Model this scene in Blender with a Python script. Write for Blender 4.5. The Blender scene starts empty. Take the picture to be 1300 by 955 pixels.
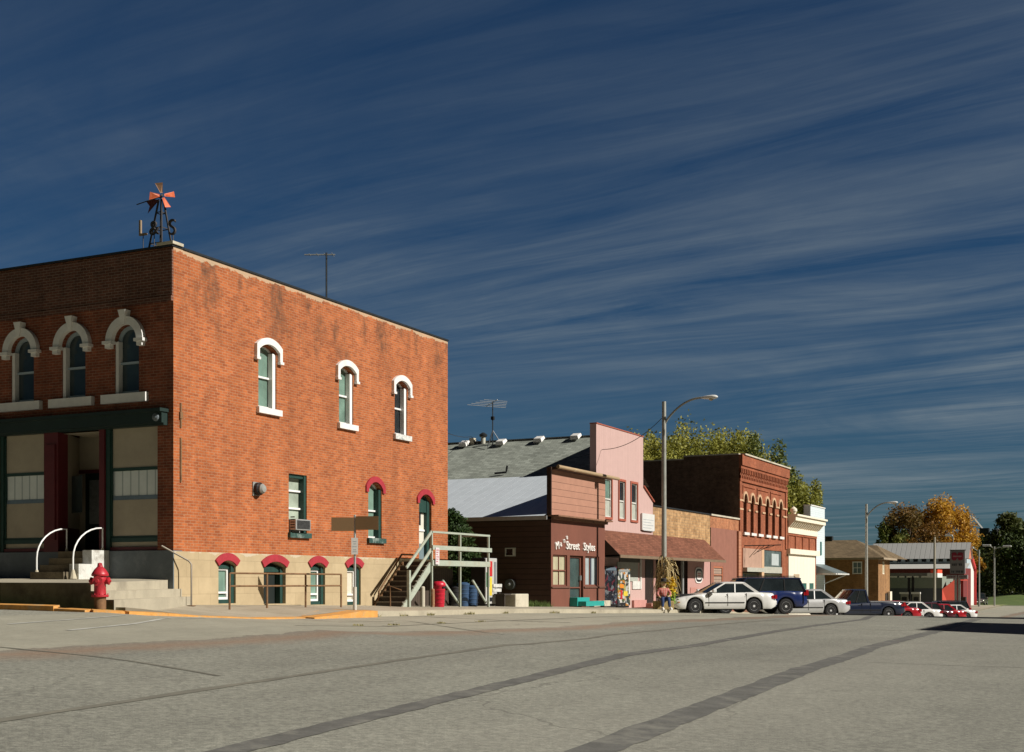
import bpy, math, random
from mathutils import Vector, Matrix
rnd = random.Random(7)
SC = bpy.context.scene
C = SC.collection
# ------------------------------------------------------------------ survey of the place
EYE = 1.5; FP = 1650.0; HZ = 740.0
TH = math.radians(26.0); ct, st = math.cos(TH), math.sin(TH)
def onX(px, py, X):
    "point where a sight line crosses the plane x = X: returns (y, z)"
    u = (px-650)/FP; d = X/(ct*u-st)
    return (st*u+ct)*d, EYE+(HZ-py)/FP*d
def onY(px, py, Y):
    u = (px-650)/FP; d = Y/(st*u+ct)
    return (ct*u-st)*d, EYE+(HZ-py)/FP*d
def atD(px, py, d):
    u = (px-650)/FP
    return Vector(((ct*u-st)*d, (st*u+ct)*d, EYE+(HZ-py)/FP*d))
def yX(px, X): return onX(px, 740, X)[0]
def xY(px, Y): return onY(px, 740, Y)[0]
def interp(x, ks, vs):
    if x <= ks[0]: return vs[0]
    for i in range(1, len(ks)):
        if x <= ks[i]:
            t = (x-ks[i-1])/(ks[i]-ks[i-1]); return vs[i-1]*(1-t)+vs[i]*t
    return vs[-1]
YK  = [-60, 0, 12, 19, 20, 24, 28, 37, 45, 53, 57, 61, 71, 83, 100, 120, 160, 190, 300, 1500]
Z18 = [.7, .85, .9, .93, .86, .68, .64, .55, .37, .22, .12, -.03, -.40, -.85, -1.45, -1.75, -1.9, -1.75, -1.6, -1.6]
Z0  = [0, 0, 0, 0, 0, 0, 0, .0, .04, .08, .06, -.02, -.45, -.95, -1.5, -1.8, -1.9, -1.75, -1.6, -1.6]
def G(x, y):
    a = interp(y, YK, Z18); b = interp(y, YK, Z0)
    if x >= 0: return b-.012*min(x, 8)
    if x <= -18: return a+.015*min(-18-x, 30)*max(0., min(1., (40-y)/20))
    t = (x+18)/18
    return a*(1-t)+b*t
def kerb_h(y):
    return interp(y, [19, 20.2, 21.5, 25.2, 27.3, 28.3], [.14, .12, .03, .03, .15, .14])
WK = [19, 25, 38, 45, 53, 61, 71, 83, 100, 120, 160, 190, 300]
WZ = [1.03, .97, .73, .60, .43, .19, -.15, -.6, -1.2, -1.55, -1.75, -1.6, -1.45]
def S(x, y):
    a = G(-18, y)+kerb_h(y)
    b = interp(y, WK, WZ)
    t = max(0., min(1., (-18-x)/3.))
    return a*(1-t)+b*t
# ------------------------------------------------------------------ mesh builder
ORG = {}
class MB:
    def __init__(s): s.v = []; s.f = []; s.c = None
    def add(s, pts, faces):
        n = len(s.v); s.v += [Vector(p) for p in pts]; s.f += [tuple(i+n for i in f) for f in faces]; return s
    def poly(s, pts): return s.add(pts, [tuple(range(len(pts)))])
    def box(s, x0, x1, y0, y1, z0, z1):
        return s.pbox(lambda a, b, c: (a, b, c), x0, x1, y0, y1, z0, z1)
    def pbox(s, P, a0, a1, b0, b1, c0, c1):
        p = [P(a, b, c) for c in (c0, c1) for b in (b0, b1) for a in (a0, a1)]
        return s.add(p, [(0,2,3,1),(4,5,7,6),(0,1,5,4),(2,6,7,3),(0,4,6,2),(1,3,7,5)])
    def prism(s, P, pts, c0, c1):
        "pts in the (a,b) plane of P, extruded along c"
        n = len(pts)
        p = [P(a, b, c0) for a, b in pts]+[P(a, b, c1) for a, b in pts]
        f = [tuple(range(n))[::-1], tuple(range(n, 2*n))]+[(i, (i+1) % n, n+(i+1) % n, n+i) for i in range(n)]
        return s.add(p, f)
    def bar(s, p, q, w, h=None, up=(0,0,1)):
        "rectangular bar from p to q"
        p, q = Vector(p), Vector(q); h = h or w
        d = (q-p).normalized(); up = Vector(up)
        if abs(d.dot(up)) > .98: up = Vector((1,0,0)) if abs(d.x) < .9 else Vector((0,1,0))
        a = d.cross(up).normalized(); b = a.cross(d).normalized()
        pts = [c+a*i*w/2+b*j*h/2 for c in (p, q) for i, j in ((-1,-1),(1,-1),(1,1),(-1,1))]
        return s.add(pts, [(3,2,1,0),(4,5,6,7),(0,1,5,4),(1,2,6,5),(2,3,7,6),(3,0,4,7)])
    def tube(s, pts, r, n=8, r2=None):
        pts = [Vector(p) for p in pts]; m = len(pts); ring = []
        a = None
        for i, p in enumerate(pts):
            d = (pts[min(i+1, m-1)]-pts[max(i-1, 0)]).normalized()
            if a is None:
                a = d.orthogonal().normalized()
            a = (a-d*a.dot(d)).normalized(); b = d.cross(a)
            rr = r if r2 is None else r+(r2-r)*i/(m-1)
            if isinstance(r, (list, tuple)): rr = r[i]
            ring += [p+(a*math.cos(t)+b*math.sin(t))*rr for t in [2*math.pi*k/n for k in range(n)]]
        f = [(i*n+k, i*n+(k+1) % n, (i+1)*n+(k+1) % n, (i+1)*n+k) for i in range(m-1) for k in range(n)]
        f += [tuple(range(n))[::-1], tuple(range((m-1)*n, m*n))]
        return s.add(ring, f)
    def lathe(s, prof, M=None, n=16):
        "prof = [(r,z)] turned about z"
        M = M or Matrix(); m = len(prof); p = []
        for r, z in prof:
            p += [M @ Vector((r*math.cos(2*math.pi*k/n), r*math.sin(2*math.pi*k/n), z)) for k in range(n)]
        f = [(i*n+k, i*n+(k+1) % n, (i+1)*n+(k+1) % n, (i+1)*n+k) for i in range(m-1) for k in range(n)]
        f += [tuple(range(n))[::-1], tuple(range((m-1)*n, m*n))]
        return s.add(p, f)
    def build(s, name, mat, parent=None, loc=(0,0,0), smooth=False, label=None, local=False, bevel=0):
        org = Vector((0,0,0)) if local else (ORG[parent.name] if parent else Vector(loc))
        me = bpy.data.meshes.new(name)
        me.from_pydata([tuple(v-org) for v in s.v], [], s.f); me.update()
        o = bpy.data.objects.new(name, me); C.objects.link(o)
        me.materials.append(mat)
        if parent: o.parent = parent
        else: o.location = org
        ORG[o.name] = org.copy()
        if s.c:
            at = me.color_attributes.new('tint', 'FLOAT_COLOR', 'CORNER'); k = 0
            for pi, poly in enumerate(me.polygons):
                c = s.c[pi]
                for _ in range(poly.loop_total): at.data[k].color = (c, c, c, 1); k += 1
        if smooth:
            for p in me.polygons: p.use_smooth = True
            me.set_sharp_from_angle(angle=math.radians(38))
        if bevel:
            b = o.modifiers.new('bevel', 'BEVEL'); b.width = bevel; b.segments = 2; b.limit_method = 'ANGLE'
        if label: o['label'] = label
        return o
def tag(o, label=None, cat=None, group=None, kind=None):
    if label: o['label'] = label
    if cat: o['category'] = cat
    if group: o['group'] = group
    if kind: o['kind'] = kind
    return o
def thing(name, label, cat, loc=(0,0,0), group=None, rz=0):
    o = bpy.data.objects.new(name, None); C.objects.link(o); o.location = loc; o.rotation_euler = (0,0,rz)
    o.empty_display_size = .3
    ORG[o.name] = Vector(loc); return tag(o, label, cat, group)
def copy_tree(o, parent=None):
    c = o.copy(); C.objects.link(c)
    if parent: c.parent = parent
    for ch in [k for k in bpy.data.objects if k.parent == o]: copy_tree(ch, c)
    return c
def FX(X, s=1): return lambda u, v, w: (X+s*w, u, v)      # facade looking along +x (s=1)
def FY(Y, s=-1): return lambda u, v, w: (u, Y+s*w, v)     # facade looking along -y
def arch_pts(u0, u1, vs, rise, n=12):
    a = (u1-u0)/2; uc = (u0+u1)/2; R = (a*a+rise*rise)/(2*rise); vc = vs+rise-R
    t = math.asin(min(1, a/R))
    if rise > a: t = math.pi-t
    return [(uc+R*math.sin(-t+2*t*i/n), vc+R*math.cos(-t+2*t*i/n)) for i in range(n+1)], (uc, vc, R, t)
def wall_holes(mb, P, u0, u1, v0, v1, holes, dep):
    us = sorted({u0, u1, *[h[0] for h in holes], *[h[1] for h in holes]})
    vs = sorted({v0, v1, *[h[2] for h in holes], *[h[3] for h in holes]})
    for i in range(len(us)-1):
        for j in range(len(vs)-1):
            a, b, c, d = us[i], us[i+1], vs[j], vs[j+1]; mu, mv = (a+b)/2, (c+d)/2
            if mu < u0 or mu > u1 or mv < v0 or mv > v1: continue
            if any(h[0] < mu < h[1] and h[2] < mv < h[3] for h in holes): continue
            mb.poly([P(a,c,0), P(b,c,0), P(b,d,0), P(a,d,0)])
    for h in holes:
        a, b, c, d = h[:4]; rise = h[4] if len(h) > 4 else 0
        if rise:
            arc, _ = arch_pts(a, b, d-rise, rise)
            for (p, q), (r, t) in zip(arc, arc[1:]):
                mb.poly([P(p,q,0), P(r,t,0), P(r,d,0), P(p,d,0)])
            out = [(a,c),(b,c)]+arc[::-1]
        else: out = [(a,c),(b,c),(b,d),(a,d)]
        for (p, q), (r, t) in zip(out, out[1:]+out[:1]):
            mb.poly([P(p,q,0), P(r,t,0), P(r,t,-dep), P(p,q,-dep)])
def arc_band(mb, P, u0, u1, vs, rise, thick, w0, w1, legs=0., n=14):
    arc, (uc, vc, R, t) = arch_pts(u0, u1, vs, rise, n)
    outer = [(uc+(p-uc)*(R+thick)/R, vc+(q-vc)*(R+thick)/R) for p, q in arc]
    if legs:
        arc = [(arc[0][0], vs-legs)]+arc+[(arc[-1][0], vs-legs)]
        outer = [(outer[0][0], vs-legs)]+outer+[(outer[-1][0], vs-legs)]
    for i in range(len(arc)-1):
        q = [arc[i], arc[i+1], outer[i+1], outer[i]]
        mb.prism(P, q, w0, w1)
def window(parent, P, u0, u1, v0, v1, rise, dep, fm, pm, fw=.06, rail=.5, mull=(), name='window', label=None, rails=None):
    mb = MB(); w0, w1 = -dep-.02, -dep+.045
    vs = v1-rise
    mb.pbox(P, u0, u0+fw, v0, vs, w0, w1); mb.pbox(P, u1-fw, u1, v0, vs, w0, w1)
    mb.pbox(P, u0+fw, u1-fw, v0, v0+fw, w0, w1)
    if rise: 
        k = (u1-u0-2*fw)/(u1-u0)
        arc_band(mb, P, u0+fw, u1-fw, vs-.001, rise*k, fw, w0, w1)
    else: mb.pbox(P, u0+fw, u1-fw, v1-fw, v1, w0, w1)
    for r in (rails if rails is not None else ([rail] if rail else [])):
        z = v0+(v1-v0)*r; mb.pbox(P, u0+fw, u1-fw, z-.025, z+.025, w0, w1+.015)
    for m in mull:
        x = u0+(u1-u0)*m; mb.pbox(P, x-.02, x+.02, v0+fw, vs, w0, w1-.01)
    o = mb.build(name, fm, parent, label=label)
    pb = MB()
    out = [(u0+.01,v0+.01),(u1-.01,v0+.01)]
    out += arch_pts(u0+.01, u1-.01, vs, rise)[0][::-1] if rise else [(u1-.01,v1-.01),(u0+.01,v1-.01)]
    pb.poly([P(a,b,-dep-.004) for a, b in out])
    pb.build('pane', pm, o)
    return o
# ------------------------------------------------------------------ materials
def newmat(name):
    m = bpy.data.materials.new(name); m.use_nodes = True
    nt = m.node_tree; b = nt.nodes['Principled BSDF']
    return m, nt, b
def N(nt, t, **k):
    n = nt.nodes.new(t)
    for a, v in k.items():
        if a in n.inputs.keys() if hasattr(n.inputs, 'keys') else False: n.inputs[a].default_value = v
        else: setattr(n, a, v)
    return n
def col(c): return (c[0], c[1], c[2], 1)
def objco(nt): return nt.nodes.new('ShaderNodeTexCoord').outputs['Object']
def noise(nt, co, scale, detail=6, rough=.6, stretch=None):
    if stretch:
        mp = nt.nodes.new('ShaderNodeMapping'); mp.inputs['Scale'].default_value = stretch
        nt.links.new(co, mp.inputs['Vector']); co = mp.outputs[0]
    n = nt.nodes.new('ShaderNodeTexNoise'); n.inputs['Scale'].default_value = scale
    n.inputs['Detail'].default_value = detail; n.inputs['Roughness'].default_value = rough
    nt.links.new(co, n.inputs['Vector']); return n.outputs['Fac']
def ramp(nt, fac, a, b, ca=(0,0,0), cb=(1,1,1)):
    r = nt.nodes.new('ShaderNodeValToRGB'); e = r.color_ramp.elements
    e[0].position = a; e[1].position = b; e[0].color = col(ca); e[1].color = col(cb)
    nt.links.new(fac, r.inputs[0]); return r.outputs[0]
def mix(nt, fac, a, b, mode='MIX'):
    m = nt.nodes.new('ShaderNodeMix'); m.data_type = 'RGBA'; m.blend_type = mode
    for inp, v in ((m.inputs[0], fac), (m.inputs[6], a), (m.inputs[7], b)):
        if isinstance(v, (int, float)): inp.default_value = v
        elif isinstance(v, tuple): inp.default_value = col(v)
        else: nt.links.new(v, inp)
    return m.outputs[2]
def math_(nt, op, a, b=0., c=None):
    m = nt.nodes.new('ShaderNodeMath'); m.operation = op
    for i, v in enumerate((a, b) if c is None else (a, b, c)):
        if isinstance(v, (int, float)): m.inputs[i].default_value = v
        else: nt.links.new(v, m.inputs[i])
    return m.outputs[0]
def bump(nt, b, h, strength=.3, dist=.02):
    n = nt.nodes.new('ShaderNodeBump'); n.inputs['Strength'].default_value = strength; n.inputs['Distance'].default_value = dist
    nt.links.new(h, n.inputs['Height']); nt.links.new(n.outputs[0], b.inputs['Normal'])
CACHE = {}
def pm(name, c, rough=.7, var=.25, scale=3., metal=0., bmp=.15, spec=.4, stretch=None, dirt=None, fine=40.):
    "painted / plain surface with uneven tone"
    if name in CACHE: return CACHE[name]
    m, nt, b = newmat(name); co = objco(nt)
    n1 = noise(nt, co, scale, 7, .65, stretch); n2 = noise(nt, co, fine, 4, .6)
    dark = tuple(x*(1-var) for x in c); light = tuple(min(1, x*(1+var*.6)) for x in c)
    cc = ramp(nt, n1, .3, .7, dark, light)
    cc = mix(nt, .35*var/.25 if var < .25 else .35, cc, ramp(nt, n2, .3, .7, dark, light))
    if dirt:
        d = ramp(nt, noise(nt, co, scale*.6, 8, .7), .52, .68)
        cc = mix(nt, d, cc, dirt)
    nt.links.new(cc, b.inputs['Base Color'])
    b.inputs['Roughness'].default_value = rough; b.inputs['Metallic'].default_value = metal
    b.inputs['Specular IOR Level'].default_value = spec
    if bmp: bump(nt, b, n2, bmp, .01)
    CACHE[name] = m; return m
def brick(name, c1, c2, mortar, bw=.205, bh=.0695, ms=.007, stain=None, top=None, soot=None, rough=.85, patch=.5, mottle=.6):
    m, nt, b = newmat(name); co = objco(nt)
    sp = nt.nodes.new('ShaderNodeSeparateXYZ'); nt.links.new(co, sp.inputs[0])
    cb = nt.nodes.new('ShaderNodeCombineXYZ')
    nt.links.new(math_(nt, 'ADD', sp.outputs[0], sp.outputs[1]), cb.inputs[0]); nt.links.new(sp.outputs[2], cb.inputs[1])
    br = nt.nodes.new('ShaderNodeTexBrick')
    nt.links.new(cb.outputs[0], br.inputs['Vector'])
    for k, v in (('Scale', 1.), ('Mortar Size', ms), ('Mortar Smooth', .3), ('Bias', -.1), ('Brick Width', bw), ('Row Height', bh)): br.inputs[k].default_value = v
    br.inputs['Color1'].default_value = col(c1); br.inputs['Color2'].default_value = col(c2); br.inputs['Mortar'].default_value = col(mortar)
    cc = br.outputs['Color']
    big = noise(nt, co, .55, 8, .7); med = noise(nt, co, 3.5, 6, .65)
    cc = mix(nt, mottle, cc, ramp(nt, big, .33, .67, (.55,.5,.47), (1.25,1.2,1.15)), 'MULTIPLY')
    cc = mix(nt, patch, cc, ramp(nt, med, .35, .68, (.6,.58,.55), (1.35,1.3,1.25)), 'MULTIPLY')
    stk = noise(nt, co, 2.2, 7, .7, (1,1,.12)); cc = mix(nt, .55, cc, ramp(nt, stk, .35, .66, (.74,.72,.70), (1.16,1.15,1.13)), 'MULTIPLY')
    spk = noise(nt, co, 9., 3, .8, (1,1,2.3))
    if stain: cc = mix(nt, math_(nt, 'MULTIPLY', ramp(nt, spk, .60, .72), .6), cc, stain)
    if soot:   # old soot blotches in a band under the parapet
        z0, z1 = soot
        band = math_(nt, 'MULTIPLY', ramp(nt, sp.outputs[2], z0, z1) if False else math_(nt, 'SMOOTH_MIN', 1., math_(nt, 'MAXIMUM', 0., math_(nt, 'DIVIDE', math_(nt, 'SUBTRACT', sp.outputs[2], z0), z1-z0)), .2),
                     ramp(nt, noise(nt, co, 1.1, 9, .72, (1,1,.55)), .5, .64))
        cc = mix(nt, math_(nt, 'MULTIPLY', band, .75), cc, (.07,.045,.03))
    if top:    # lime wash under the coping
        z0, c = top
        edge = math_(nt, 'ADD', sp.outputs[2], math_(nt, 'MULTIPLY', math_(nt, 'SUBTRACT', noise(nt, co, 1.3, 8, .75), .5), .55))
        cc = mix(nt, math_(nt, 'MULTIPLY', math_(nt, 'GREATER_THAN', edge, z0), .75), cc, c)
    nt.links.new(cc, b.inputs['Base Color']); b.inputs['Roughness'].default_value = rough
    b.inputs['Specular IOR Level'].default_value = .25
    bump(nt, b, math_(nt, 'ADD', math_(nt, 'MULTIPLY', br.outputs['Fac'], -1.), math_(nt, 'MULTIPLY', spk, .5)), .5, .008)
    return m
def glass(name, c, rough=.06, wav=.02, metal=0.):
    m, nt, b = newmat(name); co = objco(nt)
    n = noise(nt, co, 1.6, 4, .6)
    nt.links.new(ramp(nt, n, .3, .7, tuple(x*.65 for x in c), tuple(x*1.2 for x in c)), b.inputs['Base Color'])
    b.inputs['Roughness'].default_value = rough; b.inputs['Specular IOR Level'].default_value = .55
    b.inputs['Coat Weight'].default_value = .5; b.inputs['Coat Roughness'].default_value = .03
    bump(nt, b, n, .06, wav); return m
def stripes(name, c, c2, period, axis='x', rough=.5, metal=0., duty=.85, bmp=.4, vary=.2, soft=.04, spec=.4):
    "boards or standing seams: a narrow line every `period` metres"
    m, nt, b = newmat(name); co = objco(nt)
    sp = nt.nodes.new('ShaderNodeSeparateXYZ'); nt.links.new(co, sp.inputs[0])
    a = {'x': sp.outputs[0], 'y': sp.outputs[1], 'z': sp.outputs[2], 'xy': math_(nt, 'ADD', sp.outputs[0], sp.outputs[1])}[axis]
    fr = math_(nt, 'FRACT', math_(nt, 'DIVIDE', a, period))
    ln = ramp(nt, fr, duty-soft, duty+soft)
    idn = nt.nodes.new('ShaderNodeTexWhiteNoise'); idn.noise_dimensions = '1D'
    nt.links.new(math_(nt, 'FLOOR', math_(nt, 'DIVIDE', a, period)), idn.inputs['W'])
    base = mix(nt, vary, c, mix(nt, 1., c, idn.outputs['Color'], 'MULTIPLY') if False else ramp(nt, idn.outputs['Value'], 0, 1, tuple(x*.6 for x in c), tuple(min(1, x*1.3) for x in c)))
    base = mix(nt, .5*vary/.2 if vary < .2 else .5, base, ramp(nt, noise(nt, co, 2.2, 8, .7), .35, .65, tuple(x*.75 for x in c), tuple(min(1, x*1.2) for x in c)))
    nt.links.new(mix(nt, ln, base, c2), b.inputs['Base Color'])
    b.inputs['Roughness'].default_value = rough; b.inputs['Metallic'].default_value = metal; b.inputs['Specular IOR Level'].default_value = spec
    bump(nt, b, math_(nt, 'MULTIPLY', ln, -1.), bmp, .02)
    return m
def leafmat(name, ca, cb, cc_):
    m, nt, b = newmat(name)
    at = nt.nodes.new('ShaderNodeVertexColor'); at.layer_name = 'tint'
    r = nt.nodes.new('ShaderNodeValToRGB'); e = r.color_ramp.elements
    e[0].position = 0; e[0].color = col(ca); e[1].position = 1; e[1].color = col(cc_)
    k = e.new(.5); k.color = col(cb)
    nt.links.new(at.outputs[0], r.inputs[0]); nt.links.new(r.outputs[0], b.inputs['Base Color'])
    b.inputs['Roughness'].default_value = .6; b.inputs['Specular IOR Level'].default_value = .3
    tr = nt.nodes.new('ShaderNodeBsdfTranslucent'); nt.links.new(r.outputs[0], tr.inputs[0])
    ad = nt.nodes.new('ShaderNodeMixShader'); ad.inputs[0].default_value = .3
    nt.links.new(b.outputs[0], ad.inputs[1]); nt.links.new(tr.outputs[0], ad.inputs[2])
    nt.links.new(ad.outputs[0], nt.nodes['Material Output'].inputs[0])
    return m
def carpaint(name, c, flake=.0, rough=.25):
    m, nt, b = newmat(name); co = objco(nt)
    n = noise(nt, co, 2.5, 5, .6)
    nt.links.new(ramp(nt, n, .3, .7, tuple(x*.9 for x in c), tuple(min(1, x*1.05) for x in c)), b.inputs['Base Color'])
    b.inputs['Roughness'].default_value = rough; b.inputs['Metallic'].default_value = flake
    b.inputs['Coat Weight'].default_value = .8; b.inputs['Coat Roughness'].default_value = .06
    return m
white = pm('white_paint', (.74,.73,.70), .55, .14, 4)
dirty_white = pm('weathered_white_paint', (.62,.62,.58), .6, .25, 5, dirt=(.33,.31,.27))
trimwhite = pm('vinyl_white', (.78,.78,.76), .4, .06, 2, bmp=.03)
green_trim = pm('dark_green_trim', (.018,.055,.045), .5, .3, 5)
teal_trim = pm('peeling_green_sill', (.03,.075,.065), .6, .3, 6, dirt=(.25,.3,.27))
maroon = pm('maroon_paint', (.11,.014,.018), .5, .3, 3)
red_hood = pm('red_hood_paint', (.36,.028,.042), .6, .25, 6)
beige_panel = pm('beige_panel', (.41,.36,.27), .7, .15, 2)
blind = stripes('window_blind', (.70,.76,.74), (.38,.44,.44), .26, 'xy', .4, vary=.1, bmp=.1)
conc = pm('concrete', (.40,.36,.27), .9, .22, 1.2, dirt=(.27,.24,.18), fine=30)
conc2 = pm('pale_concrete', (.52,.48,.38), .9, .22, 2, dirt=(.36,.32,.24), fine=30)
conc_dark = pm('shaded_weathered_concrete', (.20,.165,.105), .92, .4, 1.6, dirt=(.075,.06,.04), stretch=(1,1,.35))  # concrete darkened for the shade on step sides and retaining wall, plus dirt
greyblue = pm('grey_foundation_paint', (.13,.155,.17), .75, .3, 1.6, dirt=(.20,.225,.24))
yellow = pm('yellow_kerb_paint', (.62,.30,.075), .8, .3, 5, dirt=(.40,.33,.20))
hydrant_red = pm('hydrant_red', (.45,.022,.035), .42, .3, 9, spec=.5, dirt=(.22,.03,.03))
black = pm('black_metal', (.015,.015,.017), .5, .3, 5)
darkmetal = pm('dark_steel', (.05,.055,.06), .45, .3, 6, metal=.6)
galv = pm('galvanised_steel', (.42,.43,.42), .45, .2, 5, metal=.5)
rust = pm('rusty_pipe', (.20,.11,.05), .8, .4, 8, dirt=(.09,.045,.02))
oldwood = pm('weathered_wood', (.36,.40,.33), .8, .25, 4, dirt=(.34,.33,.25), stretch=(1,1,3))
darkwood = pm('dark_wood', (.05,.04,.032), .8, .35, 5)
gdark = glass('dark_glass', (.02,.025,.028))
ggreen = glass('glass_green_blind', (.17,.27,.22), .12)
gblue = glass('front_glass', (.035,.055,.06), .1)
brown_paint = pm('brown_paint', (.17,.062,.040), .7, .18, 1.5, stretch=(1,1,.3))
# ================================================================== sky, sun, camera
w = bpy.data.worlds.new("World"); SC.world = w; w.use_nodes = True
nt = w.node_tree; bg = nt.nodes['Background']
SUN_EL, SUN_AZ = math.radians(35), math.radians(6)       # azimuth from +x towards +y
sky = nt.nodes.new('ShaderNodeTexSky'); sky.sky_type = 'NISHITA'; sky.sun_disc = False
sky.sun_elevation = SUN_EL; sky.sun_rotation = math.radians(90)-SUN_AZ
sky.air_density = 1.0; sky.dust_density = .4; sky.ozone_density = 2.5
tc = nt.nodes.new('ShaderNodeTexCoord'); sp = nt.nodes.new('ShaderNodeSeparateXYZ')
nt.links.new(tc.outputs['Generated'], sp.inputs[0])
z = math_(nt, 'ADD', math_(nt, 'MAXIMUM', sp.outputs[2], 0.), .055)
px_ = math_(nt, 'DIVIDE', sp.outputs[0], z); py_ = math_(nt, 'DIVIDE', sp.outputs[1], z)
ca, sa = math.cos(math.radians(173)), math.sin(math.radians(173))
al = math_(nt, 'ADD', math_(nt, 'MULTIPLY', px_, ca), math_(nt, 'MULTIPLY', py_, sa))
ac = math_(nt, 'SUBTRACT', math_(nt, 'MULTIPLY', py_, ca), math_(nt, 'MULTIPLY', px_, sa))
wv = nt.nodes.new('ShaderNodeTexNoise'); cbw = nt.nodes.new('ShaderNodeCombineXYZ'); nt.links.new(math_(nt, 'MULTIPLY', al, .22), cbw.inputs[0]); nt.links.new(math_(nt, 'MULTIPLY', ac, .5), cbw.inputs[1]); nt.links.new(cbw.outputs[0], wv.inputs['Vector']); wv.inputs['Scale'].default_value = 1.; wv.inputs['Detail'].default_value = 3
ac = math_(nt, 'ADD', ac, math_(nt, 'MULTIPLY', math_(nt, 'SUBTRACT', wv.outputs['Fac'], .5), .9))
def cirrus(fa, fc, scale, detail, rough, dist, off):
    cb = nt.nodes.new('ShaderNodeCombineXYZ')
    nt.links.new(math_(nt, 'MULTIPLY', al, fa), cb.inputs[0]); nt.links.new(math_(nt, 'MULTIPLY', ac, fc), cb.inputs[1]); cb.inputs[2].default_value = off
    n = nt.nodes.new('ShaderNodeTexNoise'); nt.links.new(cb.outputs[0], n.inputs['Vector'])
    n.inputs['Scale'].default_value = scale; n.inputs['Detail'].default_value = detail
    n.inputs['Roughness'].default_value = rough; n.inputs['Distortion'].default_value = dist
    return n.outputs['Fac']
c1 = ramp(nt, cirrus(.16, 1.0, 1.7, 10, .63, .55, 1.3), .42, .66)
c2 = ramp(nt, cirrus(.09, 1.9, 3.0, 8, .58, .30, 7.7), .42, .66)
c3 = ramp(nt, cirrus(.34, .55, 1.0, 6, .6, .8, 4.4), .38, .62)
c5 = ramp(nt, cirrus(.55, .9, 1.5, 9, .68, 1.1, 2.2), .45, .72)
c4 = ramp(nt, cirrus(.45, 3.2, 3.6, 9, .68, .6, 9.4), .40, .72)
cov = math_(nt, 'ADD', math_(nt, 'MULTIPLY', c1, .30), math_(nt, 'MULTIPLY', c2, .20))
cov = math_(nt, 'ADD', math_(nt, 'ADD', cov, math_(nt, 'MULTIPLY', c4, .16)), math_(nt, 'MULTIPLY', c5, .13))
cov = math_(nt, 'MULTIPLY', cov, math_(nt, 'ADD', math_(nt, 'MULTIPLY', c3, .72), .22))
cov = math_(nt, 'MULTIPLY', cov, ramp(nt, sp.outputs[2],   .0, .50, (1.70,)*3, (.25,)*3))
cov = math_(nt, 'MULTIPLY', cov, ramp(nt, math_(nt, 'MULTIPLY', sp.outputs[0], -1.), .1, .8, (1.1,)*3, (.8,)*3))
base = mix(nt, 1., sky.outputs[0], (.175,.34,.49), 'MULTIPLY')
base = mix(nt, cov, base, (3.6,4.3,4.7))
dk_ = math_(nt, 'MULTIPLY', ramp(nt, sp.outputs[0], .02, .55, (1,1,1), (.27,.27,.27)), ramp(nt, math_(nt, 'ADD', sp.outputs[1], .5),   .55, .95, (.26,.26,.26), (1,1,1)))  # sky dimmed outside the view to weaken the fill on shaded walls
base = mix(nt, 1., base, dk_, 'MULTIPLY')
nt.links.new(base, bg.inputs[0]); bg.inputs[1].default_value = .05
sd = bpy.data.lights.new('sun', 'SUN'); sd.energy = 5.0; sd.angle = math.radians(.5); sd.color = (1, .945, .865)
so = bpy.data.objects.new('sun', sd); C.objects.link(so)
dv = Vector((math.cos(SUN_EL)*math.cos(SUN_AZ), math.cos(SUN_EL)*math.sin(SUN_AZ), math.sin(SUN_EL)))
so.rotation_euler = dv.to_track_quat('Z', 'Y').to_euler(); so.location = (60, 0, 60)
cd = bpy.data.cameras.new('camera'); co_ = bpy.data.objects.new('camera', cd); C.objects.link(co_)
co_.location = (0, 0, EYE); co_.rotation_euler = (math.radians(90), 0, TH)
cd.sensor_width = 36; cd.lens = FP/1300*36; cd.shift_y = (HZ-477.5)/1300; cd.clip_end = 5000
SC.camera = co_
SC.view_settings.view_transform = 'Standard'; SC.view_settings.look = 'None'
SC.view_settings.exposure = 0.25; SC.view_settings.gamma = 1
SC.render.resolution_x = 1024; SC.render.resolution_y = 752
SC.cycles.use_denoising = True; SC.cycles.max_bounces = 5

# ================================================================== ground, road, pavements
def sheet(name, mat, xs, ys, f, label=None):
    mb = MB(); n = len(xs)
    p = [(x, y, f(x, y)) for y in ys for x in xs]
    fc = [(j*n+i, j*n+i+1, (j+1)*n+i+1, (j+1)*n+i) for j in range(len(ys)-1) for i in range(n-1)]
    mb.add(p, fc); o = mb.build(name, mat, smooth=False)
    for q in o.data.polygons: q.use_smooth = True
    return tag(o, label, kind='structure')
def lin(a, b, n): return [a+(b-a)*i/n for i in range(n+1)]
grass_m = None
def ground_material():
    m, nt, b = newmat('dry_grass_ground'); co = objco(nt)
    n1 = noise(nt, co, .25, 8, .7); n2 = noise(nt, co, 6, 6, .75)
    c = mix(nt, ramp(nt, n1, .4, .6), (.085,.12,.035), (.17,.17,.07))
    c = mix(nt, .6, c, ramp(nt, n2, .3, .7, (.5,.5,.45), (1.5,1.5,1.3)), 'MULTIPLY')
    nt.links.new(c, b.inputs['Base Color']); b.inputs['Roughness'].default_value = .95; bump(nt, b, n2, .8, .05)
    return m
grass_m = ground_material()
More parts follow.
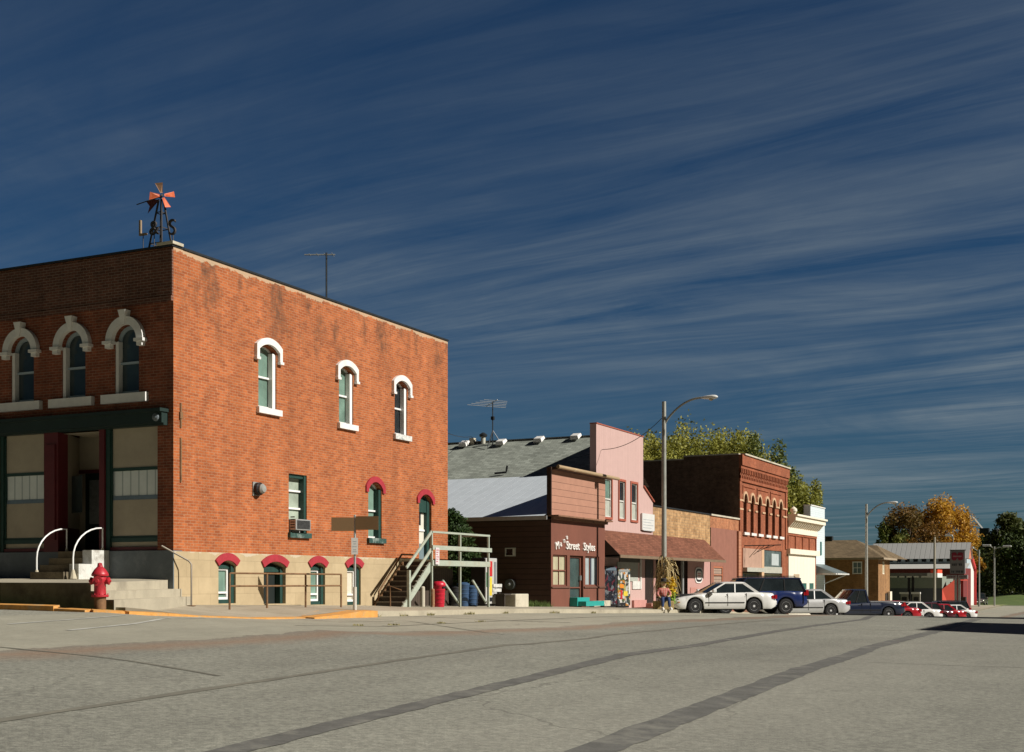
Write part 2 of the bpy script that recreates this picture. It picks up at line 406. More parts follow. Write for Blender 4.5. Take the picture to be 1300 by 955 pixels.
def asphalt_material(name='worn_asphalt', base=(.238,.238,.203), joint=True):
    m, nt, b = newmat(name); co = objco(nt)
    sp = nt.nodes.new('ShaderNodeSeparateXYZ'); nt.links.new(co, sp.inputs[0])
    fine = noise(nt, co, 55, 3, .8); agg = noise(nt, co, 14, 5, .7)
    big = noise(nt, co, .18, 8, .6, (1,.35,1)); med = noise(nt, co, .8, 9, .75, (1,.6,1))
    c = mix(nt, ramp(nt, fine, .3, .7), tuple(x*.68 for x in base), tuple(x*1.28 for x in base))
    c = mix(nt, .75, c, ramp(nt, agg, .38, .62, (.66,.66,.66), (1.3,1.3,1.28)), 'MULTIPLY')
    lane = noise(nt, co, 1.0, 8, .7, (2.2,.05,1)); c = mix(nt, .6, c, ramp(nt, lane, .36, .66, (.94,.94,.94), (1.04,1.04,1.04)), 'MULTIPLY')
    c = mix(nt, .7, c, ramp(nt, big, .35, .65, (.78,.77,.76), (1.16,1.15,1.12)), 'MULTIPLY')
    c = mix(nt, .6, c, ramp(nt, med, .35, .68, (.80,.80,.80), (1.14,1.14,1.13)), 'MULTIPLY')
    # wheel polish lanes and the rusty gutter run-off
    if joint:
        wob = math_(nt, 'MULTIPLY', math_(nt, 'SUBTRACT', noise(nt, co, .35, 6, .6), .5), 2.2)
        xx = math_(nt, 'ADD', sp.outputs[0], wob)
        def band(c0, wd): return math_(nt, 'MAXIMUM', 0., math_(nt, 'SUBTRACT', 1., math_(nt, 'DIVIDE', math_(nt, 'ABSOLUTE', math_(nt, 'SUBTRACT', xx, c0)), wd)))
        c = mix(nt, math_(nt, 'MULTIPLY', band(-12.3, .8), .6), c, (.26,.155,.095))
        c = mix(nt, math_(nt, 'MULTIPLY', band(-4, 2.4), .25), c, (.30,.285,.24))
        c = mix(nt, math_(nt, 'MULTIPLY', math_(nt, 'LESS_THAN', xx, -12.9), .62), c, mix(nt, ramp(nt, med, .3, .7), (.32,.305,.235), (.45,.425,.33)))
    # dark oil spots and fine cracks
    sp2 = ramp(nt, noise(nt, co, .8, 9, .75, (1,.5,1)), .66, .74)
    c = mix(nt, math_(nt, 'MULTIPLY', sp2, .5), c, (.10,.095,.085))
    vo = nt.nodes.new('ShaderNodeTexVoronoi'); vo.feature = 'DISTANCE_TO_EDGE'; vo.inputs['Scale'].default_value = .22
    mp = nt.nodes.new('ShaderNodeMapping'); nt.links.new(co, mp.inputs[0]); mp.inputs['Scale'].default_value = (1,.7,1)
    dn = nt.nodes.new('ShaderNodeTexNoise'); dn.inputs['Scale'].default_value = 1.2; dn.inputs['Detail'].default_value = 6
    nt.links.new(mp.outputs[0], dn.inputs['Vector'])
    vm = nt.nodes.new('ShaderNodeMixRGB'); vm.blend_type = 'ADD'; vm.inputs[0].default_value = .9
    nt.links.new(mp.outputs[0], vm.inputs[1]); nt.links.new(dn.outputs['Color'], vm.inputs[2]); nt.links.new(vm.outputs[0], vo.inputs['Vector'])
    crack = math_(nt, 'LESS_THAN', vo.outputs['Distance'], .003)
    c = mix(nt, math_(nt, 'MULTIPLY', crack, math_(nt, 'MULTIPLY', ramp(nt, big, .45, .6), .4)), c, (.07,.065,.055))
    nt.links.new(c, b.inputs['Base Color']); b.inputs['Roughness'].default_value = .9; b.inputs['Specular IOR Level'].default_value = .25
    bump(nt, b, math_(nt, 'ADD', fine, math_(nt, 'MULTIPLY', agg, .7)), .55, .012)
    return m
asphalt = asphalt_material()
def land(x, y):
    if -18 <= x: return G(x, y)-.05
    if y < 19.1: return G(x, y)-.05
    return S(x, y)-.06
ys_ = [-400, -150, -60, -30]+lin(-20, 130, 75)+[140, 150, 160, 175, 190, 220, 260, 300, 400, 700, 1200, 3000]
ys_ = sorted(set(ys_+[19.0, 19.15]))
sheet('ground', grass_m, [-1500, -600, -300, -150, -80, -50, -40, -30, -25, -21, -18.2, -18, -12, -6, 0, 8, 14, 30, 80, 200, 600, 1500], ys_, land)
sheet('main_road', asphalt, [-18, -16.5, -15, -13, -11, -9, -7, -5, -3, -1, 1, 3, 5, 7], sorted(set(lin(-40, 130, 170)+lin(130, 300, 34))), G)
side_asph = asphalt_material('side_street_asphalt', (.31,.305,.255), False)
sheet('side_street', side_asph, lin(-90, -18, 24), lin(2, 19, 17), G)
def pavement(name, x0, x1, y0, y1, f, mat, n=40, nx=5):
    xs = lin(x0, x1, nx); ys = lin(y0, y1, n)
    mb = MB(); m = len(xs)
    top = [(x, y, f(x, y)) for y in ys for x in xs]
    mb.add(top, [(j*m+i, j*m+i+1, (j+1)*m+i+1, (j+1)*m+i) for j in range(n) for i in range(nx)])
    for j in range(n):   # street edge
        a, b = ys[j], ys[j+1]
        mb.poly([(x1,a,f(x1,a)-.35), (x1,b,f(x1,b)-.35), (x1,b,f(x1,b)), (x1,a,f(x1,a))])
    for i in range(nx):
        a, b = xs[i], xs[i+1]
        mb.poly([(a,y0,f(a,y0)-.35), (b,y0,f(b,y0)-.35), (b,y0,f(b,y0)), (a,y0,f(a,y0))])
    return tag(mb.build(name, mat), kind='structure')
def slab_material():
    m, nt, b = newmat('pavement_concrete'); co = objco(nt)
    sp = nt.nodes.new('ShaderNodeSeparateXYZ'); nt.links.new(co, sp.inputs[0])
    n1 = noise(nt, co, .8, 8, .7); n2 = noise(nt, co, 30, 4, .7)
    c = ramp(nt, n1, .3, .7, (.29,.255,.185), (.42,.375,.285))
    c = mix(nt, .5, c, ramp(nt, n2, .3, .7, (.75,.75,.75), (1.2,1.2,1.2)), 'MULTIPLY')
    jy = math_(nt, 'LESS_THAN', math_(nt, 'FRACT', math_(nt, 'DIVIDE', sp.outputs[1], 1.5)), .014)
    jx = math_(nt, 'LESS_THAN', math_(nt, 'FRACT', math_(nt, 'DIVIDE', sp.outputs[0], 1.5)), .014)
    c = mix(nt, math_(nt, 'MULTIPLY', math_(nt, 'MAXIMUM', jx, jy), .7), c, (.10,.09,.06))
    st = ramp(nt, noise(nt, co, .5, 9, .75), .58, .68)
    c = mix(nt, math_(nt, 'MULTIPLY', st, .4), c, (.17,.145,.10))
    nt.links.new(c, b.inputs['Base Color']); b.inputs['Roughness'].default_value = .9; bump(nt, b, n2, .3, .01)
    return m
slab = slab_material()
pavement('pavement', -22.6, -18, 19.6, 100, S, slab, 160, 6)
pavement('far_pavement', -22.6, -18, 104.5, 190, S, slab, 60, 4)
pavement('opposite_pavement', 7, 9.4, -20, 130, lambda x, y: G(7, y)+.13, slab, 60, 2)
# concrete gutter apron in front of the shops, 4 mm above the road
def strip(name, pts, wd, mat, up=.005, seg=1.0, f=G, rag=0.):
    mb = MB(); L = []; R = []
    for i in range(len(pts)-1):
        a, b = Vector(pts[i]), Vector(pts[i+1]); n = max(1, int((b-a).length/seg)); d = (b-a).normalized(); nn = Vector((d.y, -d.x))
        for k in range(n+(i == len(pts)-2)):
            p = a+(b-a)*k/n; ww = wd*(1+rag*rnd.uniform(-1, 1))/2; sh = nn*rag*wd*.3*rnd.uniform(-1, 1)
            L.append(p+nn*ww+sh); R.append(p-nn*ww+sh)
    P = [(q.x, q.y, f(q.x, q.y)+up) for q in L]+[(q.x, q.y, f(q.x, q.y)+up) for q in R]; n = len(L)
    mb.add(P, [(i, i+1, n+i+1, n+i) for i in range(n-1)])
    return tag(mb.build(name, mat), kind='structure')
tar = pm('tar_patch', (.135,.133,.12), .85, .4, 3.5, dirt=(.21,.205,.175), spec=.2)
tar_old = pm('old_tar_seam', (.175,.168,.135), .9, .3, 2, dirt=(.2,.19,.15), spec=.2)
def hit(px, py):
    "where a sight line meets the road"
    u = (px-650)/FP; k = (HZ-py)/FP; d = 4.
    while d < 400:
        x, y = (ct*u-st)*d, (st*u+ct)*d
        if EYE+k*d <= G(x, y): break
        d += .05
    return (x, y)
def trail(*p): return [hit(*q) for q in p]
def ext(L):
    a, b = Vector(L[0]), Vector(L[1]); return [tuple(a-(b-a).normalized()*9)]+L
strip('tar_strip', ext(trail((985,864),(1045,843),(1110,821),(1181,803.5),(1239,786.5))), .36, tar, .006, .3, rag=.10)
strip('tar_strip', ext(trail((662,864),(744,844),(822,827.6),(904,816),(990,801),(1097,786.5),(1150,780))), .27, tar, .006, .3, rag=.13)
strip('tar_seam', ext(trail((340,864),(497,840),(660,818.7),(774,806.5),(990,787))), .13, tar_old, .005, .5, rag=.25)
strip('tar_seam', trail((0,822),(122,834),(178,841.5),(240,852),(279,859)), .07, tar_old, .005, .3, rag=.4)
strip('tar_seam', trail((1100,841),(1200,845),(1300,848)), .04, tar_old, .005, .3, rag=.4)
strip('concrete_joint', [(-14.6,20.5), (-14.9,30), (-15.1,45), (-15,60)], .09, tar_old, .005, .6, rag=.3)
strip('concrete_joint', [(-17.9,30), (-14.9,30.3), (-13.5,31.2)], .10, tar_old, .006, .5, rag=.35)
strip('concrete_joint', [(-18,44.5), (-12.6,45.2)], .10, tar_old, .006, .5, rag=.35)
strip('concrete_joint', trail((990,798.5),(1080,800),(1180,801)), .05, tar_old, .006, .5, rag=.35)
strip('concrete_joint', trail((470,786),(520,789),(600,801),(640,806)), .05, tar_old, .006, .4, rag=.4)
strip('concrete_joint', trail((375,786),(430,790),(500,789)), .05, tar_old, .006, .4, rag=.4)
paintw = pm('worn_road_paint', (.50,.50,.45), .8, .3, 3, dirt=(.27,.26,.22), fine=14)
strip('parking_line', trail((86,801),(170,792.5),(259,784.8)), .09, paintw, .007, .3, rag=.3)
strip('parking_line', trail((10,793),(90,787),(160,781.5)), .07, paintw, .007, .3, rag=.3)
strip('parking_line', trail((835,783),(872,783.5)), .10, paintw, .007, .3, rag=.3)
for y in (46.5, 50, 57.2, 61.5, 66, 71):
    strip('parking_line', [(-17.9,y), (-13.6,y+1.7)], .10, paintw, .007, .5, rag=.2)

# kerbs
def kerb(name, pts, mat, wd=.16, label=None, drop=.3):
    mb = MB()
    for (x0,y0,z0),(x1,y1,z1) in zip(pts, pts[1:]):
        d = Vector((x1-x0, y1-y0)).normalized(); n = Vector((d.y, -d.x))*wd
        a=(x0,y0,z0); b=(x1,y1,z1); c=(x1+n.x,y1+n.y,z1-.02); e=(x0+n.x,y0+n.y,z0-.02)
        mb.poly([a,b,c,e]); mb.poly([e,c,(c[0],c[1],c[2]-drop),(e[0],e[1],e[2]-drop)])
        mb.poly([a,e,(e[0],e[1],e[2]-drop),(a[0],a[1],a[2]-drop)]); mb.poly([c,b,(b[0],b[1],b[2]-drop),(c[0],c[1],c[2]-drop)])
    return tag(mb.build(name, mat), label, kind='structure')
kerb('kerb', [(-60,18.98,1.6), (-30,18.98,1.21), (-19.1,18.98,G(-19.1,19)+.12)], yellow, .17)
kerb('kerb', [(-19.1,18.99,G(-19,19)+.075), (-18.3,18.99,G(-18.3,19)+.06), (-17.98,19.5,G(-18,19.6)+.07), (-17.96,20.6,G(-18,20.6)+.07),
     (-17.97,21.6,G(-18,21.6)+.035), (-17.97,23.5,G(-18,23.5)+.032), (-17.97,25.4,G(-18,25.4)+.035)], yellow, .17)
kerb('kerb', [(-17.97,25.4,G(-18,25.4)+.036), (-17.97,26.6,G(-18,26.6)+.10), (-17.97,27.4,G(-18,27.4)+.165), (-17.97,28.2,G(-18,28.2)+.17)], yellow, .42)
kerb('kerb', [(-17.97,28.2,G(-18,28.2)+.16)]+[(-17.97,y,G(-18,y)+.15) for y in lin(29.5, 100, 40)], conc, .18)
# kerb ramp face, yellow, where the dropped crossing ends
mb = MB(); mb.poly([(-18,25.5,S(-18,25.5)+.006), (-18,28.1,S(-18,28.1)+.006), (-18.75,28.1,S(-18.75,28.1)+.006), (-18.5,26.9,S(-18.5,26.9)+.006)])
tag(mb.build('kerb_paint', yellow), kind='structure')

# ================================================================== raised terrace with steps at the corner
def terr(x, y): return 1.5+(y-19.5)*.018+.004*max(0, -x-20)
mb = MB(); xs = [-60, -40, -26, -24, -22]; ysn = lin(19.5, 24.5, 5)
m_ = len(xs)
mb.add([(x, y, terr(x, y)) for y in ysn for x in xs], [(j*m_+i, j*m_+i+1, (j+1)*m_+i+1, (j+1)*m_+i) for j in range(5) for i in range(m_-1)])
NP = [(-18.8,19.5), (-18.5,19.5), (-18.2,19.5)]; FPp = [(-21.12,24.44), (-20.98,24.78), (-20.98,25.12)]
mb.poly([(-19.9,19.5,terr(-19.9,19.5)), (*NP[0],1.5), (*FPp[0],1.565), (-21.12,24.5,terr(-21.1,24.5)), (-22,24.5,terr(-22,24.5)), (-22,22,terr(-22,22))])
terrace = thing('raised_terrace', 'raised concrete terrace with dark retaining wall and corner steps below the brick storefront', 'terrace', (-22, 21, .9))
mb.build('paving', conc, terrace)
mb = MB(); x = -60
seg = [(-60,-52), (-52,-45), (-45,-38), (-38,-32), (-32,-27.2), (-27.17,-24.3), (-24.27,-21.3), (-21.27,-19.3)]
for a, b in seg:
    mb.add([(a,19.5,.3), (b,19.5,.3), (b,19.5,1.5+.004*max(0,-b-20)), (a,19.5,1.5+.004*max(0,-a-20)), (a,19.72,.3), (b,19.72,.3), (b,19.72,1.49), (a,19.72,1.49)], [(0,1,2,3), (1,5,6,2), (0,3,7,4)])
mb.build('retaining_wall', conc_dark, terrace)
mb = MB()
ZN = [1.5, 1.335, 1.165, .6]; ZFr = [1.565, 1.355, 1.165, .6]
mb.poly([(-19.9,19.5,terr(-19.9,19.5)), (-22,22,terr(-22,22)), (-22,19.5,terr(-22,19.5))])
for k in range(3):
    a, b = NP[k], FPp[k]
    mb.poly([(*a,ZN[k+1]), (*b,ZFr[k+1]), (*b,ZFr[k]), (*a,ZN[k])])
    if k < 2: mb.poly([(*a,ZN[k+1]), (*NP[k+1],ZN[k+1]), (*FPp[k+1],ZFr[k+1]), (*b,ZFr[k+1])])
mb.build('steps', conc, terrace)
mb = MB()
for k, (zt, zb) in enumerate(((1.5,.5), (1.335,.5), (1.165,.5))):
    mb.poly([((-19.3 if k == 0 else NP[k-1][0]),19.497,zb), (NP[k][0],19.497,zb), (NP[k][0],19.497,zt), ((-19.3 if k == 0 else NP[k-1][0]),19.497,zt)])
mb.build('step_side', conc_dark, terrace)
# ================================================================== the corner brick building
XB, YB0, YB1, XL, ZT, ZF = -21.0, 24.5, 38.15, -44.0, 9.58, 2.26
brick_m = brick('corner_brick', (.44,.132,.042), (.29,.078,.026), (.40,.23,.14), stain=(.60,.36,.19), top=(8.68,(.50,.38,.25)), soot=(6.4,8.0), ms=.007, patch=.3, mottle=.42)
B = thing('corner_brick_building', 'two storey orange brick corner building with white arched windows and a closed storefront', 'building', (XB, YB0, .8))
Ps, Pf = FX(XB), FY(YB0)
def side_hole(pl, pr, pt, pb, ref='l', rise=0.):
    "opening on the sun lit side wall from its outline in the survey"
    y0, y1 = yX(pl, XB), yX(pr, XB)
    r = pl if ref == 'l' else pr
    return [y0, y1, onX(pl, pb, XB)[1], onX((pl+pr)/2, pt, XB)[1], rise]
SH = {
 'u1': side_hole(328, 351, 439.4, 516.5, rise=.14), 'u2': side_hole(430.3, 448.5, 468, 537, rise=.14), 'u3': side_hole(501, 517, 486.5, 550, rise=.15),
 'm1': side_hole(366.5, 389.5, 602.5, 676), 'm2': side_hole(467.5, 484.5, 613.5, 683, rise=.19),
 'dr': side_hole(532, 547.8, 629, 711.5, rise=.19)}
for k in ('u2', 'u3'):
    for i in (2, 3): SH[k][i] = SH['u1'][i]
BH = {'b1': side_hole(276.5, 298.5, 713, 766.5, rise=.13), 'b2': side_hole(334, 362, 713.5, 767, rise=.15),
      'b3': side_hole(393.5, 412, 714.5, 768, rise=.13), 'b4': side_hole(440, 457.3, 715.5, 768.5, rise=.13)}
zb = sum(v[3] for v in BH.values())/4
for v in BH.values(): v[3] = min(zb, ZF-.12)
# storefront geometry along the front
XP = xY(200, YB0); bay = 2.02
fx = lambda px: xY(px, YB0)
ZS0 = onY(200, 699, YB0)[1]; ZS1 = onY(200, 523, YB0)[1]
def arch_front(pl, pr, pt, pb): return [fx(pl), fx(pr), onY(pl, pb, YB0)[1], onY((pl+pr)/2, pt, YB0)[1]]
f1 = arch_front(146, 176.5, 413, 501.5); f2 = arch_front(79, 108.5, 421.5, 507.5); f3 = arch_front(14.5, 43, 429, 515)
FHs = []
for f in (f1, f2, f3): FHs.append([f[0], f[1], f1[2], f1[3]])
step = f2[0]-f1[0]
for k in range(3, 9): FHs.append([f1[0]+step*k, f1[1]+step*k, f1[2], f1[3]])
for f in FHs: f.append((f[1]-f[0])/2*.98)
SFL = -43.0                                     # storefront runs to here
mb = MB()
wall_holes(mb, Ps, YB0, YB1, ZF, ZT, list(SH.values()), .32)
mb.poly([(XB,YB1,.3), (XL,YB1,.3), (XL,YB1,ZT), (XB,YB1,ZT)]); mb.poly([(XL,YB1,.3), (XL,YB0,.3), (XL,YB0,ZT), (XL,YB1,ZT)])
# parapet back faces
mb.poly([(XB-.33,YB0+.33,ZT-.9), (XB-.33,YB1,ZT-.9), (XB-.33,YB1,ZT), (XB-.33,YB0+.33,ZT)])
mb.poly([(XL,YB0+.33,ZT-.9), (XB-.33,YB0+.33,ZT-.9), (XB-.33,YB0+.33,ZT), (XL,YB0+.33,ZT)])
wallB = mb.build('wall', brick_m, B)
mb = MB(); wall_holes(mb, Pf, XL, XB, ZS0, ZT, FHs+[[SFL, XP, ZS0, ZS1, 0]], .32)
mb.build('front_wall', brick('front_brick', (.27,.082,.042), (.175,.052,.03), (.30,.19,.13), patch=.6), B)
mb = MB()   # the slightly proud brick frieze at the top of the front
zf = onY(110, 389, YB0)[1]
mb.box(XL, XB-.002, YB0-.05, YB0-.002, zf, ZT-.06); mb.box(XL, XB-.002, YB0-.08, YB0-.002, zf-.13, zf-.002)
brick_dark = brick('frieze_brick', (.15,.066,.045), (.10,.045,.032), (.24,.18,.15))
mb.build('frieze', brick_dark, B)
mb = MB(); mb.box(XL, XB-.34, YB0+.34, YB1-.02, ZT-1.0, ZT-.9); mb.build('roof', pm('tar_roof', (.06,.06,.06), .9), B)
mb = MB()
mb.box(XB-.36, XB+.035, YB0+.35, YB1+.02, ZT+.002, ZT+.05); mb.box(XL, XB+.02, YB0-.06, YB0+.35, ZT+.002, ZT+.05)
mb.build('coping', darkmetal, B)
mb = MB(); mb.box(XB-.45, XB+.06, YB0-.09, YB0+.30, ZT+.052, ZT+.12); mb.build('coping_stone', conc2, B)
# foundation
fside = pm('rendered_foundation', (.47,.38,.24), .9, .16, 1.0, dirt=(.37,.29,.18), fine=25)
def foundation_side(mat):
    m, nt, b = newmat('scored_render'); co = objco(nt); sp = nt.nodes.new('ShaderNodeSeparateXYZ'); nt.links.new(co, sp.inputs[0])
    cb = nt.nodes.new('ShaderNodeCombineXYZ'); nt.links.new(sp.outputs[1], cb.inputs[0]); nt.links.new(sp.outputs[2], cb.inputs[1])
    br = nt.nodes.new('ShaderNodeTexBrick'); nt.links.new(cb.outputs[0], br.inputs['Vector'])
    for k, v in (('Scale',1.), ('Mortar Size',.008), ('Brick Width',.9), ('Row Height',.42), ('Mortar Smooth',.5)): br.inputs[k].default_value = v
    br.inputs['Color1'].default_value = col((.44,.35,.215)); br.inputs['Color2'].default_value = col((.40,.315,.19)); br.inputs['Mortar'].default_value = col((.34,.265,.16))
    n = noise(nt, co, 1.3, 9, .7); c = mix(nt, .7, br.outputs[0], ramp(nt, n, .3, .7, (.78,.76,.72), (1.15,1.14,1.12)), 'MULTIPLY')
    wn = math_(nt, 'ADD', sp.outputs[2], math_(nt, 'MULTIPLY', math_(nt, 'SUBTRACT', noise(nt, co, 1.5, 8, .7), .5), .5))
    c = mix(nt, math_(nt, 'MULTIPLY', math_(nt, 'GREATER_THAN', wn, 1.44), .55), c, (.55,.50,.40))
    nt.links.new(c, b.inputs['Base Color']); b.inputs['Roughness'].default_value = .9; bump(nt, b, math_(nt, 'SUBTRACT', n, br.outputs['Fac']), .3, .01); return m
fmat = foundation_side(None)
mb = MB(); Pfs = FX(XB+.02); wall_holes(mb, Pfs, YB0, YB1+.02, .3, ZF, list(BH.values()), .3)
mb.poly([Pfs(YB0,ZF,0), Pfs(YB1+.02,ZF,0), Pfs(YB1+.02,ZF,-.02), Pfs(YB0,ZF,-.02)])
mb.poly([Pfs(YB0,.3,-.32), Pfs(YB0,.3,0), Pfs(YB0,ZF,0), Pfs(YB0,ZF,-.32)])
mb.build('foundation', fmat, B)
mb = MB(); mb.box(XL, XB+.018, YB0-.03, YB0+.3, .9, ZS0+.0); mb.build('front_foundation', greyblue, B)
# upper side windows
for k in ('u1', 'u2', 'u3'):
    h = SH[k]; g = ggreen if k != 'u3' else gdark
    wo = window(B, Ps, *h[:4], h[4], .2, trimwhite, g, .07, .5, label=('white sash window with peeling sill' if k == 'u3' else None))
    mb = MB(); arc_band(mb, Ps, h[0]-.05, h[1]+.05, h[3]-h[4], h[4]+.03, .17, -.01, .09, legs=.22)
    for s in (h[0]-.05-.13, h[1]+.05): mb.pbox(Ps, s-.015, s+.15, h[3]-h[4]-.29, h[3]-h[4]-.22, -.01, .11)
    mb.build('window_hood', white, wo)
    mb = MB(); mb.pbox(Ps, h[0]-.09, h[1]+.14, h[2]-.16, h[2]+.0, -.15, .10); mb.build('sill', white if k != 'u3' else pm('peeled_sill', (.62,.63,.6), .7, .3, 12, dirt=(.07,.12,.11)), wo)
    mb = MB(); 
    y = h[1]-.08; mb.pbox(Ps, y-.05, y+.075, h[2]+.002, h[3]-h[4]-.02, -.19, -.04); mb.build('jamb', trimwhite, wo)
# air conditioner window
h = SH['m1']
wo = window(B, Ps, *h[:4], 0, .2, trimwhite, glass('bright_glass', (.36,.42,.34), .1), .07, .44, rails=(.42, .72), name='window', label='white sash window holding an air conditioner')
mb = MB(); mb.pbox(Ps, h[1]-.10, h[1]-.004, h[2], h[3]-.01, -.19, -.03); mb.pbox(Ps, h[0], h[1]-.1, h[3]-.10, h[3]-.004, -.19, -.06); mb.build('jamb', green_trim, wo)
mb = MB(); mb.pbox(Ps, h[0]-.04, h[1]+.12, h[2]-.14, h[2], -.15, .09); mb.build('sill', teal_trim, wo)
ac = MB(); z0 = onX(367, 673, XB)[1]; z1 = onX(367, 659, XB)[1]
ac.pbox(Ps, h[0]+.03, h[1]-.12, z0, z1, -.16, .22)
aco = ac.build('air_conditioner', galv, B, bevel=.015)
mb = MB()
for i in range(7): 
    zz_ = z0+.05+i*(z1-z0-.1)/6; mb.pbox(Ps, h[0]+.08, h[1]-.17, zz_-.012, zz_+.012, .222, .228)
for i in range(5):
    zz_ = z0+.06+i*.07; mb.add([(XB+.04,h[0]+.028,zz_),(XB+.18,h[0]+.028,zz_),(XB+.18,h[0]+.028,zz_+.03),(XB+.04,h[0]+.028,zz_+.03)], [(0,1,2,3)])
mb.build('grille', black, aco)
# red hooded window and door
h = SH['m2']; wo = window(B, Ps, *h[:4], h[4], .2, trimwhite, ggreen, .06, .5, label='narrow window under a red brick hood')
mb = MB(); arc_band(mb, Ps, h[0]-.02, h[1]+.02, h[3]-h[4], h[4]+.03, .17, -.01, .05, legs=.10); mb.build('window_hood', red_hood, wo)
mb = MB(); mb.pbox(Ps, h[0]-.08, h[1]+.14, h[2]-.15, h[2], -.15, .09); mb.build('sill', teal_trim, wo)
mb = MB(); mb.pbox(Ps, h[1]-.13, h[1]-.004, h[2], h[3]-.19, -.19, -.03); mb.build('jamb', green_trim, wo)
h = SH['dr']; mb = MB()
zs = h[3]-h[4]; 
mb.pbox(Ps, h[0]+.05, h[1]-.18, h[2]+.02, zs-.38, -.24, -.19); dr = mb.build('door', pm('cream_door', (.62,.60,.52), .5, .1), B, label='cream side door above the wooden deck')
mb = MB(); mb.pbox(Ps, h[0]+.25, h[0]+.42, h[2]+1.15, h[2]+1.75, -.188, -.18); mb.build('pane', gdark, dr)
mb = MB(); mb.pbox(Ps, h[0]+.06, h[1]-.19, h[2]+.95, h[2]+1.01, -.189, -.15); mb.pbox(Ps, h[0]+.14,h[0]+.2,h[2]+.3,h[2]+.9,-.189,-.17); mb.build('handle', trimwhite, dr)
mb = MB(); mb.pbox(Ps, h[0]+.06, h[1]-.19, h[2]+.03, h[2]+.55, -.188, -.18); mb.build('kick_panel', pm('grey_kick_panel', (.16,.22,.24), .5), dr)
mb = MB(); mb.pbox(Ps, h[1]-.17, h[1]-.004, h[2], zs, -.26, -.08); arc_band(mb, Ps, h[0]+.10, h[1]-.10, zs-.004, h[4]-.05, .04, -.26, -.1)
mb.pbox(Ps, h[0]+.002, h[1]-.17, zs-.36, zs+.02, -.26, -.1); mb.pbox(Ps, h[0]+.1, h[1]-.1, zs+.02, zs+.12, -.26, -.16); mb.build('door_frame', green_trim, dr)
mb = MB(); arc_band(mb, Ps, h[0]-.02, h[1]+.02, zs, h[4]+.03, .17, -.01, .05, legs=.08); mb.build('door_hood', red_hood, dr)
# basement openings
for k, h in BH.items():
    P = Pfs
    if k == 'b2':
        mb = MB(); mb.pbox(P, h[0]+.02, h[1]-.02, h[2], h[3]-.02, -.299, -.27); wo = mb.build('basement_door', pm('black_green', (.008,.014,.012), .6), B, label='dark basement doorway under a red hood')
        mb = MB(); mb.pbox(P, h[0]+.004, h[0]+.08, h[2], h[3]-h[4], -.26, -.15); mb.pbox(P, h[1]-.12, h[1]-.004, h[2], h[3]-h[4], -.26, -.1)
        mb.pbox(P, h[0]+.08, h[1]-.12, h[3]-h[4]-.12, h[3]-h[4]+.02, -.26, -.15); mb.build('door_frame', green_trim, wo)
    else:
        wo = window(B, P, h[0], h[1]-.12, h[2]+.1, h[3]-.18, 0, .2, trimwhite, ggreen if k != 'b4' else pm('cream_board', (.60,.55,.45), .6, .1), .06, .22, label='basement window beneath a red hood')
        mb = MB(); mb.pbox(P, h[1]-.12, h[1]-.004, h[2], h[3]-h[4], -.25, -.06); mb.pbox(P, h[0]+.004, h[1]-.12, h[3]-.2, h[3]-.1, -.26, -.12); mb.pbox(P, h[0]+.004, h[1]-.12, h[2], h[2]+.1, -.26, -.08)
        mb.pbox(P, h[0]+.05, h[1]-.05, h[3]-.2, h[3]-.06, -.29, -.2); mb.build('surround', green_trim, wo)
    mb = MB(); arc_band(mb, P, h[0]-.01, h[1]+.01, h[3]-h[4], h[4]+.01, .19, -.01, .045, legs=.0); mb.build('window_hood', red_hood, wo)
# round vent with its plate, wall anchors
yv, zv = onX(326, 621, XB); mb = MB(); mb.pbox(Ps, yv-.20, yv+.1, zv-.18, zv+.18, .0, .03); vt = mb.build('wall_vent', pm('dull_zinc', (.27,.28,.26), .7, .2, 5), B)
M = Matrix.Translation((XB+.03, yv-.02, zv)) @ Matrix.Rotation(math.radians(90), 4, 'Y')
mb = MB(); mb.lathe([(.17,0),(.17,.10),(.14,.13)], M); mb.build('vent_collar', black, vt)
mb = MB(); mb.lathe([(.12,.13),(.13,.18),(.09,.23),(.02,.24)], M); mb.build('vent_cap', pm('dull_zinc', (.27,.28,.26), .7, .2, 5), vt, smooth=True)
for pxx, p0, p1 in ((229, 512, 543), (229, 556, 612)):
    y, z1_ = onX(pxx, p0, XB); _, z0_ = onX(pxx, p1, XB)
    mb = MB(); mb.pbox(Ps, y-.025, y+.025, z0_, z1_, 0, .03)
    if p0 == 512: mb.pbox(Ps, y-.05, y+.05, (z0_+z1_)/2-.08, (z0_+z1_)/2+.08, .0, .045)
    mb.build('wall_anchor', rust, B)
